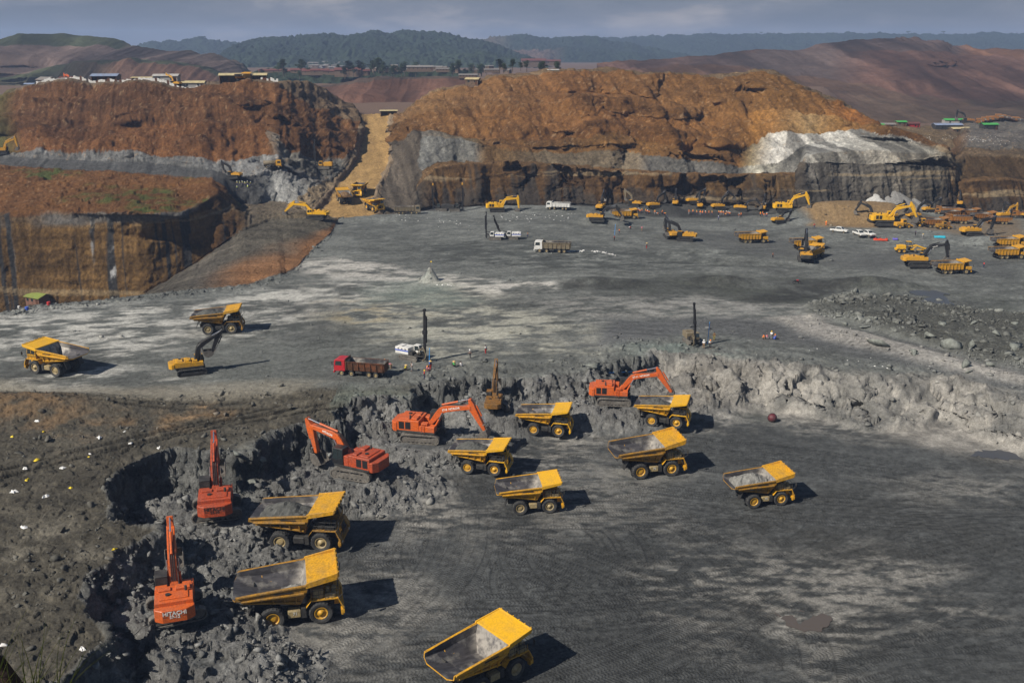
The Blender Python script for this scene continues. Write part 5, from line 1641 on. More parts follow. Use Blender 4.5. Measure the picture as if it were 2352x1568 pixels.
EX_TEMPL = {}
def crawler(root, ang, L, gauge, shoe, Hh, m_track, m_frame):
    key = (L, gauge, shoe, Hh, m_track.name)
    A = Matrix.Rotation(ang, 4, 'Z')
    for s_ in (1, -1):
        m = MB()
        outer = chain(L, Hh)
        n = len(outer)
        # shoes: alternate outline points pushed out a little
        ctr = (0, Hh / 2)
        pts = []
        for i, p in enumerate(outer):
            k = 0.045 if i % 2 else 0.0
            d = math.hypot(p[0] - max(-L / 2 + Hh / 2, min(L / 2 - Hh / 2, p[0])), p[1] - Hh / 2) or 1
            dx = p[0] - max(-L / 2 + Hh / 2, min(L / 2 - Hh / 2, p[0])); dz = p[1] - Hh / 2
            pts.append((p[0] + dx / d * k, max(0.0, p[1] + dz / d * k)))
        inner = [(x * (1 - .24 / L), Hh / 2 + (z - Hh / 2) * (1 - .30 / Hh)) for x, z in outer]
        a, b = s_ * gauge / 2 - shoe / 2, s_ * gauge / 2 + shoe / 2
        for rings in ([[(x, a, z) for x, z in pts], [(x, b, z) for x, z in pts]], [[(x, b, z) for x, z in inner], [(x, a, z) for x, z in inner]]):
            m.loft(rings, 0, closed=True, caps=False)
        for yy in (a, b):
            vs = [(x, yy, z) for x, z in pts] + [(x, yy, z) for x, z in inner]
            m._add(vs, [(i, (i + 1) % n, (i + 1) % n + n, i + n) for i in range(n)], 0)
        m.xf(A)
        tr = m.build('track', m_track, root)
        f_ = MB()
        r = Hh / 2
        f_.span((-L / 2 + r, s_ * gauge / 2 - shoe * .36, Hh * .22), (L / 2 - r, s_ * gauge / 2 + shoe * .40, Hh * .66))
        for x in (-L / 2 + r, L / 2 - r):
            f_.cyl((x, s_ * gauge / 2 - shoe * .3, r), (x, s_ * gauge / 2 + shoe * .42, r), r * .72, seg=16)
            f_.cyl((x, s_ * gauge / 2 + shoe * .40, r), (x, s_ * gauge / 2 + shoe * .47, r), r * .34, seg=12)
        for q in range(7):
            x = -L / 2 + 1.5 * r + (L - 3 * r) * q / 6
            f_.cyl((x, s_ * gauge / 2 - shoe * .3, Hh * .2), (x, s_ * gauge / 2 + shoe * .43, Hh * .2), Hh * .13, seg=10)
        for q in range(3):
            x = -L / 4 + L / 4 * q
            f_.cyl((x, s_ * gauge / 2 - shoe * .3, Hh * .78), (x, s_ * gauge / 2 + shoe * .40, Hh * .78), Hh * .09, seg=10)
        f_.xf(A)
        f_.build('track_frame', m_frame, tr, 0.02)
    u = MB().span((-L * .26, -gauge / 2, Hh * .45), (L * .26, gauge / 2, Hh * .92))
    u.cyl((0, 0, Hh * .8), (0, 0, Hh * 1.10), gauge * .36, seg=20)
    u.xf(A)
    u.build('undercarriage', m_frame, root, 0.03)

def ram(root, a, b, r, m_barrel, name='hydraulic_ram', frac=.58):
    a, b = Vector(a), Vector(b)
    c = a + (b - a) * frac
    o = MB().cyl(a, c, r, seg=10).build(name, m_barrel, root)
    MB().cyl(c, b, r * .62, seg=10).build('ram_rod', M_CHR, o)

def excavator(label, X, Y, head, trk=0.0, boom=40, arm=-70, buck=-40, m_house=None, m_boom=None, m_roof=None, m_track=None, m_cab=None, m_cwt=None,
              scale=1.0, text=None, number=None, boom_text=None, maker_dark=False, group='excavators digging the pit wall', style='big', lift=0.0, side_text=None, text_mat=None, cat='excavator', pt=None):
    """head: way the boom points, degrees, 0 = right, 90 = away; boom, arm and bucket pitch in degrees"""
    p = pt or stand(X, Y)
    z = level(p, 2.0 * scale) + lift
    root = thing('excavator', label, cat, (p.x, p.y, z), R(head), group, scale)
    m_roof = m_roof or m_house; m_boom = m_boom or m_house; m_cwt = m_cwt or m_house
    m_track = m_track or M_TRK; m_cab = m_cab or M_BLK
    tl = text_mat or M_LET
    crawler(root, R(trk), 6.0, 3.9, .80, 1.42, m_track, m_track)
    big_ = style == 'big'
    hw = 2.0 if big_ else 1.75
    top = 3.5 if big_ else 2.95
    p_ = MB().span((-3.3, -hw, 1.58), (2.5, hw, 1.86))
    p_.build('platform', M_DARK, root, 0.02)
    h = MB()                                                         # machinery house
    h.span((-3.4, -hw + .04, 1.862), (0.05, hw - .04, top))
    h.span((-2.9, -hw + .5, top), (-1.6, hw - .5, top + .12))
    h.span((-1.2, -hw + .3, top), (-.3, -.2, top + .30))
    h.span((-1.1, .3, top), (-.4, hw - .4, top + .18))
    h.span((0.055, -hw + .04, 1.862), (2.45, -.72, 2.75))
    h.span((0.3, -hw + .2, 2.75), (1.3, -.85, 3.15))
    h.span((0.055, .70, 1.862), (0.85, hw - .04, top - .2))
    ho = h.build('machinery_house', m_roof, root, 0.05)
    MB().cyl((-1.5, -hw + .75, top + .1), (-1.5, -hw + .75, top + .62), .14, seg=12).build('exhaust_pipe', M_DARK, ho)
    MB().cyl((-2.1, .6, top + .1), (-2.1, .6, top + .26), .26, seg=14).build('air_intake', M_DARK, ho)
    c = MB()                                                         # counterweight with chamfered corners
    cx0, cx1 = -4.45, -3.405
    zt = top - .42 if big_ else top - .25
    ring = lambda z_, s: [(cx1, -hw * s, z_), (cx0 + .55, -hw * s, z_), (cx0, -hw * .62, z_), (cx0, hw * .62, z_), (cx0 + .55, hw * s, z_), (cx1, hw * s, z_)]
    c.loft([ring(1.66, 1.0), ring(1.78, 1.02), ring(zt - .1, 1.02), ring(zt, 1.0)])
    co = c.build('counterweight', m_cwt, root, 0.05)
    for s_ in (1, -1):
        g = MB().span((-3.1, s_ * (hw - .035), 2.1), (-2.25, s_ * (hw - .03), top - .25))
        g.span((-2.1, s_ * (hw - .035), 2.1), (-1.25, s_ * (hw - .03), top - .25))
        if big_:
            for q in range(1):
                g.build('side_grille', M_GRILLE, ho)
    if big_:
        rl = MB()
        for yy in (-hw + .1, hw - .1):
            rl.tube([(-.9, yy, top + .02), (-.9, yy, top + .55), (0.0, yy, top + .55), (0.0, yy, top + .02)], .03)
        st = MB()
        for q in range(5):
            st.tube([(.45, -hw - .02, 1.95 + q * .3), (.9, -hw - .02, 1.95 + q * .3)], .03)
        for xx in (.45, .9):
            st.tube([(xx, -hw - .02, 1.7), (xx, -hw - .02, 3.5)], .03)
        st.build('ladder', m_roof, root)
    k = MB()                                                         # cab
    cz0, cz1 = (1.862, 4.15) if big_ else (1.862, 3.55)
    k.prism([(.95, cz0), (2.75, cz0), (2.85, cz0 + .9), (2.55, cz1), (.95, cz1)], .62, hw - .05)
    cab_o = k.build('cab', m_cab, root, 0.05)
    kr = MB().span((.92, .6, cz1 + .003), (2.6, hw - .03, cz1 + .09)).build('cab_roof', m_roof if not big_ else m_cab, cab_o, 0.03)
    g = MB()
    for yy in (.617, hw - .047):
        g.prism([(1.1, cz0 + .85), (1.75, cz0 + .85), (1.75, cz1 - .14), (1.1, cz1 - .14)], yy - .003, yy + .003)
        g.prism([(1.85, cz0 + .6), (2.72, cz0 + .85), (2.48, cz1 - .14), (1.85, cz1 - .14)], yy - .003, yy + .003)
    g.hexa([(2.856, .75, cz0 + .95), (2.856, hw - .2, cz0 + .95), (2.862, hw - .2, cz0 + .95), (2.862, .75, cz0 + .95),
            (2.57, .75, cz1 - .1), (2.57, hw - .2, cz1 - .1), (2.578, hw - .2, cz1 - .1), (2.578, .75, cz1 - .1)])
    g.build('window', M_GLASS, cab_o)
    # boom, arm, bucket in the x-z plane
    bo, L, A_ = (1.0, 2.35), 7.4, 3.9
    ra = rot2(R(boom))
    lowr = [(0, -.30), (1.3, .15), (2.7, .72), (3.5, .86), (5.2, .42), (L, -.26)]
    uppr = [(L + .12, .26), (5.4, 1.18), (3.9, 1.78), (3.0, 1.82), (2.2, 1.52), (0.8, .72), (-.1, .34)]
    place = lambda q: (bo[0] + ra(q)[0], bo[1] + ra(q)[1])
    B = MB().prism([place(q) for q in lowr + uppr], -.44, .44)
    boom_o = B.build('boom', m_boom, root, 0.04)
    lines_b = MB()
    for yy in (-.2, 0.0, .2):
        lines_b.tube([(*([place((x, z))[0]]), yy, place((x, z))[1]) for x, z in ((.8, .80), (2.2, 1.60), (3.0, 1.90), (3.9, 1.86), (5.4, 1.26), (7.0, .45))], .045)
    lines_b.build('hydraulic_hose', M_DARK, boom_o)
    tip = place((L, 0))
    rb = rot2(R(arm))
    pl2 = lambda q: (tip[0] + rb(q)[0], tip[1] + rb(q)[1])
    # arm frame: x along the arm, z on its outer (top) side
    Ar = MB().prism([pl2(q) for q in [(-1.3, .42), (-1.1, .72), (-.3, .78), (.6, .62), (A_, .24), (A_ + .1, -.2), (A_ - .2, -.26), (.9, -.34), (0, -.40), (-.5, -.05)]], -.36, .36)
    arm_o = Ar.build('arm', m_boom, root, 0.04)
    pin = pl2((A_, 0))
    rc = rot2(R(buck))
    pl3 = lambda q: (pin[0] + rc(q)[0], pin[1] + rc(q)[1])
    prof = [(-.15, .42), (.55, .62), (1.2, .45), (1.65, -.05), (1.72, -.65), (1.45, -1.25)]
    side = prof + [(.35, -.75), (-.1, -.35)]
    bk = MB()
    W = .98
    for s_ in (1, -1):
        bk.prism([pl3(q) for q in side], s_ * W - .04, s_ * W + .04)
    for a, b in zip(prof[:-1], prof[1:]):
        n_ = Vector((b[1] - a[1], -(b[0] - a[0]))).normalized() * .07
        q4 = [a, b, (b[0] + n_.x, b[1] + n_.y), (a[0] + n_.x, a[1] + n_.y)]
        bk.prism([pl3(q) for q in q4], -W, W)
    for q in range(5):
        y = -W * .86 + q * W * .43
        bk.prism([pl3(w) for w in [(1.52, -1.18), (1.40, -1.22), (1.12, -1.62), (1.22, -1.64)]], y - .09, y + .09)
    bk.build('bucket', M_STEEL, root, 0.02)
    # rams
    for s_ in (1, -1):
        f0 = (1.95, s_ * .62, 1.95); t0 = place((3.2, 1.05))
        ram(root, f0, (t0[0], s_ * .62, t0[1]), .16, m_boom, 'boom_ram')
        MB().cyl((f0[0], s_ * .42, f0[2]), (f0[0], s_ * .75, f0[2]), .2, seg=10).build('ram_pin', M_DARK, root)
    s0 = place((3.4, 2.05)); s1 = pl2((-1.15, .55))
    ram(root, (s0[0], 0, s0[1]), (s1[0], 0, s1[1]), .15, m_boom, 'arm_ram')
    b0_ = pl2((.1, .92)); b1_ = pl2((A_ - .75, .62))
    ram(root, (b0_[0], 0, b0_[1]), (b1_[0], 0, b1_[1]), .13, m_boom, 'bucket_ram')
    lk = MB()
    e0, e1, e2 = pl2((A_ - .75, .10)), b1_, pl3((.35, .50))
    for s_ in (.3, -.3):
        lk.tube([(e0[0], s_, e0[1]), (e1[0], s_, e1[1]), (e2[0], s_, e2[1])], .08, 8)
    lk.build('bucket_link', M_STEEL, root)
    if text:
        words(text, .62, tl, co, (cx0 - .016, 0, zt - .38), (math.pi / 2, 0, -math.pi / 2), bold=.012)
    if number:
        words(number, .46, tl, co, (cx0 - .016, 0, zt - .80), (math.pi / 2, 0, -math.pi / 2), bold=.01)
        for s_ in (-.84, .84):
            MB().span((cx0 - .012, s_ * 1.15 - .2, zt - .78), (cx0 - .004, s_ * 1.15 + .2, zt - .72)).build('vent_slot', M_LETD, co)
    if boom_text:
        q = place((4.55, 1.02))
        an = R(boom) - math.atan2(.9, 2.6) * .75
        for s_ in (-1, 1):
            words(boom_text, .44, tl, boom_o, (q[0], s_ * .452, q[1]), (math.pi / 2, -an if s_ < 0 else an, 0 if s_ < 0 else math.pi), bold=.01)
    return root

OR = dict(m_house=M_OR, m_cab=M_DARK, m_track=M_TRK)
excavator('bright orange excavator seen from behind, lettered HITACHI 57-12, its boom reaching to the pit wall', 408, 1424, 108, trk=-85, boom=42, arm=-72, buck=-70, scale=1.0, text='HITACHI', number='57-12', lift=.75, **OR)
excavator('red-orange excavator seen from behind on the rock heap above the large loaded truck', 500, 1184, 104, trk=-88, boom=43, arm=-70, buck=-70, scale=1.06, text='HITACHI', number='57-10', lift=.4, m_house=M_ORD, m_cab=M_DARK, text_mat=M_LETD)
excavator('faded red excavator reaching left with its bucket hanging over the dark cove', 822, 1088, 153, trk=8, boom=28, arm=-100, buck=-95, scale=1.06, boom_text='HITACHI', m_house=M_ORD, m_boom=M_OR, m_cab=M_BLK)
excavator('bright orange excavator lowering its bucket into a yellow haul truck left of the brown excavator', 972, 1006, -14, trk=4, boom=27, arm=-58, buck=-80, scale=1.06, boom_text='57-8  HITACHI', **OR)
excavator('bright orange excavator farthest to the right, loading a truck under the pale wall', 1410, 924, -8, trk=2, boom=26, arm=-52, buck=-80, scale=.98, boom_text='57-11  HITACHI', **OR)
excavator('grimy brown excavator seen from behind on a shelf of the pit wall', 1135, 940, 86, trk=30, boom=52, arm=-78, buck=-60, scale=.80, m_house=M_BRN, m_cab=M_DARK, style='small')
KY = dict(m_house=M_YEL, m_boom=M_BLK, m_track=M_TRKB, m_cab=M_BLK, style='small')
excavator('yellow excavator with black folded boom parked on the bench beside the terrace edge', 440, 856, 22, trk=0, boom=48, arm=-112, buck=-150, scale=.86, group='yellow excavators on the upper bench', **KY)
# ---------------------------------------------------------------- far excavators, tippers, drills and the rest
FY = dict(m_house=M_YELF, m_boom=M_BLK, m_track=M_TRKB, m_cab=M_BLK, style='small')
FYY = dict(m_house=M_YELB, m_boom=M_YELB, m_track=M_TRKB, m_cab=M_YELB, style='big')
def far_ex(label, X, Y, head, scale=.62, group='yellow excavators at the far working face', boom=45, arm=-75, buck=-90, trk=0, kind=None, **kw):
    kk = dict(kind or FY); kk.update(kw)
    return excavator(label, X, Y, head, trk=trk, boom=boom, arm=arm, buck=buck, scale=scale, group=group, **kk)

far_ex('big yellow excavator with lowered yellow boom at the foot of the central cliff', 1142, 486, 2, .95, boom=22, arm=-80, buck=-110, kind=FYY)
far_ex('large yellow excavator with arched boom digging the tan earth mound', 1802, 487, -8, 1.0, boom=34, arm=-66, buck=-90, kind=FYY, group='large yellow excavators')
far_ex('largest yellow excavator on the right, its bucket hanging before the white gravel cones', 2030, 521, -6, 1.15, boom=30, arm=-60, buck=-85, kind=FYY, group='large yellow excavators', lift=.6)
far_ex('long-armed yellow excavator working on the edge of the bench left of the ramp', 727, 504, 176, 1.0, boom=22, arm=-40, buck=-80, kind=dict(FYY, style='small'))
far_ex('yellow excavator with black arm folded towards it, behind the grey excavated pile', 1372, 508, -10, .85, boom=26, arm=-55, buck=-60)
far_ex('yellow excavator seen from behind between the dark piles left of the orange vests', 1380, 482, 70, .75, boom=55, arm=-60)
far_ex('yellow excavator with pale tall boom swung left behind the yellow tipper', 1456, 474, 165, .72, boom=58, arm=-92, kind=dict(FY, m_boom=M_GREYBOX))
far_ex('yellow excavator with dark boom behind the row of orange vests', 1503, 477, 15, .70, boom=52, arm=-85)
far_ex('small yellow excavator facing away under the cliff left of the dark pile', 1551, 472, 80, .66, boom=50, arm=-80)
far_ex('yellow excavator with dark boom bent right under the brown cliff', 1593, 471, 10, .70, boom=45, arm=-100)
far_ex('small yellow excavator facing away beside the bent black boom', 1607, 478, 85, .62, boom=52, arm=-80)
far_ex('yellow excavator with raised dark boom stretched right over the vests', 1652, 481, 8, .74, boom=58, arm=-35)
far_ex('yellow excavator reaching down right into the black dirt', 1704, 484, -18, .72, boom=30, arm=-48)
far_ex('yellow excavator facing away in front of the striped cliff foot', 1752, 484, 70, .66, boom=50, arm=-70)
far_ex('yellow excavator parked in front of the large excavator with arched boom', 1788, 512, 20, .66, boom=30, arm=-110)
far_ex('yellow excavator with black boom folded left, on the pale mound', 1572, 553, 172, .88, boom=38, arm=-92, buck=-110)
far_ex('dark excavator standing behind the folded yellow one on the pale mound', 1540, 546, 100, .78, boom=45, arm=-80)
far_ex('black-boomed excavator at the left foot of the white gravel cones', 2010, 508, 150, .85, boom=42, arm=-60)
far_ex('black-boomed excavator half hidden behind the largest yellow excavator', 2046, 504, 20, .80, boom=42, arm=-50)
far_ex('excavator with black boom curled before the grey gravel slope', 2100, 503, 12, .75, boom=52, arm=-20, buck=-60)
far_ex('small yellow excavator on the dusty slope behind the gravel cones', 2134, 487, 12, .68, boom=42, arm=-95)
far_ex('lone excavator high on the brown track beside the cliff corner', 2204, 467, 70, .62, boom=50, arm=20)
far_ex('yellow excavator with black boom on top of the black dump, right edge', 2232, 541, 6, .95, boom=30, arm=-98, group='yellow excavators on the far right')
far_ex('yellow excavator crouched at the far right below the brown cliff', 2306, 501, 10, .68, boom=40, arm=-80, group='yellow excavators on the far right', kind=dict(FY, m_boom=M_YELF))
far_ex('dark excavator at the far right edge beside the crouched yellow one', 2334, 500, 160, .68, boom=45, arm=-80, group='yellow excavators on the far right')
far_ex('yellow excavator with long black boom bent over a tipper on the right', 2106, 610, -5, 1.0, boom=33, arm=-76, buck=-95, boom_text='VOLVO', group='yellow excavators on the far right')
far_ex('excavator seen from behind, reaching over the brown-loaded tipper', 1850, 600, 78, .95, boom=50, arm=-50, buck=-60, kind=dict(FY, m_cwt=M_DARK), group='yellow excavators on the far right')
far_ex('small yellow excavator at the far left edge of the grey road', 4, 352, 10, .80, boom=40, arm=-75, kind=dict(FY, m_boom=M_YELF), group='machines on the far left shelf')
far_ex('small dark excavator above the black digging hollow', 538, 410, 170, .72, boom=50, arm=-95, group='machines on the far left shelf')

# ---------------------------------------------------------------- road tippers and wide-body dumpers
def tipper(cab_mat, box_mat, axles, L=8.6, wide=False, rim=None, canopy=False, tank=None):
    root = thing('tipper_truck', 'tipper', 'truck')
    rim = rim or M_RIMB
    W = 1.25 if not wide else 1.7
    r = .54 if not wide else .72
    x1 = L / 2
    fr = MB()
    fr.span((-x1 + .2, -.5, .75), (x1 - .3, .5, 1.05))
    fr.span((-.6, -W + .15, .6), (.6, -.55, 1.1)); fr.span((-.6, .55, .6), (.6, W - .15, 1.1))
    fr.span((-x1, -W + .1, .7), (-x1 + .15, W - .1, .95))
    fr.build('chassis', M_DARK, root, .02)
    c = MB()
    cl = 2.1 if not wide else 2.3
    if wide:                                                    # one-sided cab beside the bonnet
        c.prism([(x1 - cl, 1.15), (x1, 1.15), (x1, 2.2), (x1 - .15, 3.15), (x1 - cl, 3.15)], -.2, W)
        c.span((x1 - 1.6, -W, 1.15), (x1, -.21, 2.0))
    else:
        c.prism([(x1 - cl, .95), (x1, .85), (x1 + .05, 1.8), (x1 - .12, 2.9), (x1 - .7, 3.05), (x1 - cl, 3.0)], -W, W)
    co = c.build('cab', cab_mat, root, .04)
    g = MB()
    y0_ = -.2 if wide else -W
    for yy in (y0_ - .003, W + .003):
        g.prism([(x1 - 1.5, 1.95), (x1 - .25, 1.95), (x1 - .38, 2.75), (x1 - 1.5, 2.75)], yy - .004, yy + .004)
    if wide:
        g.hexa([(x1 + .004, y0_ + .12, 2.25), (x1 + .004, W - .12, 2.25), (x1 + .008, W - .12, 2.25), (x1 + .008, y0_ + .12, 2.25),
                (x1 - .135, y0_ + .12, 3.05), (x1 - .135, W - .12, 3.05), (x1 - .125, W - .12, 3.05), (x1 - .125, y0_ + .12, 3.05)])
    else:
        g.hexa([(x1 + .045, y0_ + .12, 1.95), (x1 + .045, W - .12, 1.95), (x1 + .055, W - .12, 1.95), (x1 + .055, y0_ + .12, 1.95),
                (x1 - .10, y0_ + .12, 2.8), (x1 - .10, W - .12, 2.8), (x1 - .09, W - .12, 2.8), (x1 - .09, y0_ + .12, 2.8)])
    g.build('window', M_GLASS, co)
    MB().span((x1 + .02, -W * .7, 1.05), (x1 + .06, W * .7, 1.55)).build('radiator_grille', M_GRILLE, co)
    MB().span((x1 - .1, -W, .55), (x1 + .12, W, .85)).build('bumper', cab_mat, root, .02)
    for s_ in (1, -1):
        MB().span((x1 + .1, s_ * W * .78 - .14, .9), (x1 + .125, s_ * W * .78 + .14, 1.03)).build('headlight', M_LAMP, root)
    xb0, xb1 = -x1 - .25, x1 - cl - .15
    if tank:
        tk = MB().cyl((xb0 + .2, 0, 1.95), (xb1, 0, 1.95), .95, seg=18)
        tk.build('water_tank', tank, root, .03, True)
    else:
        z0, z1 = (1.15, 2.75) if not wide else (1.3, 3.0)
        Wb, t_ = W + (.05 if not wide else .25), .07
        b = MB()
        tail = .0 if not wide else .9
        o_ = lambda x, i, s_, zz0: [(x, -(Wb - i) * s_, z1), (x, -(Wb - i) * .92, zz0), (x, (Wb - i) * .92, zz0), (x, (Wb - i) * s_, z1)]
        ringo = [o_(xb0 - tail, 0, 1, z0 + (.75 if wide else 0)), o_(xb0 + 1.2, 0, 1, z0), o_(xb1, 0, 1, z0)]
        ringi = [o_(xb0 - tail, t_, 1, z0 + (.75 if wide else 0) + .08), o_(xb0 + 1.2, t_, 1, z0 + .08), o_(xb1 - .08, t_, 1, z0 + .08)]
        b.loft(ringo, 0, closed=False, caps=False); b.loft(ringi, 1, closed=False, caps=False)
        b._add(ringo[2], [(0, 1, 2, 3)], 0); b._add(ringi[2], [(0, 1, 2, 3)], 1)
        for j in (0, 3):
            vs = [q[j] for q in ringo] + [q[j] for q in ringi]
            b._add(vs, [(0, 1, 4, 3), (1, 2, 5, 4)], 0)
        if not wide:
            b.span((xb0 - .06, -Wb * .95, z0 + .05), (xb0 - .004, Wb * .95, z1 - .1), 0)
        n = 7
        for s_ in (1, -1):
            for q in range(n):
                x = xb0 + .25 + (xb1 - xb0 - .4) * q / (n - 1)
                b.span((x - .06, s_ * (Wb - .04), z0 + .1), (x + .06, s_ * (Wb + .09), z1 - .1), 0)
            b.span((xb0 - tail * .8, s_ * (Wb - .03), z1 - .13), (xb1, s_ * (Wb + .11), z1 + .05), 0)
        b.span((xb1 - .05, -Wb, z0), (xb1 + .05, Wb, z1 + .5), 0)
        b.build('dump_body', [box_mat, M_BED], root, 0.0)
        if canopy:
            MB().hexa([(xb1 - .2, -Wb, z1 + .1), (xb1 - .2, Wb, z1 + .1), (xb1 - .2, Wb, z1 + .25), (xb1 - .2, -Wb, z1 + .25),
                       (x1 - .3, -Wb * .9, z1 + .55), (x1 - .3, Wb * .9, z1 + .55), (x1 - .3, Wb * .9, z1 + .7), (x1 - .3, -Wb * .9, z1 + .7)]).build('canopy', box_mat, root, .02)
    for ax in axles:
        for s_ in (1, -1):
            wheel(root, (ax, s_ * (W - .2), r), r, .42 if not wide else .6, rim, ax > 0, s_, seg=24)
    for s_ in (1, -1):
        mr = MB().tube([(x1 - .1, s_ * W, 2.6), (x1 + .25, s_ * (W + .2), 2.6), (x1 + .25, s_ * (W + .2), 2.1)], .03)
        mr.span((x1 + .2, s_ * (W + .2) - .1, 1.95), (x1 + .26, s_ * (W + .2) + .1, 2.5))
        mr.build('mirror', M_DARK, root)
    return root

def place_vehicle(o, X, Y, head, scale=1.0, label=None, group=None, cat='truck'):
    p = stand(X, Y)
    o.location = (p.x, p.y, level(p, 1.5)); o.rotation_euler = (0, 0, R(head)); o.scale = (scale,) * 3
    if label: tag(o, label, cat, group)
    return o
AX8 = (3.2, 1.35, -1.95, -3.25)
red_t = place_vehicle(tipper(M_RED, M_RUST, AX8, 9.2), 829, 861, 167, 1.0, 'red-cabbed road tipper with rusty ribbed box standing on the dark road')
wht_t = place_vehicle(tipper(M_WHITE, M_GREYBOX, AX8, 9.2), 1268, 579, 172, 1.12, 'white-cabbed tipper with dusty grey ribbed box on the middle of the bench')
wb = tipper(M_YELF, M_YELF, (2.7, -1.6, -3.1), 8.4, True, M_RIMB, True)
gw = 'yellow wide-body tippers on the far side'
place_vehicle(wb, 1729, 557, 8, 1.05, 'empty yellow tipper driving right alone on the dark haul road', gw)
TD = [(1437, 502, 4, 1.0, 'yellow tipper just left of the orange vests'), (1856, 572, 8, 1.05, 'yellow tipper half hidden behind the excavator seen from behind'),
      (1866, 592, 50, 1.05, 'brown-loaded tipper under the boom of the excavator seen from behind'), (2188, 627, 6, 1.05, 'yellow tipper under the bent black boom'),
      (2318, 570, 5, 1.05, 'upper of the two yellow tippers passing at the right edge'), (2316, 593, 6, 1.05, 'lower of the two yellow tippers passing at the right edge')]
for X, Y, h, s_, lb in TD:
    p = stand(X, Y)
    dup(wb, (p.x, p.y, level(p, 1.5)), R(h), lb, gw, s_)
wo = tipper(M_ORF, M_ORF, (2.7, -1.6, -3.1), 8.4, True, M_RIMB, True)
go = 'dusty orange tippers below the gravel cones'
place_vehicle(wo, 2150, 522, 4, 1.0, 'dusty orange tipper right behind the largest yellow excavator', go)
for X, Y, h, s_, lb in [(2195, 513, 170, .95, 'dusty orange tipper in the middle of the dust below the slope'), (2262, 507, 5, .95, 'orange tipper standing apart below the brown cliff on the right'),
                        (2190, 500, 20, .9, 'orange tipper farthest back in the dust'), (2170, 492, 160, .85, 'orange tipper just below the small excavator on the dusty slope'), (2228, 497, 8, .85, 'orange tipper between the dusty group and the one standing apart'), (2290, 514, 172, .85, 'orange tipper facing left in front of the crouching yellow excavator'), (2343, 500, 175, .85, 'orange tipper cut by the right edge below the brown cliff')]:
    p = stand(X, Y)
    dup(wo, (p.x, p.y, level(p, 1.5)), R(h), lb, go, s_)
place_vehicle(tipper(M_YELF, M_YELF, (2.4, -1.2, -2.4), 7.0, False, M_RIMB, False, M_GREYBOX), 627, 391, 8, .95, 'small water truck with yellow cab and grey tank on the far grey road')
place_vehicle(tipper(M_WHITE, M_WHITE, AX8, 9.2), 1282, 481, 168, .95, 'long white tipper half hidden behind the bench rim under the cliff')
place_vehicle(tipper(M_GREYBOX, M_GREYBOX, AX8, 9.2), 937, 491, 4, 1.0, 'grey dusty tipper parked at the foot of the dark embankment')

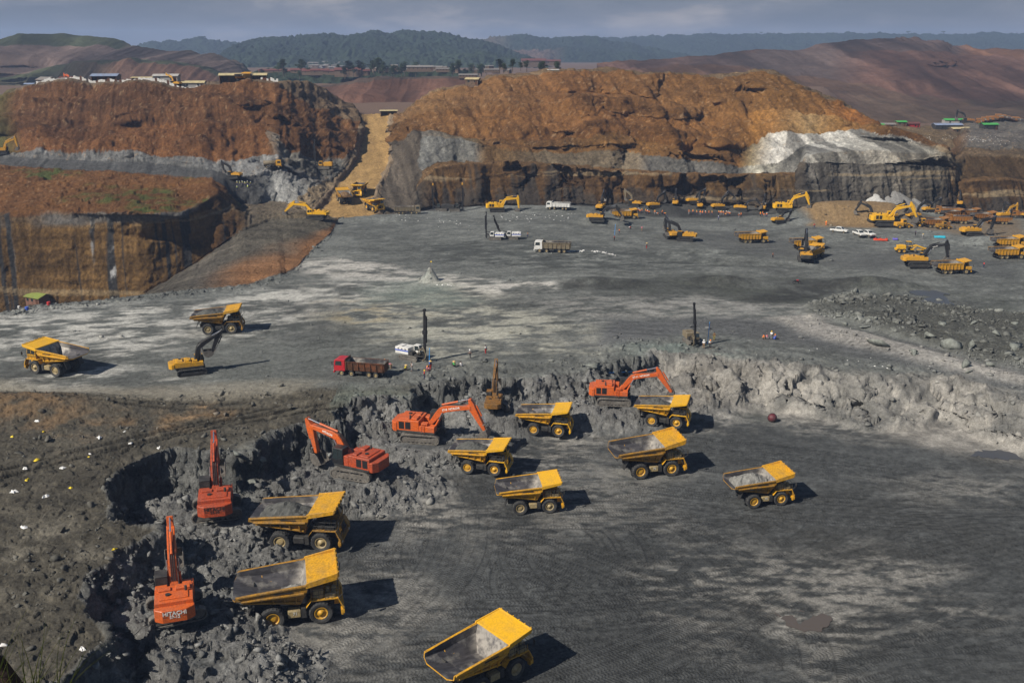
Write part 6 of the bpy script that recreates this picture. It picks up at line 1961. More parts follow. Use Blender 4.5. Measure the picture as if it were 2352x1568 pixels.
# ---------------------------------------------------------------- drill rigs
def drill_rig(body_mat, mast_h, lean=0.0, mast_mat=None, stripe=False, hoses=True, cab_mat=None, label='', X=0, Y=0, head=0, scale=1.0, group=None, lean_side=0.0, top=None):
    p = stand(X, Y)
    root = thing('drill_rig', label, 'drill rig', (p.x, p.y, level(p, 1.0)), R(head), group, scale)
    crawler(root, 0, 4.2, 2.3, .5, .95, M_TRK, M_TRK)
    b = MB().span((-3.0, -1.15, 1.05), (.0, 1.15, 2.35))
    b.span((-2.6, -.8, 2.35), (-1.6, .8, 2.5))
    bo = b.build('engine_housing', body_mat, root, .06)
    if stripe:
        for s_ in (1, -1):
            MB().span((-3.0, s_ * 1.155 - .004, 1.62), (0, s_ * 1.155 + .004, 1.88)).build('blue_stripe', M_BLUE, bo)
            v_ = MB()
            for q in range(3):
                v_.span((-2.4 + q * .8, s_ * 1.160 - .004, 1.95), (-2.05 + q * .8, s_ * 1.160 + .004, 2.15))
            v_.build('vent', M_GRILLE, bo)
        MB().span((-3.008, -1.1, 1.62), (-3.002, 1.1, 1.88)).build('blue_stripe', M_BLUE, bo)
    MB().span((.05, -1.05, 1.0), (.9, .1, 1.6)).span((.0, .1, 1.0), (2.0, .3, 1.3)).build('compressor', M_DARK, root, .04)
    c = MB().prism([(.35, 1.2), (1.6, 1.2), (1.75, 1.8), (1.45, 2.75), (.35, 2.75)], .2, 1.2)
    co = c.build('cab', cab_mat or body_mat, root, .04)
    g = MB()
    for yy in (.197, 1.203):
        g.prism([(.5, 1.75), (1.62, 1.75), (1.4, 2.6), (.5, 2.6)], yy - .003, yy + .003)
    g.hexa([(1.757, .3, 1.85), (1.757, 1.1, 1.85), (1.762, 1.1, 1.85), (1.762, .3, 1.85), (1.487, .3, 2.65), (1.487, 1.1, 2.65), (1.494, 1.1, 2.65), (1.494, .3, 2.65)])
    g.build('window', M_GLASS, co)
    bm_ = MB().prism([(1.0, 1.3), (2.6, 1.9), (2.9, 1.9), (2.9, 1.5), (1.2, .95)], -.45, -.05)
    bm_.build('feed_boom', M_DARK, root, .03)
    ml = Matrix.Translation((3.05, -.25, .35)) @ Matrix.Rotation(lean, 4, 'Y') @ Matrix.Rotation(lean_side, 4, 'X')
    m = MB()
    m.span((-.13, -.2, 0), (.13, .2, mast_h))
    m.span((.13, -.16, .4), (.32, .16, mast_h * .90))
    for q in range(int(mast_h / .8)):
        m.span((-.2, -.24, .3 + q * .8), (.16, .24, .42 + q * .8))
    m.cyl((.42, -.12, mast_h * .35), (.42, -.12, mast_h * .88), .09, seg=8)
    m.cyl((.42, .14, mast_h * .35), (.42, .14, mast_h * .88), .09, seg=8)
    m.span((-.28, -.3, mast_h * .52), (.5, .3, mast_h * .60))
    m.cyl((0, -.24, mast_h + .05), (0, .24, mast_h + .05), .28, seg=12)
    m.xf(ml)
    mo = m.build('mast', mast_mat or M_BLK, root, .01)
    if top:
        tm_ = MB().span((-.25, -.3, mast_h + .1), (.25, .3, mast_h + .9)); tm_.xf(ml); tm_.build('mast_head', top, mo)
    if hoses:
        h = MB()
        for k, (rx, rz) in enumerate(((.8, 1.3), (.9, 1.0))):
            pts = []
            for i in range(15):
                a = math.pi * (1.0 - i / 14 * 1.5)
                pts.append((3.0 + .9 * math.cos(a) * (1 if k else .7), -.7 - .25 * k, 1.5 + rz * math.sin(a)))
            h.tube(pts, .08, 6)
        h.build('dust_hose', M_GREYBOX, root, 0)
    lg = MB()
    lg.tube([(.6, -.9, 1.6), (1.6, -.8, 2.2), (2.9, -.4, 2.6)], .09)
    lg.tube([(1.0, -.6, 1.1), (2.0, -.5, .9), (3.0, -.3, 1.0)], .1)
    lg.build('feed_cylinder', M_DARK, root)
    return root
drill_rig(M_WHITE, 9.6, .03, None, True, True, M_WHITE, 'white crawler drill rig with blue stripe and tall black mast beside the crouching workers', 946, 824, -30, 1.0, 'drill rigs on the upper bench')
drill_rig(M_GREYBOX, 9.4, -.05, None, False, True, M_GREYBOX, 'dark green-grey drill rig with leaning black mast above the pale wall', 1588, 788, -80, .9, 'drill rigs on the upper bench', lean_side=.06)
drill_rig(M_WHITE, 8.5, 0.0, None, True, False, M_WHITE, 'white drill rig with upright black mast in the middle of the far bench', 1138, 550, 172, .95, 'drill rigs on the upper bench')
drill_rig(M_WHITE, 8.5, .35, None, True, False, M_WHITE, 'white drill rig with tilted black mast beside the upright one', 1176, 549, 176, .95, 'drill rigs on the upper bench', lean_side=-.32)
drill_rig(M_YELF, 9.5, 0.0, None, False, False, M_YELF, 'yellow drill rig with tall dark mast left of the tan ramp', 745, 388, 178, 1.15, 'machines on the far left shelf')
drill_rig(M_DARK, 9.0, 0.0, None, False, False, M_DARK, 'black drill rig with yellow mast head, nearer the dark embankment', 1014, 484, 180, 1.0, 'black drill rigs under the cliff', top=M_YELF)
drill_rig(M_DARK, 9.4, 0.0, None, False, False, M_DARK, 'black drill rig with yellow mast head, nearer the big yellow excavator', 1044, 485, 0, 1.0, 'black drill rigs under the cliff', top=M_YELF)

# ---------------------------------------------------------------- grader
def grader(X, Y, head, label):
    p = stand(X, Y)
    root = thing('road_grader', label, 'grader', (p.x, p.y, level(p, 1.5)), R(head), None, 1.0)
    MB().span((-4.2, -.75, 1.1), (-1.6, .75, 2.3)).span((-3.6, -.5, 2.3), (-2.2, .5, 2.45)).build('engine_housing', M_YELB, root, .06)
    f_ = MB().hexa([(-1.6, -.25, 1.4), (-1.6, .25, 1.4), (-1.6, .25, 1.9), (-1.6, -.25, 1.9), (1.5, -.2, 2.1), (1.5, .2, 2.1), (1.5, .2, 2.5), (1.5, -.2, 2.5)])
    f_.hexa([(1.5, -.2, 2.1), (1.5, .2, 2.1), (1.5, .2, 2.5), (1.5, -.2, 2.5), (4.6, -.2, 1.0), (4.6, .2, 1.0), (4.6, .2, 1.45), (4.6, -.2, 1.45)])
    f_.span((3.9, -1.0, .55), (4.3, 1.0, .85)); f_.span((4.6, -.6, .7), (5.1, .6, 1.5)); f_.span((-4.7, -.8, .8), (-4.2, .8, 1.4))
    f_.build('frame', M_YELB, root, .03)
    c = MB().span((-1.5, -.75, 1.6), (-.2, .75, 2.0)).span((-1.55, -.8, 3.3), (-.1, .8, 3.42))
    for x in (-1.48, -.24):
        for y in (-.72, .72):
            c.span((x - .05, y - .05, 2.0), (x + .05, y + .05, 3.3))
    co = c.build('cab', M_DARK, root, 0)
    MB().span((-1.55, -.8, 3.424), (-.1, .8, 3.48)).build('cab_roof', M_YELB, co)
    bl = MB()
    for q in range(5):
        a = -.7 + q * .35
        bl.span((.4 + .25 * a * a, -1.8, .45 + .18 * q), (.5 + .25 * a * a, 1.8, .65 + .18 * q))
    bl.xf(Matrix.Rotation(.5, 4, 'Z')); bl.build('blade', M_STEEL, root)
    MB().tube([(1.6, 0, 1.9), (.5, 0, 1.2), (1.2, 0, .95), (3.8, 0, 1.0)], .14, 8).cyl((.5, 0, 1.0), (.5, 0, 1.2), .8, seg=20).build('blade_circle', M_YELB, root)
    for x, hb in ((-3.7, False), (-2.2, False), (4.1, True)):
        for s_ in (1, -1):
            wheel(root, (x, s_ * .95, .66), .66, .42, M_RIMY, hb, s_, seg=24)
grader(2091, 580, -6, 'yellow road grader with blade lowered on the dark haul road')

# ---------------------------------------------------------------- pickups and a motorbike
def pickup(paint_):
    root = thing('pickup', 'pickup', 'pickup')
    b = MB().prism([(-2.6, .55), (2.55, .5), (2.65, .95), (1.35, 1.12), (.65, 1.12), (-.85, 1.12), (-2.6, 1.08)], -.9, .9)
    body = b.build('body', paint_, root, .06)
    c = MB().loft([[(-.95, -.82, 1.123), (1.3, -.82, 1.123), (1.3, .82, 1.123), (-.95, .82, 1.123)], [(-.75, -.68, 1.78), (.55, -.68, 1.78), (.55, .68, 1.78), (-.75, .68, 1.78)]])
    ca = c.build('cabin', paint_, root, .05)
    g = MB()
    g.hexa([(1.27, -.7, 1.2), (1.27, .7, 1.2), (1.275, .7, 1.2), (1.275, -.7, 1.2), (.62, -.6, 1.72), (.62, .6, 1.72), (.63, .6, 1.72), (.63, -.6, 1.72)])
    for s_ in (1, -1):
        g.hexa([(-.8, s_ * .81, 1.2), (1.05, s_ * .81, 1.2), (1.05, s_ * .815, 1.2), (-.8, s_ * .815, 1.2), (-.65, s_ * .705, 1.7), (.5, s_ * .705, 1.7), (.5, s_ * .71, 1.7), (-.65, s_ * .71, 1.7)])
    g.build('window', M_GLASS, ca)
    MB().span((-2.5, -.75, 1.123), (-1.0, .75, 1.135)).build('load_bed', M_DARK, root)
    for x in (1.65, -1.6):
        for s_ in (1, -1):
            wheel(root, (x, s_ * .82, .38), .38, .26, M_GREYBOX, True, s_, lug=False, seg=20)
    for s_ in (1, -1):
        MB().span((2.60, s_ * .65 - .15, .78), (2.68, s_ * .65 + .15, .92)).build('headlight', M_LAMP, root)
    return root
pk = place_vehicle(pickup(M_WHITE), 1973, 541, -80, 1.1, 'white pickup with closed cab, left of the pair beside the red-clothed group', 'pickups parked on the far bench', 'pickup')
p = stand(1993, 542); dup(pk, (p.x, p.y, p.z), R(-70), 'white pickup of the pair standing nearest the red-clothed group', 'pickups parked on the far bench')
p = stand(1927, 534); dup(pk, (p.x, p.y, p.z), R(-35), 'white pickup with dark load bed standing alone left of the pair', 'pickups parked on the far bench')

def motorbike(X, Y, head, label):
    p = stand(X, Y)
    root = thing('motorbike', label, 'motorbike', (p.x, p.y, p.z), R(head), None, 1.3)
    for x in (-.62, .62):
        m = MB().lathe([(.20, -.05), (.30, -.05), (.30, .05), (.20, .05), (.20, -.05)], (x, 0, .30), 20); m.build('wheel', M_RUB, root)
    MB().span((-.3, -.12, .35), (.25, .12, .65)).tube([(.62, 0, .3), (.45, 0, 1.0)], .04).build('frame', M_DARK, root, .02)
    MB().span((-.1, -.13, .66), (.35, .13, .86)).build('fuel_tank', M_RED, root, .05)
    MB().span((-.75, -.13, .68), (-.12, .13, .80)).build('seat', M_BLK, root, .03)
    MB().tube([(.42, -.35, 1.02), (.48, 0, .98), (.42, .35, 1.02)], .025).build('handlebar', M_CHR, root)
motorbike(1830, 652, 12, 'small dark motorbike left standing on the bare grey bench')
# ================================================================ ROCK, WATER, PEOPLE, SHEDS
rng = np.random.RandomState(11)
ICO = None
def ico():
    global ICO
    if ICO is None:
        bm = bmesh.new(); bmesh.ops.create_icosphere(bm, subdivisions=1, radius=1.0)
        ICO = (np.array([v.co[:] for v in bm.verts]), np.array([[v.index for v in f_.verts] for f_ in bm.faces])); bm.free()
    return ICO
def rock_verts(size, squash=.7):
    v, f_ = ico()
    a = rng.normal(size=(7, 3)); a /= np.linalg.norm(a, axis=1)[:, None]
    w = v * (1 + .10 * rng.normal(size=(len(v), 1)))
    for n_ in a:                                     # split faces
        d = w @ n_
        lim = rng.uniform(.12, .5)
        w = w - np.clip(d - lim, 0, None)[:, None] * n_
    w = w * np.array([1, rng.uniform(.6, 1), squash * rng.uniform(.7, 1.1)])
    an = rng.uniform(0, 6.28); c, s = math.cos(an), math.sin(an)
    w = np.stack([w[:, 0] * c - w[:, 1] * s, w[:, 0] * s + w[:, 1] * c, w[:, 2]], -1)
    return w * size * 1.25, f_

def rock_stuff_material(name, c0, c1):
    t = NT(name)
    ac = t.n.new('ShaderNodeAttribute'); ac.attribute_name = 'Col'
    pos = t.geom()
    n1_ = t.noise(2.2, 6, .7, pos)
    t.link(t.mix(1.0, ac.outputs['Color'], t.ramp(n1_, [(.25, .5), (.75, 1.4)]), 'MULTIPLY'), t.bsdf.inputs['Base Color'])
    t.link(t.bump(n1_, .6, .15), t.bsdf.inputs['Normal'])
    t.bsdf.inputs['Roughness'].default_value = .95
    t.bsdf.inputs['Specular IOR Level'].default_value = .15
    return t.m
M_RUBBLE = rock_stuff_material('rubble_rock', 0, 0)

# where loose rock lies, and how much of it
flatC = attrs['Col'][:, :3]
dens = np.zeros(nm.size)
area = (Yg / 1000.0).ravel() ** 2
dens += 0.55 * (hh > .15).ravel()
dens += 0.45 * ((mk['wall'] > .25) & near).ravel()
dens += 0.10 * (terr > .5).ravel()
dens += 0.30 * ((rimz > .4) & (terr < .5)).ravel()
dens += 0.30 * (near & (mk['bould'] > .4)).ravel()
dens += 0.25 * (br > .4).ravel() * nm
dens += 0.35 * (edge0 > .5).ravel() * nm
dens += 0.05 * ((sm1 > .25) & bench).ravel()
dens *= (1 - .75 * pale_m.ravel())
dens *= (0.12 + smooth(-.15, .45, fbm(xf, yf, f=.14, octv=3, seed=601)))
for a_, b_ in ((408, 1424), (500, 1184), (822, 1088), (972, 1006), (1410, 924), (1135, 940), (704, 1248), (683, 1412), (1113, 1556), (1112, 1078)):
    q_ = stand(a_, b_)
    dens *= np.clip((np.hypot(xf - q_.x, yf - q_.y) - 3.2) / 1.5, 0.02, 1)
wgt = dens * area
wgt /= wgt.sum()
NR_ = 14000
pick = rng.choice(nm.size, NR_, p=wgt)
Pf = P.reshape(-1, 3)
vs_, fs_, cs_ = [], [], []
base_ = 0
for i in pick:
    s_ = min(0.085 / max(rng.rand(), .004) ** .58, .8)
    if mk['bould'].ravel()[i] > .4:
        s_ = min(s_ * 1.9 + .05, 1.5)
    v_, f_ = rock_verts(s_)
    q = Pf[i] + np.array([rng.uniform(-.3, .3), rng.uniform(-.3, .3), s_ * .12])
    vs_.append(v_ + q); fs_.append(f_ + base_); base_ += len(v_)
    lit_ = 1.35 if mk['bould'].ravel()[i] > .4 else 1.0
    c_ = lit_ * flatC[i] * .75 + np.array((.13, .132, .125)) * rng.uniform(.4, 1.5) * .4
    cs_.append(np.repeat(c_[None], len(v_), 0))
rub = new_mesh_object('rubble', np.concatenate(vs_), np.concatenate(fs_), M_RUBBLE,
                      {'Col': np.concatenate([np.concatenate(cs_), np.ones((base_, 1))], 1)}, smooth_shade=False)
tag(rub, 'loose broken rock strewn along the pit walls, heaps and benches', None, None, 'stuff')

M_BOULD = rock_material('boulder_rock', (.19, .20, .18))
BD = [(2010, 792, 3.2), (2130, 775, 2.0), (2180, 800, 2.3), (2230, 798, 1.7), (1985, 752, 1.2), (1945, 745, 1.0), (2060, 742, 1.1), (2290, 770, 1.5), (2240, 742, 1.3), (2330, 745, 1.4),
      (2215, 840, 1.3), (2268, 838, 1.5), (2225, 855, 1.1), (2330, 800, 1.8), (2160, 745, 1.2), (2100, 815, 1.3), (1370, 845, 1.3), (1352, 840, 1.0), (1440, 862, 1.6), (1476, 868, 1.3), (545, 1048, 1.5), (575, 1055, 1.3), (600, 1056, 1.0)]
for i, (X, Y, s_) in enumerate(BD):
    p = stand(X, Y)
    v_, f_ = rock_verts(s_, .75)
    o = new_mesh_object('boulder', v_, f_, M_BOULD, None, False)
    o.location = (p.x, p.y, p.z + s_ * .18)
    if i == 0:
        tag(o, 'largest pale boulder, in the rock field right of the grey haul road', 'boulder', 'big boulders')
    elif X > 1900:
        tag(o, 'angular grey boulder in the rock field on the right beyond the haul road', 'boulder', 'boulders in the rock field')
    elif X > 1300:
        tag(o, 'dark grey boulder on the wall top left of the rightmost orange excavator', 'boulder', 'boulders on the wall top')
    else:
        tag(o, 'pale boulder on the left terrace above the red excavator', 'boulder', 'boulders on the left terrace')

# ---------------------------------------------------------------- standing water
def water_mat(name, col, rough=.12):
    t = NT(name)
    t.bsdf.inputs['Base Color'].default_value = (*col, 1)
    t.bsdf.inputs['Roughness'].default_value = rough
    t.bsdf.inputs['Specular IOR Level'].default_value = .5
    t.link(t.bump(t.noise(3.0, 3, .5, t.geom()), .04, .05), t.bsdf.inputs['Normal'])
    return t.m
M_MUDW = water_mat('muddy_water', (.088, .072, .06), .06)
M_DARKW = water_mat('dark_water', (.055, .056, .06), .4)
M_SLURRY = water_mat('grey_slurry', (.075, .085, .078), .35)
def puddle(outline, mat, lift=.06):
    pts = np.array([stand(a, b)[:] for a, b in outline])
    zc = float(np.median(pts[:, 2])) + lift
    n = len(pts)
    ring_ = []
    for i in range(n):
        a, b = pts[i], pts[(i + 1) % n]
        for k in range(8):
            q = a + (b - a) * k / 8
            ring_.append((q[0] + .3 * noise(np.array([q[0] * 1.4]), np.array([q[1] * .7]), seed=71)[0] * 1.6, q[1] + .5 * noise(np.array([q[0] * 1.4]), np.array([q[1] * .7]), seed=72)[0] * 1.6))
    m = MB()
    m._add([(x, y, zc) for x, y in ring_], [tuple(range(len(ring_)))], 0)
    o = m.build('water', mat)
    o['kind'] = 'structure'
puddle([(1772, 1406), (1800, 1409), (1840, 1407), (1875, 1413), (1905, 1416), (1914, 1432), (1900, 1445), (1865, 1447), (1838, 1452), (1815, 1440), (1795, 1424)], M_MUDW)
puddle([(2235, 1036), (2300, 1034), (2380, 1046), (2400, 1060), (2300, 1054), (2225, 1046)], M_DARKW)
puddle([(2086, 668), (2150, 668), (2180, 676), (2140, 682), (2100, 678)], M_DARKW)
puddle([(2110, 688), (2160, 690), (2190, 700), (2150, 704)], M_DARKW)

# ---------------------------------------------------------------- gravel cones against the cliff
M_GRAV = rock_material('white_gravel', (.40, .395, .375))
M_GRAVG = rock_material('grey_gravel', (.19, .185, .175))
def cone_heap(X, Y, y, h, r, mat, label, stretch=1.0, seed=0, sink=.6):
    t, rr = ray(X, Y)
    apex = Vector((float(t) * y, y, float(rr) * y))
    nr_, na = 26, 64
    a = np.linspace(0, 2 * math.pi, na, endpoint=False)
    q = np.linspace(0, 1, nr_)
    A, Q = np.meshgrid(a, q)
    gul = fbm(np.cos(A) * 6, np.sin(A) * 6, None, octv=3, seed=700 + seed, ridged=True)
    rad = Q * r * (1 + .12 * noise(np.cos(A) * 1.7 + seed, np.sin(A) * 1.7, seed=710))
    z = -h * Q ** 1.05 + .35 * gul * np.sin(np.clip(Q, 0, 1) * math.pi) + .25 * fbm(A * 9, Q * 12, octv=3, seed=720 + seed) * (Q > .02)
    V = np.stack([rad * np.cos(A) * stretch, rad * np.sin(A), z - sink * Q], -1).reshape(-1, 3)
    i = np.arange(nr_ * na).reshape(nr_, na)
    F = np.stack([i[:-1], i[1:], np.roll(i, -1, 1)[1:], np.roll(i, -1, 1)[:-1]], -1).reshape(-1, 4)
    o = new_mesh_object('gravel_heap', V, F, mat)
    o.location = apex
    tag(o, label, 'gravel heap', 'gravel cones tipped over the cliff')
cone_heap(1922, 468, 392, 6, 9, M_GRAV, 'small white gravel cone farthest left at the foot of the grey cliff', seed=1)
cone_heap(2012, 444, 396, 9, 13, M_GRAV, 'big white gravel cone in the middle of the cliff foot', 1.1, 2)
cone_heap(2054, 434, 398, 11, 15, M_GRAVG, 'tallest grey gravel cone beside the big white one', 1.15, 3)
cone_heap(2098, 452, 398, 8, 12, M_GRAVG, 'low grey gravel cone farthest right at the cliff foot', 1.1, 4)

# ---------------------------------------------------------------- red ball, poles, flag
p = stand(1773, 968)
root = thing('round_tank', 'dark red round tank lying on the pit floor below the pale wall', 'tank', (p.x, p.y, p.z))
m = MB(); m.lathe([(0.001, -.78)] + [(.78 * math.sin(a), -.78 * math.cos(a)) for a in np.linspace(.12, math.pi - .12, 14)] + [(0.001, .78)], (0, 0, .74), 28)
m.build('shell', paint('dark_red_tank_paint', (.11, .018, .026), .5, rough=.6), root, 0, True)
MB().lathe([(.785, -.05), (.83, -.05), (.83, .05), (.785, .05), (.785, -.05)], (0, 0, .74), 28).build('band', M_DARK, root)
M_POLE = flat('blue_plastic', (.06, .32, .75), .4)
def pole(X, Y, h, label, lean=(.04, 0)):
    p = stand(X, Y)
    m = MB().cyl((0, 0, 0), (lean[0] * h, lean[1] * h, h), .07, .06, 8)
    o = m.build('pole', M_POLE); o.location = p
    tag(o, label, 'pole', 'blue plastic pipes')
pole(986, 833, 2.9, 'blue pipe standing upright beside the man in the straw hat')
pole(1625, 790, 4.6, 'long blue pipe held up beside the leaning black drill rig')
pole(1411, 551, 5.0, 'thin blue pipe standing on the far bench near the yellow excavators')
for (a, b), lb in ((((1398, 862 - 4), (1452, 855)), 'blue pipe lying on the rubble at the wall top'),):
    p0, p1 = stand(1398, 857), stand(1452, 854)
    o = MB().cyl((0, 0, .15), tuple(p1 - p0 + Vector((0, 0, .15))), .07, .07, 8).build('pole', M_POLE); o.location = p0
    tag(o, lb, 'pole', 'blue plastic pipes')
p = stand(988, 628)
root = thing('marker_stick', 'thin stick with a small yellow rag on top of the sand cone', 'marker', (p.x, p.y, p.z - .3))
MB().cyl((0, 0, 0), (.1, 0, 3.6), .04, .03, 6).build('stick', M_RUST, root)
MB().span((.1, -.02, 3.2), (.5, .02, 3.5)).build('rag', flat('yellow_cloth', (.7, .5, .05)), root)

# ---------------------------------------------------------------- people
SKINM = flat('skin', (.22, .12, .075))
CLOTH = {k: flat(k + '_cloth', c) for k, c in dict(white=(.72, .71, .70), red=(.50, .04, .04), pink=(.62, .22, .28), blue=(.06, .12, .50), yellow=(.72, .62, .03), orange=(.85, .20, .03), green=(.06, .45, .10),
                                                   black=(.02, .02, .022), khaki=(.24, .20, .05), navy=(.03, .04, .10), grey=(.22, .22, .23), lime=(.55, .75, .10), tan=(.30, .20, .12)).items()}
STRAW = flat('straw', (.62, .42, .16)); HELM = {k: flat(k + '_helmet', c, .35) for k, c in dict(yellow=(.8, .5, .02), white=(.8, .8, .78), orange=(.85, .25, .02)).items()}
def skin_mesh(name, verts, edges):
    """verts: (x, y, z, radius); grown with a Skin modifier into one surface"""
    bm = bmesh.new()
    ly = bm.verts.layers.skin.verify()
    bv = []
    for i, (x, y, z, r) in enumerate(verts):
        v = bm.verts.new((x, y, z)); v[ly].radius = (r, r); v[ly].use_root = (i == 0); bv.append(v)
    for a, b in edges:
        bm.edges.new((bv[a], bv[b]))
    me = bpy.data.meshes.new(name); bm.to_mesh(me); bm.free()
    o = bpy.data.objects.new(name, me); COL.objects.link(o)
    o.modifiers.new('skin', 'SKIN'); sb = o.modifiers.new('sub', 'SUBSURF'); sb.levels = 1; sb.render_levels = 1
    dg = bpy.context.evaluated_depsgraph_get()
    m2 = bpy.data.meshes.new_from_object(o.evaluated_get(dg))
    bpy.data.objects.remove(o); m2.name = name
    m2.materials.clear(); m2.materials.append(SKINM)
    m2.polygons.foreach_set('use_smooth', [True] * len(m2.polygons))
    return m2
def joints(pose):
    J = {}
    if pose == 'stand':
        J = dict(pel=(0, 0, .92), che=(.02, 0, 1.25), nec=(.02, 0, 1.45), hea=(.05, 0, 1.58), top=(.04, 0, 1.70))
        for s_, k in ((1, 'l'), (-1, 'r')):
            J.update({'hip' + k: (0, .10 * s_, .88), 'kne' + k: (.05, .12 * s_, .48), 'ank' + k: (.0, .13 * s_, .08), 'toe' + k: (.15, .14 * s_, .04),
                      'sho' + k: (.02, .20 * s_, 1.40), 'elb' + k: (-.02, .27 * s_, 1.12), 'wri' + k: (.10, .26 * s_, .88), 'han' + k: (.14, .25 * s_, .78)})
    elif pose == 'walk':
        J = dict(pel=(0, 0, .90), che=(.05, 0, 1.22), nec=(.07, 0, 1.42), hea=(.11, 0, 1.54), top=(.11, 0, 1.66))
        for s_, k in ((1, 'l'), (-1, 'r')):
            J.update({'hip' + k: (0, .10 * s_, .86), 'kne' + k: (.16 * s_ + .05, .11 * s_, .48), 'ank' + k: (.26 * s_ - .05, .11 * s_, .09), 'toe' + k: (.26 * s_ + .10, .12 * s_, .05),
                      'sho' + k: (.05, .20 * s_, 1.37), 'elb' + k: (-.12 * s_, .27 * s_, 1.12), 'wri' + k: (-.12 * s_ + .15, .26 * s_, .95), 'han' + k: (-.12 * s_ + .22, .25 * s_, .90)})
    elif pose == 'crouch':
        J = dict(pel=(-.12, 0, .28), che=(.02, 0, .58), nec=(.10, 0, .76), hea=(.17, 0, .88), top=(.17, 0, 1.0))
        for s_, k in ((1, 'l'), (-1, 'r')):
            J.update({'hip' + k: (-.10, .11 * s_, .26), 'kne' + k: (.30, .17 * s_, .46), 'ank' + k: (.12, .16 * s_, .08), 'toe' + k: (.28, .17 * s_, .04),
                      'sho' + k: (.08, .20 * s_, .72), 'elb' + k: (.22, .24 * s_, .50), 'wri' + k: (.42, .14 * s_, .45), 'han' + k: (.50, .10 * s_, .40)})
    else:   # bend
        J = dict(pel=(-.1, 0, .86), che=(.22, 0, 1.0), nec=(.42, 0, .98), hea=(.54, 0, .93), top=(.64, 0, .90))
        for s_, k in ((1, 'l'), (-1, 'r')):
            J.update({'hip' + k: (-.1, .11 * s_, .82), 'kne' + k: (.02, .14 * s_, .46), 'ank' + k: (-.08, .15 * s_, .08), 'toe' + k: (.08, .16 * s_, .04),
                      'sho' + k: (.38, .20 * s_, .96), 'elb' + k: (.42, .22 * s_, .68), 'wri' + k: (.48, .18 * s_, .45), 'han' + k: (.50, .16 * s_, .36)})
    return J
PM = {}
def person_meshes(pose):
    if pose in PM:
        return PM[pose]
    J = joints(pose)
    names = ['pel', 'che', 'nec', 'hea', 'top']
    rad = dict(pel=.13, che=.15, nec=.06, hea=.10, top=.07, hip=.10, kne=.065, ank=.045, toe=.04, sho=.075, elb=.05, wri=.035, han=.04)
    for k in 'lr':
        names += [q + k for q in ('hip', 'kne', 'ank', 'toe', 'sho', 'elb', 'wri', 'han')]
    idx = {n_: i for i, n_ in enumerate(names)}
    rr = lambda n_: rad.get(n_, rad.get(n_[:-1], .05))
    V = [(*J[n_], rr(n_)) for n_ in names]
    E = [('pel', 'che'), ('che', 'nec'), ('nec', 'hea'), ('hea', 'top')]
    for k in 'lr':
        E += [('pel', 'hip' + k), ('hip' + k, 'kne' + k), ('kne' + k, 'ank' + k), ('ank' + k, 'toe' + k), ('che', 'sho' + k), ('sho' + k, 'elb' + k), ('elb' + k, 'wri' + k), ('wri' + k, 'han' + k)]
    body = skin_mesh('person', V, [(idx[a], idx[b]) for a, b in E])
    def sub_(keep, es, grow):
        ii = {n_: i for i, n_ in enumerate(keep)}
        return skin_mesh('cloth', [(*J[n_], rr(n_) + grow) for n_ in keep], [(ii[a], ii[b]) for a, b in es])
    shirt = sub_(['che', 'pel', 'shol', 'elbl', 'shor', 'elbr'], [('che', 'pel'), ('che', 'shol'), ('shol', 'elbl'), ('che', 'shor'), ('shor', 'elbr')], .03)
    trous = sub_(['pel', 'hipl', 'knel', 'ankl', 'hipr', 'kner', 'ankr'], [('pel', 'hipl'), ('hipl', 'knel'), ('knel', 'ankl'), ('pel', 'hipr'), ('hipr', 'kner'), ('kner', 'ankr')], .022)
    PM[pose] = (body, shirt, trous, J)
    return PM[pose]
HATM = {}
def bare(o):
    me = o.data
    bpy.data.objects.remove(o)
    return me
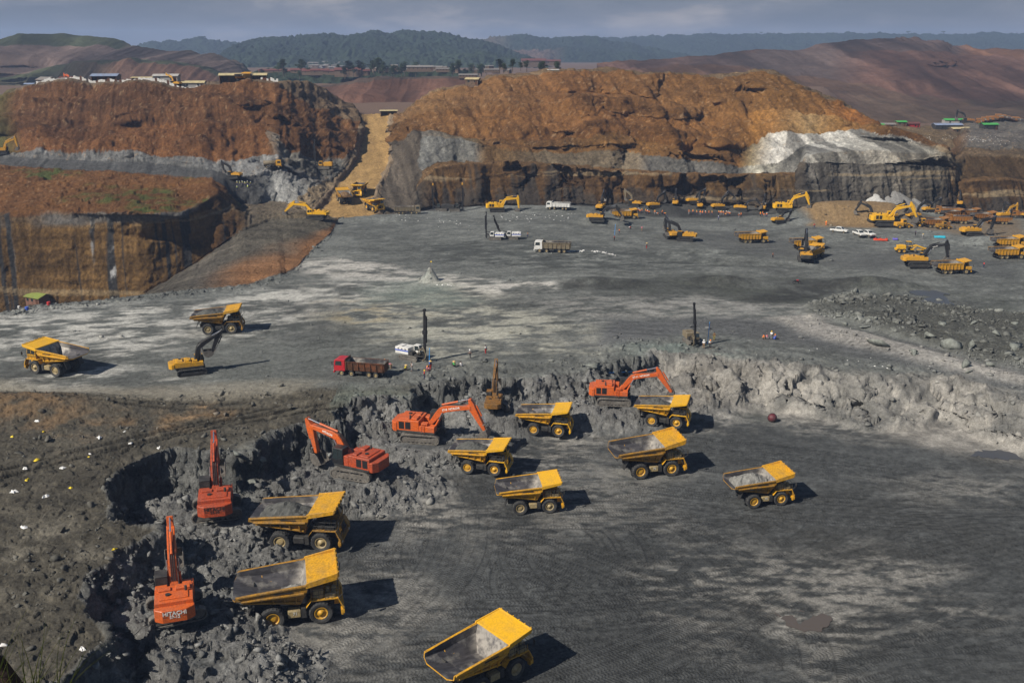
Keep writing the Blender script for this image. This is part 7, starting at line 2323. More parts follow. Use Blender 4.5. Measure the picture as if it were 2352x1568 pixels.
def person(X, Y, pose, shirt, trous, hat, label, group='workers on the upper bench', head=None, scale=1.0, pt=None):
    body, sm_, tm_, J = person_meshes(pose)
    p = pt or stand(X, Y)
    o = bpy.data.objects.new('person', body); COL.objects.link(o)
    o.location = p; o.scale = (scale,) * 3
    o.rotation_euler = (0, 0, R(rng.uniform(0, 360) if head is None else head))
    tag(o, label, 'person', group)
    for nm_, me_, mt in (('shirt', sm_, CLOTH[shirt]), ('trousers', tm_, CLOTH[trous])):
        c = bpy.data.objects.new(nm_, me_); COL.objects.link(c); c.parent = o
        c.material_slots[0].link = 'OBJECT'; c.material_slots[0].material = mt
    hp = J['top'] if pose != 'bend' else J['top']
    if hat == 'hair':
        if 'hair' not in HATM:
            q = MB().lathe([(.001, .10), (.07, .085), (.112, .03), (.118, -.04), (.10, -.07)], (0, 0, 0), 14); q.xf(Matrix.Rotation(math.pi / 2, 4, 'X'))
            HATM['hair'] = bare(q.build('hair', M_BLK, None, 0, True))
        me_ = HATM['hair']; mt = M_BLK; nm_ = 'hair'
    elif hat == 'straw':
        if 'straw' not in HATM:
            q = MB().lathe([(.001, .17), (.10, .09), (.15, .05), (.34, -.02), (.34, -.035)], (0, 0, 0), 18); q.xf(Matrix.Rotation(math.pi / 2, 4, 'X'))
            HATM['straw'] = bare(q.build('straw_hat', STRAW, None, 0, True))
        me_ = HATM['straw']; mt = STRAW; nm_ = 'straw_hat'
    else:
        if 'helmet' not in HATM:
            q = MB().lathe([(.001, .13), (.08, .11), (.13, .03), (.135, -.03), (.18, -.05), (.18, -.06)], (0, 0, 0), 16); q.xf(Matrix.Rotation(math.pi / 2, 4, 'X'))
            HATM['helmet'] = bare(q.build('helmet', HELM['yellow'], None, 0, True))
        me_ = HATM['helmet']; mt = HELM[hat]; nm_ = 'helmet'
    c = bpy.data.objects.new(nm_, me_); COL.objects.link(c); c.parent = o
    c.location = (hp[0], hp[1], hp[2] + (.0 if pose != 'bend' else .04))
    c.material_slots[0].link = 'OBJECT'; c.material_slots[0].material = mt
    return o

for a in [
    (884, 846, 'stand', 'orange', 'navy', 'orange', 'person in dark trousers standing at the tail of the red tipper'),
    (898, 847, 'bend', 'pink', 'tan', 'yellow', 'person in pink shirt bending over behind the red tipper'),
    (931, 850, 'crouch', 'yellow', 'black', 'straw', 'person in bright yellow crouching under a straw hat'),
    (946, 852, 'stand', 'white', 'grey', 'hair', 'person in white shirt standing right of the crouching yellow one'),
    (989, 849, 'stand', 'blue', 'red', 'straw', 'person in blue shirt and straw hat beside the blue pipe'),
    (983, 852, 'crouch', 'pink', 'pink', 'orange', 'person in pink crouching at the foot of the blue pipe'),
    (975, 871, 'stand', 'red', 'navy', 'yellow', 'person in red and dark clothes standing alone at the wall edge'),
    (1044, 842, 'crouch', 'green', 'black', 'straw', 'person in green crouching right of the white drill rig'),
    (1060, 842, 'crouch', 'white', 'grey', 'hair', 'person in white crouching beside the one in green'),
    (1080, 822, 'walk', 'grey', 'black', 'white', 'person in dark clothes walking at the end of the mast shadow'),
    (1116, 812, 'stand', 'white', 'red', 'hair', 'person in red trousers standing alone right of the drill rig'),
    (1616, 800, 'stand', 'white', 'tan', 'white', 'person in white left of the long blue pipe'),
    (1631, 799, 'walk', 'white', 'black', 'orange', 'person in white shirt and black trousers right of the long blue pipe'),
    (1640, 781, 'stand', 'khaki', 'khaki', 'hair', 'person in mustard clothes behind the long blue pipe'),
    (1753, 778, 'crouch', 'orange', 'tan', 'hair', 'person in orange sitting at the left end of the group on the rock edge'),
    (1762, 778, 'crouch', 'pink', 'grey', 'hair', 'person in pale pink sitting second in the group on the rock edge'),
    (1771, 779, 'stand', 'white', 'grey', 'yellow', 'person with yellow helmet standing in the group on the rock edge'),
    (1779, 779, 'crouch', 'blue', 'blue', 'orange', 'person in bright blue sitting at the right end of the group'),
    (1212, 545, 'stand', 'tan', 'navy', 'hair', 'person standing right of the two white drill rigs'),
    (1422, 537, 'stand', 'orange', 'navy', 'hair', 'person in orange standing right of the thin blue pipe'),
    (1411, 553, 'stand', 'red', 'black', 'hair', 'person in red at the foot of the thin blue pipe'),
    (1448, 527, 'bend', 'red', 'black', 'white', 'person in red bending on the far bench'),
    (1474, 531, 'stand', 'pink', 'tan', 'hair', 'person in pink standing left of the dark excavator on the pale mound'),
    (1485, 571, 'stand', 'grey', 'red', 'straw', 'person standing alone in the middle of the bare far bench'),
    (1650, 507, 'stand', 'blue', 'navy', 'white', 'person in blue standing in front of the orange vests'),
    (1775, 592, 'stand', 'navy', 'black', 'hair', 'person in dark clothes left of the excavator seen from behind'),
    (2259, 615, 'stand', 'red', 'navy', 'hair', 'person in dark red on the bare ground at the right edge'),
    (1870, 524, 'walk', 'red', 'navy', 'hair', 'person in red walking at the foot of the tan mound'),
    (1897, 518, 'stand', 'orange', 'orange', 'yellow', 'person in orange standing on the tan mound foot'),
    (1999, 549, 'stand', 'navy', 'navy', 'white', 'person standing beside the parked pickups'),
    (2102, 541, 'stand', 'navy', 'black', 'hair', 'person in dark clothes behind the grader'),
    (2119, 549, 'stand', 'white', 'grey', 'straw', 'person in white left of the teal tarpaulin')]:
    person(*a)
VR = [(1459, 489), (1463, 490), (1467, 489), (1470, 491), (1474, 490), (1483, 491), (1487, 492), (1491, 491), (1504, 493), (1512, 495), (1521, 494), (1525, 495),
      (1582, 493), (1591, 492), (1600, 494), (1608, 494), (1613, 495), (1620, 495), (1628, 495), (1635, 495), (1651, 494), (1654, 495), (1657, 494), (1661, 495), (1665, 496), (1668, 495), (1672, 496), (1676, 497),
      (1697, 501), (1702, 500), (1746, 498), (1751, 497), (1756, 498), (1761, 499)]
for X, Y in VR:
    person(X, Y, rng.choice(['stand', 'stand', 'walk', 'bend']), 'orange', rng.choice(['navy', 'black', 'grey']), rng.choice(['yellow', 'orange', 'white']), 'person in an orange vest in the long row on the black dirt under the cliff', 'row of workers in orange vests')
for X, Y in [(545, 427), (551, 427), (557, 426), (563, 428), (569, 427), (576, 427), (545, 437), (569, 435)]:
    person(X, Y, 'stand', 'lime', 'navy', 'white', 'person in a lime vest in the dark digging hollow at the far left', 'workers in lime vests')

# ---------------------------------------------------------------- sheds and houses
def shed(label, loc, rot, L, W, H, roof_mat, wall_mat, pitch=.28, group=None, open_front=False, cat='shed', name='shed', posts=0, windows=2, scale=1.0):
    root = thing(name, label, cat, loc, rot, group, scale)
    wl_ = MB()
    if open_front:
        wl_.span((-L / 2, W / 2 - .12, -1.0), (L / 2, W / 2, H)).span((-L / 2, -W / 2, -1.0), (-L / 2 + .12, W / 2 - .125, H)).span((L / 2 - .12, -W / 2, -1.0), (L / 2, W / 2 - .125, H))
        for q in range(max(posts, 3)):
            x = -L / 2 + .3 + (L - .6) * q / (max(posts, 3) - 1)
            MB().span((x - .09, -W / 2 - .09, -1.0), (x + .09, -W / 2 + .09, H)).build('post', M_RUST, root)
    else:
        wl_.span((-L / 2, -W / 2, -1.2), (L / 2, W / 2, H))
        wl_.prism([(-L / 2, H), (-L / 2, H + .001), (L / 2, H + .001), (L / 2, H)], -W / 2, W / 2)
    rh = W / 2 * math.tan(pitch)
    wl_._add([(-L / 2, -W / 2, H), (-L / 2, W / 2, H), (-L / 2, 0, H + rh), (L / 2, -W / 2, H), (L / 2, W / 2, H), (L / 2, 0, H + rh)], [(0, 1, 2), (3, 5, 4)], 0)
    w_o = wl_.build('wall', wall_mat, root)
    r_ = MB()
    ov = .45
    for s_ in (1, -1):
        dz = ov * math.tan(pitch)
        r_.hexa([(-L / 2 - ov, s_ * (W / 2 + ov), H - dz + .02), (L / 2 + ov, s_ * (W / 2 + ov), H - dz + .02), (L / 2 + ov, s_ * (W / 2 + ov), H - dz + .12), (-L / 2 - ov, s_ * (W / 2 + ov), H - dz + .12),
                 (-L / 2 - ov, 0, H + rh + .02), (L / 2 + ov, 0, H + rh + .02), (L / 2 + ov, 0, H + rh + .12), (-L / 2 - ov, 0, H + rh + .12)])
    r_.build('roof', roof_mat, root)
    if not open_front:
        for q in range(windows):
            x = -L / 2 + L * (q + .5) / windows
            wi = MB().span((x - .45, -W / 2 - .05, H * .42), (x + .45, -W / 2 - .003, H * .80)).build('window', M_GLASS, root)
        MB().span((L / 2 - 1.4, -W / 2 - .06, -.1), (L / 2 - .5, -W / 2 - .003, H * .82)).build('door', M_RUST, root)
    return root
def roofm(name, c):
    t = NT(name)
    pos = t.n.new('ShaderNodeTexCoord').outputs['Object']
    wv = t.n.new('ShaderNodeTexWave'); wv.inputs['Scale'].default_value = 2.2; wv.inputs['Distortion'].default_value = .3
    t.link(pos, wv.inputs['Vector'])
    c1 = t.mix(1.0, c, t.ramp(wv.outputs['Fac'], [(0, .75), (1, 1.1)]), 'MULTIPLY')
    c1 = t.mix(t.ramp(t.noise(.6, 5, .7, pos), [(.45, 0.0), (.75, .7)]), c1, (.16, .10, .06))
    t.link(c1, t.bsdf.inputs['Base Color']); t.bsdf.inputs['Roughness'].default_value = .5
    return t.m
RW_, RY_, RB_, RR_, RG_, RGR = roofm('pale_iron_roof', (.42, .41, .385)), roofm('yellow_iron_roof', (.52, .44, .24)), roofm('blue_grey_iron_roof', (.22, .28, .40)), roofm('red_iron_roof', (.14, .045, .038)), roofm('green_iron_roof', (.05, .36, .08)), roofm('grey_iron_roof', (.22, .21, .20))
M_BOARD = rusty('weathered_board', (.16, .11, .075), (.09, .06, .045), .5)
M_BRICK = rusty('brown_brick_wall', (.20, .105, .075), (.13, .075, .055), .5)
M_PALEW = rusty('pale_sheet_wall', (.34, .33, .32), (.25, .18, .13), .4)
def at(X, Y, y):
    t, r = ray(X, Y)
    return Vector((float(t) * y, y, float(r) * y))
def atop(X, y, lift=0.0):
    t, _ = ray(X, 200)
    x = float(t) * y
    return Vector((x, y, ground_z(x, y) + lift))
g_ = 'sheds on the edge of the left plateau'
shed('long open shed with pale yellow roof on the plateau edge, rightmost there', atop(561, 476), R(8), 21, 7, 3.6, RY_, M_BOARD, .22, g_, True, posts=6)
shed('pale-roofed low shed left of the long yellow-roofed one', atop(446, 478), R(5), 10, 6, 2.4, RY_, M_PALEW, .25, g_)
shed('long shed with white roof in the middle of the plateau edge', atop(385, 478), R(4), 11, 6, 3.0, RW_, M_PALEW, .25, g_)
shed('open shed with blue-grey roof on the plateau edge', atop(246, 478), R(4), 11.5, 7, 2.8, RB_, M_BOARD, .25, g_, True, posts=5)
shed('dark gabled shed on the left end of the plateau', atop(110, 480), R(-25), 7, 6, 2.4, RGR, M_BOARD, .35, g_)
shed('small brown-roofed shelter between the gabled and the blue-grey shed', atop(160, 480), R(5), 7, 4, 2.0, RR_, M_BOARD, .2, g_, True)
shed('low shelter with pale roof right of the blue-grey shed', atop(330, 479), R(3), 9, 4, 1.9, RY_, M_PALEW, .15, g_, True)
shed('tiny grey hut at the far left end of the plateau', atop(70, 482), R(0), 4, 3, 2.0, RB_, M_BOARD, .25, g_)
# sheet-iron fence along the plateau edge
def sheet_fence(X0, X1, y, n, label):
    p0, p1 = atop(X0, y), atop(X1, y)
    root = thing('sheet_fence', label, 'fence', tuple(p0), 0, 'iron sheet fences on the plateau')
    d = p1 - p0
    fm_ = MB()
    ms = [M_PALEW, M_WHITE, M_RUST]
    for i in range(n):
        a, b = p0 + d * (i / n), p0 + d * ((i + .96) / n)
        za, zb2 = ground_z(a.x, a.y) - p0.z, ground_z(b.x, b.y) - p0.z
        h = rng.uniform(.8, 1.5)
        a, b = a - p0, b - p0
        k = int(rng.choice([0, 1, 1, 1, 2]))
        fm_.hexa([(a.x, a.y, za - .5), (b.x, b.y, zb2 - .5), (b.x, b.y + .06, zb2 - .5), (a.x, a.y + .06, za - .5), (a.x, a.y, za + h), (b.x, b.y, zb2 + h), (b.x, b.y + .06, zb2 + h), (a.x, a.y + .06, za + h)], k)
    fm_.build('panel', ms, root)
sheet_fence(205, 455, 471.5, 46, 'patched fence of white iron sheets along the middle plateau edge')
sheet_fence(84, 200, 472.5, 24, 'rusty and white sheet fence at the left plateau edge')
sheet_fence(600, 640, 471.5, 9, 'short stretch of iron sheets right of the yellow-roofed shed')
far_ex('small orange excavator among the sheds on the plateau', 168, 199, 150, .7, boom=30, arm=-90, kind=dict(FY, m_house=M_OR, m_boom=M_OR), group='machines on the plateau', pt=atop(168, 486))
far_ex('small yellow excavator between the white-roofed sheds', 398, 199, 160, .7, boom=45, arm=-85, kind=dict(FY, m_boom=M_YELF), group='machines on the plateau', pt=atop(404, 474))
pt_ = atop(563, 471)
dup(wb, tuple(pt_), R(80), 'yellow tipper parked in front of the long yellow-roofed shed', 'machines on the plateau', 1.1)
# hut on the bench edge
p = stand(92, 697)
hut = shed('small brick hut with green-yellow roof on the bench edge below the striped cliff', (p.x, p.y, p.z + .2), R(-28), 6.2, 5.2, 2.3, roofm('green_yellow_roof', (.20, .26, .06)), M_BRICK, .30, None, False, 'hut', 'hut', windows=3)
for X, Y, k, lb in ((112, 700, 'red', 'red drum in front of the hut'), (62, 712, 'blue', 'pale blue basin on the earth before the hut'), (44, 708, 'white', 'white bundle left of the hut')):
    p = stand(X, Y); o = MB().cyl((0, 0, 0), (0, 0, .75), .38, .40, 12).build('drum', CLOTH[k], None, .03); o.location = p; tag(o, lb, 'drum', 'things around the hut')
# far houses
def house(X, Y, y, rot, L, W, H, roof, wall, label, group, **kw):
    pp = at(X, Y, y)
    return shed(label, tuple(pp), R(rot), L, W, H, roof, wall, .3, group, False, 'house', 'house', **kw)
protoR = house(640, 169, 1000, 5, 16, 8, 3, RR_, M_BOARD, 'long red-roofed house in the row below the wooded ridge', 'red-roofed houses in the valley')
for X, Y, y, a, s_ in [(612, 169, 1000, 3, .9), (668, 170, 1000, 8, .9), (690, 169, 1000, 5, 1.1), (712, 170, 990, 0, .9), (735, 170, 990, 5, 1.1), (765, 171, 990, 4, 1.0), (800, 172, 960, 2, 1.5), (830, 171, 960, 5, 1.0), (1225, 150, 1400, 4, 2.0), (1268, 148, 1400, 3, 1.4)]:
    dup(protoR, tuple(at(X, Y, y)), R(a), 'long red-roofed house in the row below the wooded ridge' if X < 900 else 'big red-roofed house on the pale wall beyond the central hill', 'red-roofed houses in the valley', s_)
protoW = house(965, 162, 960, 3, 24, 8, 3.2, RGR, M_BOARD, 'long grey-roofed hall in the middle of the valley', 'grey-roofed halls in the valley', windows=6)
for X, Y, y, s_, lb in [(1022, 164, 960, .7, 'shorter grey-roofed hall right of the long one'), (1000, 158, 1050, .6, 'small grey hall behind the long one'), (1075, 178, 800, .6, 'low grey hall below the valley road'), (1130, 165, 950, .6, 'grey hall at the left foot of the central hilltop')]:
    dup(protoW, tuple(at(X, Y, y)), R(4), lb, 'grey-roofed halls in the valley', s_)
protoH = house(725, 158, 1600, 0, 10, 8, 5, RGR, M_BOARD, 'small house of the hillside village under the forest ridge', 'hillside village', windows=2)
for i in range(34):
    X, Y = rng.uniform(708, 790), rng.uniform(149, 163)
    dup(protoH, tuple(at(X, Y, 1600 + (163 - Y) * 14)), R(rng.uniform(-30, 30)), 'small house of the hillside village under the forest ridge', 'hillside village', rng.uniform(.6, 1.0))
for i in range(26):
    X, Y = rng.uniform(840, 1190), rng.uniform(157, 170)
    dup(protoH, tuple(at(X, Y, 1000)), R(rng.uniform(-30, 30)), 'small grey-roofed house scattered in the valley behind the central hill', 'valley houses', rng.uniform(.4, .8))
shed('board hut with pale roof high on the left shoulder of the central hill', tuple(at(1086, 194, 489)), R(-10), 6, 5, 2.4, RY_, M_BOARD, .25, 'huts on the central hill')
shed('low shelter at the top of the tan ramp', tuple(at(893, 264, 503)), R(5), 8, 4, 2.0, RY_, M_BOARD, .15, 'huts on the central hill', True)
shed('small pale hut on the crest of the central hill', tuple(at(1270, 172, 500)), R(5), 5, 3, 2.2, RW_, M_PALEW, .2, 'huts on the central hill')
# right-hand terrace
gt_ = 'sheds on the right terrace'
for X, y, L, W, H, rm, wm, lb in [(2025, 560, 6, 5, 2.6, RG_, M_BOARD, 'green-roofed shed on the terrace right of the pale dump'), (2048, 562, 7, 5, 2.4, RGR, M_BOARD, 'grey shed beside the green-roofed one'), (2078, 562, 5, 4, 2.4, RG_, M_BOARD, 'small green-roofed shelter left of the red tanks'),
                                  (2098, 565, 10, 5, 2.6, RR_, M_RED, 'long dark red shed on the right terrace'), (2186, 566, 15, 6, 3.0, RB_, M_DARK, 'long blue-roofed shed on the right terrace'), (2200, 622, 12, 6, 3.4, RG_, M_PALEW, 'bright green-roofed shed high on the right terrace'),
                                  (2283, 552, 8, 5, 3.0, RG_, M_DARK, 'green-roofed shed nearest the right edge'), (2216, 560, 10, 5, 2.6, RY_, M_BOARD, 'yellow shed right of the long blue-roofed one')]:
    shed(lb, tuple(atop(X, y)), R(rng.uniform(-5, 8)), L, W, H, rm, wm, .25, gt_)
far_ex('dark orange excavator standing at the head of the row of parked trucks', 2231, 284, 175, .95, boom=42, arm=-80, kind=dict(FY, m_house=M_ORF), group='machines on the right terrace', pt=atop(2232, 615))
for i in range(9):
    pp = atop(2264 + i * 10.5, 617)
    dup(wo, tuple(pp), R(80 + rng.uniform(-4, 4)), 'orange tipper parked in the long row on the upper right terrace', 'row of parked orange tippers', 1.05)
# ---------------------------------------------------------------- litter
M_SCW, M_SCY, M_SCG = flat('white_plastic_scrap', (.72, .71, .69)), flat('yellow_plastic_scrap', (.70, .52, .03)), flat('green_plastic_scrap', (.05, .5, .08))
def scrap_mesh(seed, mat):
    rs = np.random.RandomState(seed)
    m = MB()
    n = 9
    a = np.linspace(0, 2 * math.pi, n, endpoint=False)
    r1 = rs.uniform(.14, .42, n); r2 = r1 * rs.uniform(.3, .7, n)
    lo = [(r1[i] * math.cos(a[i]) * 1.5, r1[i] * math.sin(a[i]), rs.uniform(0, .04)) for i in range(n)]
    hi = [(r2[i] * math.cos(a[i]) * 1.5, r2[i] * math.sin(a[i]), rs.uniform(.10, .28)) for i in range(n)]
    m.loft([lo, hi])
    return m.build('plastic_scrap', mat)
for k, (X, Y, c, s_) in enumerate([(85, 967, 'w', 1), (100, 992, 'y', .8), (28, 1003, 'y', 1), (286, 991, 'w', .7), (227, 1006, 'w', 1.1), (300, 1018, 'w', .8), (365, 1030, 'w', 1.1), (206, 1042, 'w', .6), (86, 1056, 'y', 1.1),
                                   (57, 1077, 'w', 1.2), (143, 1075, 'w', 1.1), (63, 1102, 'y', 1.0), (31, 1130, 'w', 1.2), (105, 1140, 'w', 1.1), (55, 1211, 'w', 1.1), (262, 1261, 'y', .8), (190, 1491, 'w', 1.2), (4, 1482, 'w', 1.1), (204, 1049, 'y', .5), (162, 1120, 'y', .7)]):
    p = stand(X, Y)
    o = scrap_mesh(k, {'w': M_SCW, 'y': M_SCY}[c])
    o.location = p; o.rotation_euler = (0, 0, k * 1.3); o.scale = (s_,) * 3
    tag(o, ('white' if c == 'w' else 'yellow') + ' scrap of plastic lying on the dark left terrace', 'litter', ('white' if c == 'w' else 'yellow') + ' plastic scraps')
vs_, fs_, b_ = [], [], 0
def scatter(pts, n, spread):
    global b_
    for i in range(n):
        k = rng.randint(len(pts) - 1); t = rng.rand()
        X = pts[k][0] + (pts[k + 1][0] - pts[k][0]) * t + rng.normal() * spread; Y = pts[k][1] + (pts[k + 1][1] - pts[k][1]) * t + rng.normal() * spread * .25
        p = stand(X, Y)
        v_, f_ = rock_verts(rng.uniform(.15, .5), .4)
        vs_.append(v_ + np.array(p[:])); fs_.append(f_ + b_); b_ += len(v_)
scatter([(1290, 578), (1345, 576)], 60, 3)
scatter([(1362, 577), (1385, 579), (1412, 586)], 60, 4)
scatter([(1010, 655), (1040, 655)], 12, 4)
scatter([(1140, 495), (1320, 500)], 60, 25)
scatter([(900, 500), (1080, 515)], 30, 20)
scatter([(2080, 320), (2200, 315), (2300, 325)], 130, 18)
scatter([(2130, 572), (2145, 571)], 14, 3)
scatter([(1810, 806), (2230, 855)], 10, 30)
lit = new_mesh_object('litter', np.concatenate(vs_), np.concatenate(fs_), M_SCW, None, False)
tag(lit, 'white paper and plastic litter scattered over the benches', None, None, 'stuff')
# tarpaulins by the pickups
def tarp(X, Y, L, W, mat, label, group=None):
    p = stand(X, Y)
    n = 8
    gx, gy = np.meshgrid(np.linspace(-1, 1, 12), np.linspace(-1, 1, 8), indexing='ij')
    z = .55 * (1 - np.abs(gy) ** 2) * (1 + .4 * noise(gx * 3 + X, gy * 3, seed=91)) + .05
    V = np.stack([gx * L / 2, gy * W / 2, z], -1).reshape(-1, 3)
    o = new_mesh_object('tarpaulin', V, grid_quads(12, 8), mat)
    o.location = p; o.rotation_euler = (0, 0, rng.uniform(-.2, .2))
    sol = o.modifiers.new('thick', 'SOLIDIFY'); sol.thickness = .04
    tag(o, label, 'tarpaulin', group)
tarp(2022, 552, 4.5, 1.6, flat('red_tarp', (.50, .06, .025)), 'red tarpaulin spread among crouching people right of the pickups')
tarp(2158, 546, 3.6, 1.4, flat('teal_tarp', (.03, .36, .48)), 'teal blue tarpaulin on the ground left of the black dump')
tarp(2056, 551, 1.6, .9, flat('violet_tarp', (.12, .10, .42)), 'small violet tarpaulin right of the red one')
for X, Y, c, lb in ((2012, 551, 'red', 'person in red crouching at the left end of the red tarpaulin'), (2020, 550, 'navy', 'person in dark clothes crouching behind the red tarpaulin'), (2034, 552, 'red', 'person in red crouching at the right end of the red tarpaulin')):
    person(X, Y, 'crouch', c, 'navy', 'hair', lb, 'people around the red tarpaulin')

# ---------------------------------------------------------------- low machines on the tan apron
def loader(X, Y, head, label, mat, scale=1.0):
    p = stand(X, Y)
    root = thing('wheel_loader', label, 'wheel loader', (p.x, p.y, level(p, 1.0)), R(head), 'wheel loaders below the gravel cones', scale)
    MB().span((-3.3, -1.1, .9), (-.6, 1.1, 2.2)).build('engine_housing', mat, root, .08)
    c = MB().span((-.9, -.75, 1.5), (.6, .75, 3.2)).build('cab', mat, root, .06)
    g = MB().span((-.7, -.756, 2.2), (.45, .756, 3.0)).span((.604, -.6, 2.1), (.608, .6, 3.0)); g.build('window', M_GLASS, c)
    MB().span((.2, -.5, .9), (2.2, .5, 1.6)).build('front_frame', mat, root, .04)
    for s_ in (1, -1):
        MB().hexa([(1.2, s_ * .45, 1.5), (1.2, s_ * .65, 1.5), (1.2, s_ * .65, 1.9), (1.2, s_ * .45, 1.9), (3.4, s_ * .45, .5), (3.4, s_ * .65, .5), (3.4, s_ * .65, .9), (3.4, s_ * .45, .9)]).build('lift_arm', mat, root)
    b = MB()
    pr = [(3.3, .2), (3.35, 1.3), (3.8, 1.45)]
    for a_, c_ in zip(pr[:-1], pr[1:]):
        b.prism([a_, c_, (c_[0] + .08, c_[1]), (a_[0] + .08, a_[1])], -1.4, 1.4)
    b.prism([(3.3, .15), (4.6, .1), (4.6, .2), (3.3, .28)], -1.4, 1.4)
    for s_ in (1, -1):
        b.prism([(3.3, .15), (4.6, .1), (3.85, 1.45), (3.3, 1.3)], s_ * 1.4 - .04, s_ * 1.4 + .04)
    b.build('bucket', M_STEEL, root)
    for x in (-2.2, 1.3):
        for s_ in (1, -1):
            wheel(root, (x, s_ * 1.05, .75), .75, .55, M_RIMY, True, s_, seg=24)
loader(2075, 524, 10, 'yellow wheel loader in front of the largest yellow excavator', M_YELF, 1.0)
loader(2118, 521, 175, 'yellow wheel loader facing left between excavator and orange tipper', M_YELF, .95)
loader(2168, 526, 5, 'small yellow wheel loader at the front of the dusty apron', M_YELD, .85)

# ---------------------------------------------------------------- trees
M_LEAF = None
def leaf_material(name, c0, c1):
    t = NT(name)
    oi = t.n.new('ShaderNodeNewGeometry')
    t.link(t.mix(oi.outputs['Random Per Island'], c0, c1), t.bsdf.inputs['Base Color'])
    t.bsdf.inputs['Roughness'].default_value = .7
    return t.m
M_LEAF = leaf_material('dark_leaves', (.012, .020, .010), (.035, .055, .022))
M_BARK = flat('bark', (.07, .055, .04))
def tree_protos(kind, seed):
    rs = np.random.RandomState(seed)
    root = thing('tree', 'tree', 'tree')
    tr = MB()
    if kind == 'umbrella':
        tr.cyl((0, 0, -1), (.5, 0, 9), .7, .45, 8)
        limbs = [((.5, 0, 9), (rs.uniform(-6, 7), rs.uniform(-4, 4), rs.uniform(12, 14.5))) for _ in range(8)]
        centers = [(b[0], b[1], b[2] + .8, 2.6) for a, b in limbs]
    else:
        tr.cyl((0, 0, -1), (.2, 0, 6), .35, .18, 8)
        limbs = [((.1, 0, 2.5 + i * .6), (rs.uniform(-2.2, 2.2), rs.uniform(-2, 2), 4 + i * .75)) for i in range(7)]
        centers = [(b[0], b[1], b[2], 1.6) for a, b in limbs] + [(0, 0, 9, 1.4), (0, 0, 7.5, 1.8)]
    for a, b in limbs:
        tr.cyl(a, b, .22, .07, 6)
    tr.build('trunk', M_BARK, root)
    cr = MB()
    for (cx_, cy_, cz_, rr) in centers:
        for q in range(70):
            d = rs.normal(size=3); d /= np.linalg.norm(d)
            d *= rr * rs.uniform(.35, 1.15) * np.array([1.2, 1.2, .6])
            c = Vector((cx_ + d[0], cy_ + d[1], cz_ + d[2]))
            u = Vector(rs.normal(size=3)).normalized(); w = u.orthogonal().normalized()
            s_ = rs.uniform(.25, .55) * (rr / 1.8)
            cr._add([c + u * s_, c + w * s_ * .7, c - u * s_, c - w * s_ * .7], [(0, 1, 2, 3)], 0)
    cr.build('crown', M_LEAF, root)
    return root
tu = tree_protos('umbrella', 1); tb = tree_protos('bush', 2); tb2 = tree_protos('bush', 3)
tu.location = at(2085, 82, 3990); tu['label'] = 'wide flat-crowned tree on the far ridge, left of the pair above the right spoil heap'; tu['group'] = 'lone trees on the skyline'
for X, Y, y, s_, lb in [(2166, 82, 3990, 1.0, 'flat-crowned tree on the far ridge, right of the pair above the right spoil heap'), (1748, 82, 3990, .8, 'flat-crowned tree on the skyline beyond the top of the central hill'), (468, 96, 3190, 1.0, 'tall tree on the notch of the distant left ridge'), (1120, 98, 3190, .7, 'tree on the skyline right of the wooded ridge'), (1140, 94, 3190, .6, 'small tree on the skyline beside the saddle of the ridges')]:
    dup(tu, tuple(at(X, Y, y)), s_ * 3, lb, 'lone trees on the skyline', s_)
tb.location = at(905, 176, 905); tb['label'] = 'dark bushy tree in the valley behind the saddle'; tb['group'] = 'dark trees in the valley'
tb2.location = at(922, 177, 905); tb2['label'] = 'dark bushy tree in the valley behind the saddle'; tb2['group'] = 'dark trees in the valley'
for i in range(34):
    X = rng.uniform(600, 1130); y = rng.uniform(890, 1010)
    Y = rng.uniform(164, 182)
    dup([tb, tb2][i % 2], tuple(at(X, Y, y)), rng.uniform(0, 6), 'dark bushy tree in the valley behind the saddle', 'dark trees in the valley', rng.uniform(.6, 1.4))
for i in range(9):
    X = rng.uniform(1130, 1290)
    dup([tb, tb2][i % 2], tuple(at(X, 166 + rng.uniform(-4, 4), 600 + rng.uniform(-40, 40))), rng.uniform(0, 6), 'green tree standing behind the crest of the central hill', 'trees behind the central hill', rng.uniform(.5, .8))

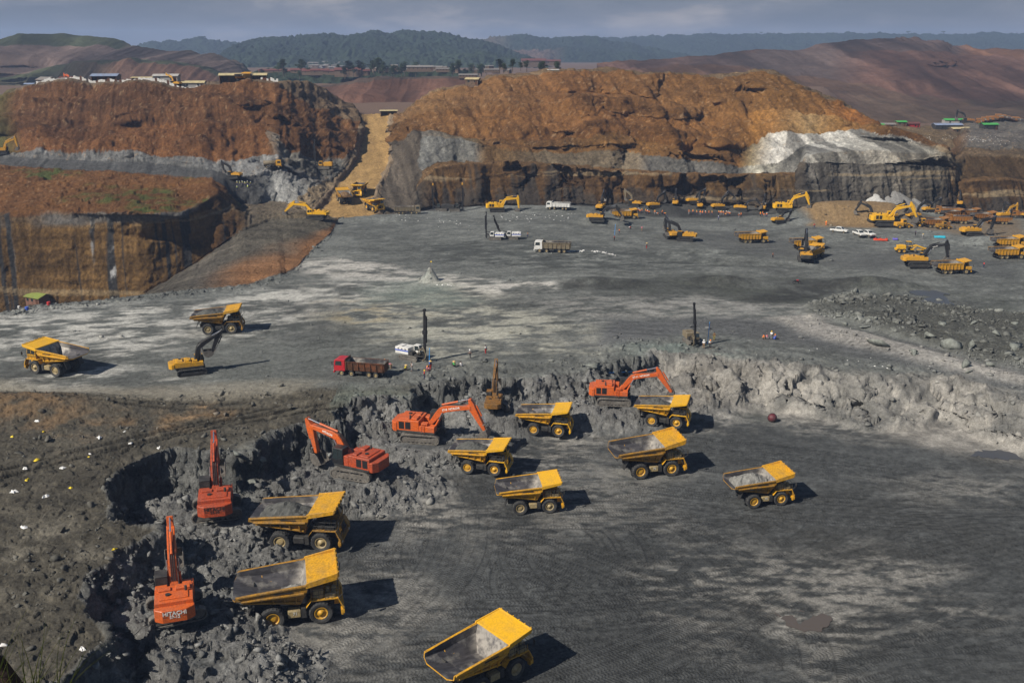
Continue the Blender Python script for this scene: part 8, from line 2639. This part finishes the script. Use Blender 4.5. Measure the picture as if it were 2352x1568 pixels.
# ---------------------------------------------------------------- the near brow and its grass
def brow():
    nx, ny = 120, 90
    gx, gy = np.meshgrid(np.linspace(-7.5, 3.5, nx), np.linspace(-3.0, 7.0, ny), indexing='ij')
    e_ = gy - (4.55 - .62 * (gx + 3.0) - .10 * (gx + 3) ** 2) + .35 * fbm(gx.ravel(), gy.ravel(), f=.7, octv=4, seed=801).reshape(gx.shape)
    z = -2.50 - .10 * gy - .40 * np.clip(gx + 2.75, 0, 9) + .07 * fbm(gx.ravel(), gy.ravel(), f=1.1, octv=3, seed=803).reshape(gx.shape) - np.where(e_ > 0, 2.2 * e_ + .8 * e_ ** 2, 0) + .10 * fbm(gx.ravel(), gy.ravel(), f=2.2, octv=5, seed=802).reshape(gx.shape)
    z -= .6 * np.clip(gx + 1.0, 0, 9)
    V = np.stack([gx, gy, z], -1)
    t = NT('dark_brow_earth')
    pos = t.geom()
    n_ = t.noise(3.5, 8, .7, pos)
    t.link(t.mix(t.ramp(n_, [(.35, 0.0), (.65, 1.0)]), (.045, .026, .018), (.11, .066, .046)), t.bsdf.inputs['Base Color'])
    t.link(t.bump(n_, .8, .08), t.bsdf.inputs['Normal'])
    t.bsdf.inputs['Roughness'].default_value = .95
    o = new_mesh_object('near_brow', V.reshape(-1, 3), grid_quads(nx, ny), t.m)
    o['kind'] = 'structure'
    return V
BV = brow()
M_GRASS = leaf_material('grass_blade', (.06, .085, .02), (.16, .17, .05))
def grass():
    m = MB()
    rs = np.random.RandomState(4)
    base = at(60, 1600, 4.25)
    for i in range(34):
        X0_, X1_ = rs.uniform(-15, 150), 0
        b = at(X0_, 1600 + rs.uniform(-12, 20), 4.2 + rs.uniform(-.1, .1))
        L = rs.uniform(.16, .50) * (1.25 if i % 4 == 0 else 1)
        lean = Vector((rs.uniform(-.25, .75), rs.uniform(-.2, .2), 1)).normalized()
        bend = Vector((rs.uniform(-.3, .7), rs.uniform(-.2, .2), -.3))
        pts = [b + lean * (L * q / 7) + bend * (L * (q / 7) ** 2 * .35) for q in range(8)]
        wv = Vector((.003, .0008, 0))
        for q in range(7):
            w0, w1 = wv * (1 - q / 8), wv * (1 - (q + 1) / 8)
            a, c = pts[q], pts[q + 1]
            m._add([a - w0, a + w0, c + w1, c - w1], [(0, 1, 2, 3)], 0)
            m._add([a + Vector((0, w0.x, 0)), a - Vector((0, w0.x, 0)), c - Vector((0, w1.x, 0)), c + Vector((0, w1.x, 0))], [(0, 1, 2, 3)], 0)
    o = m.build('grass', M_GRASS)
    tag(o, 'few thin green grass stalks rising from the dark brow in the corner', 'grass')
grass()
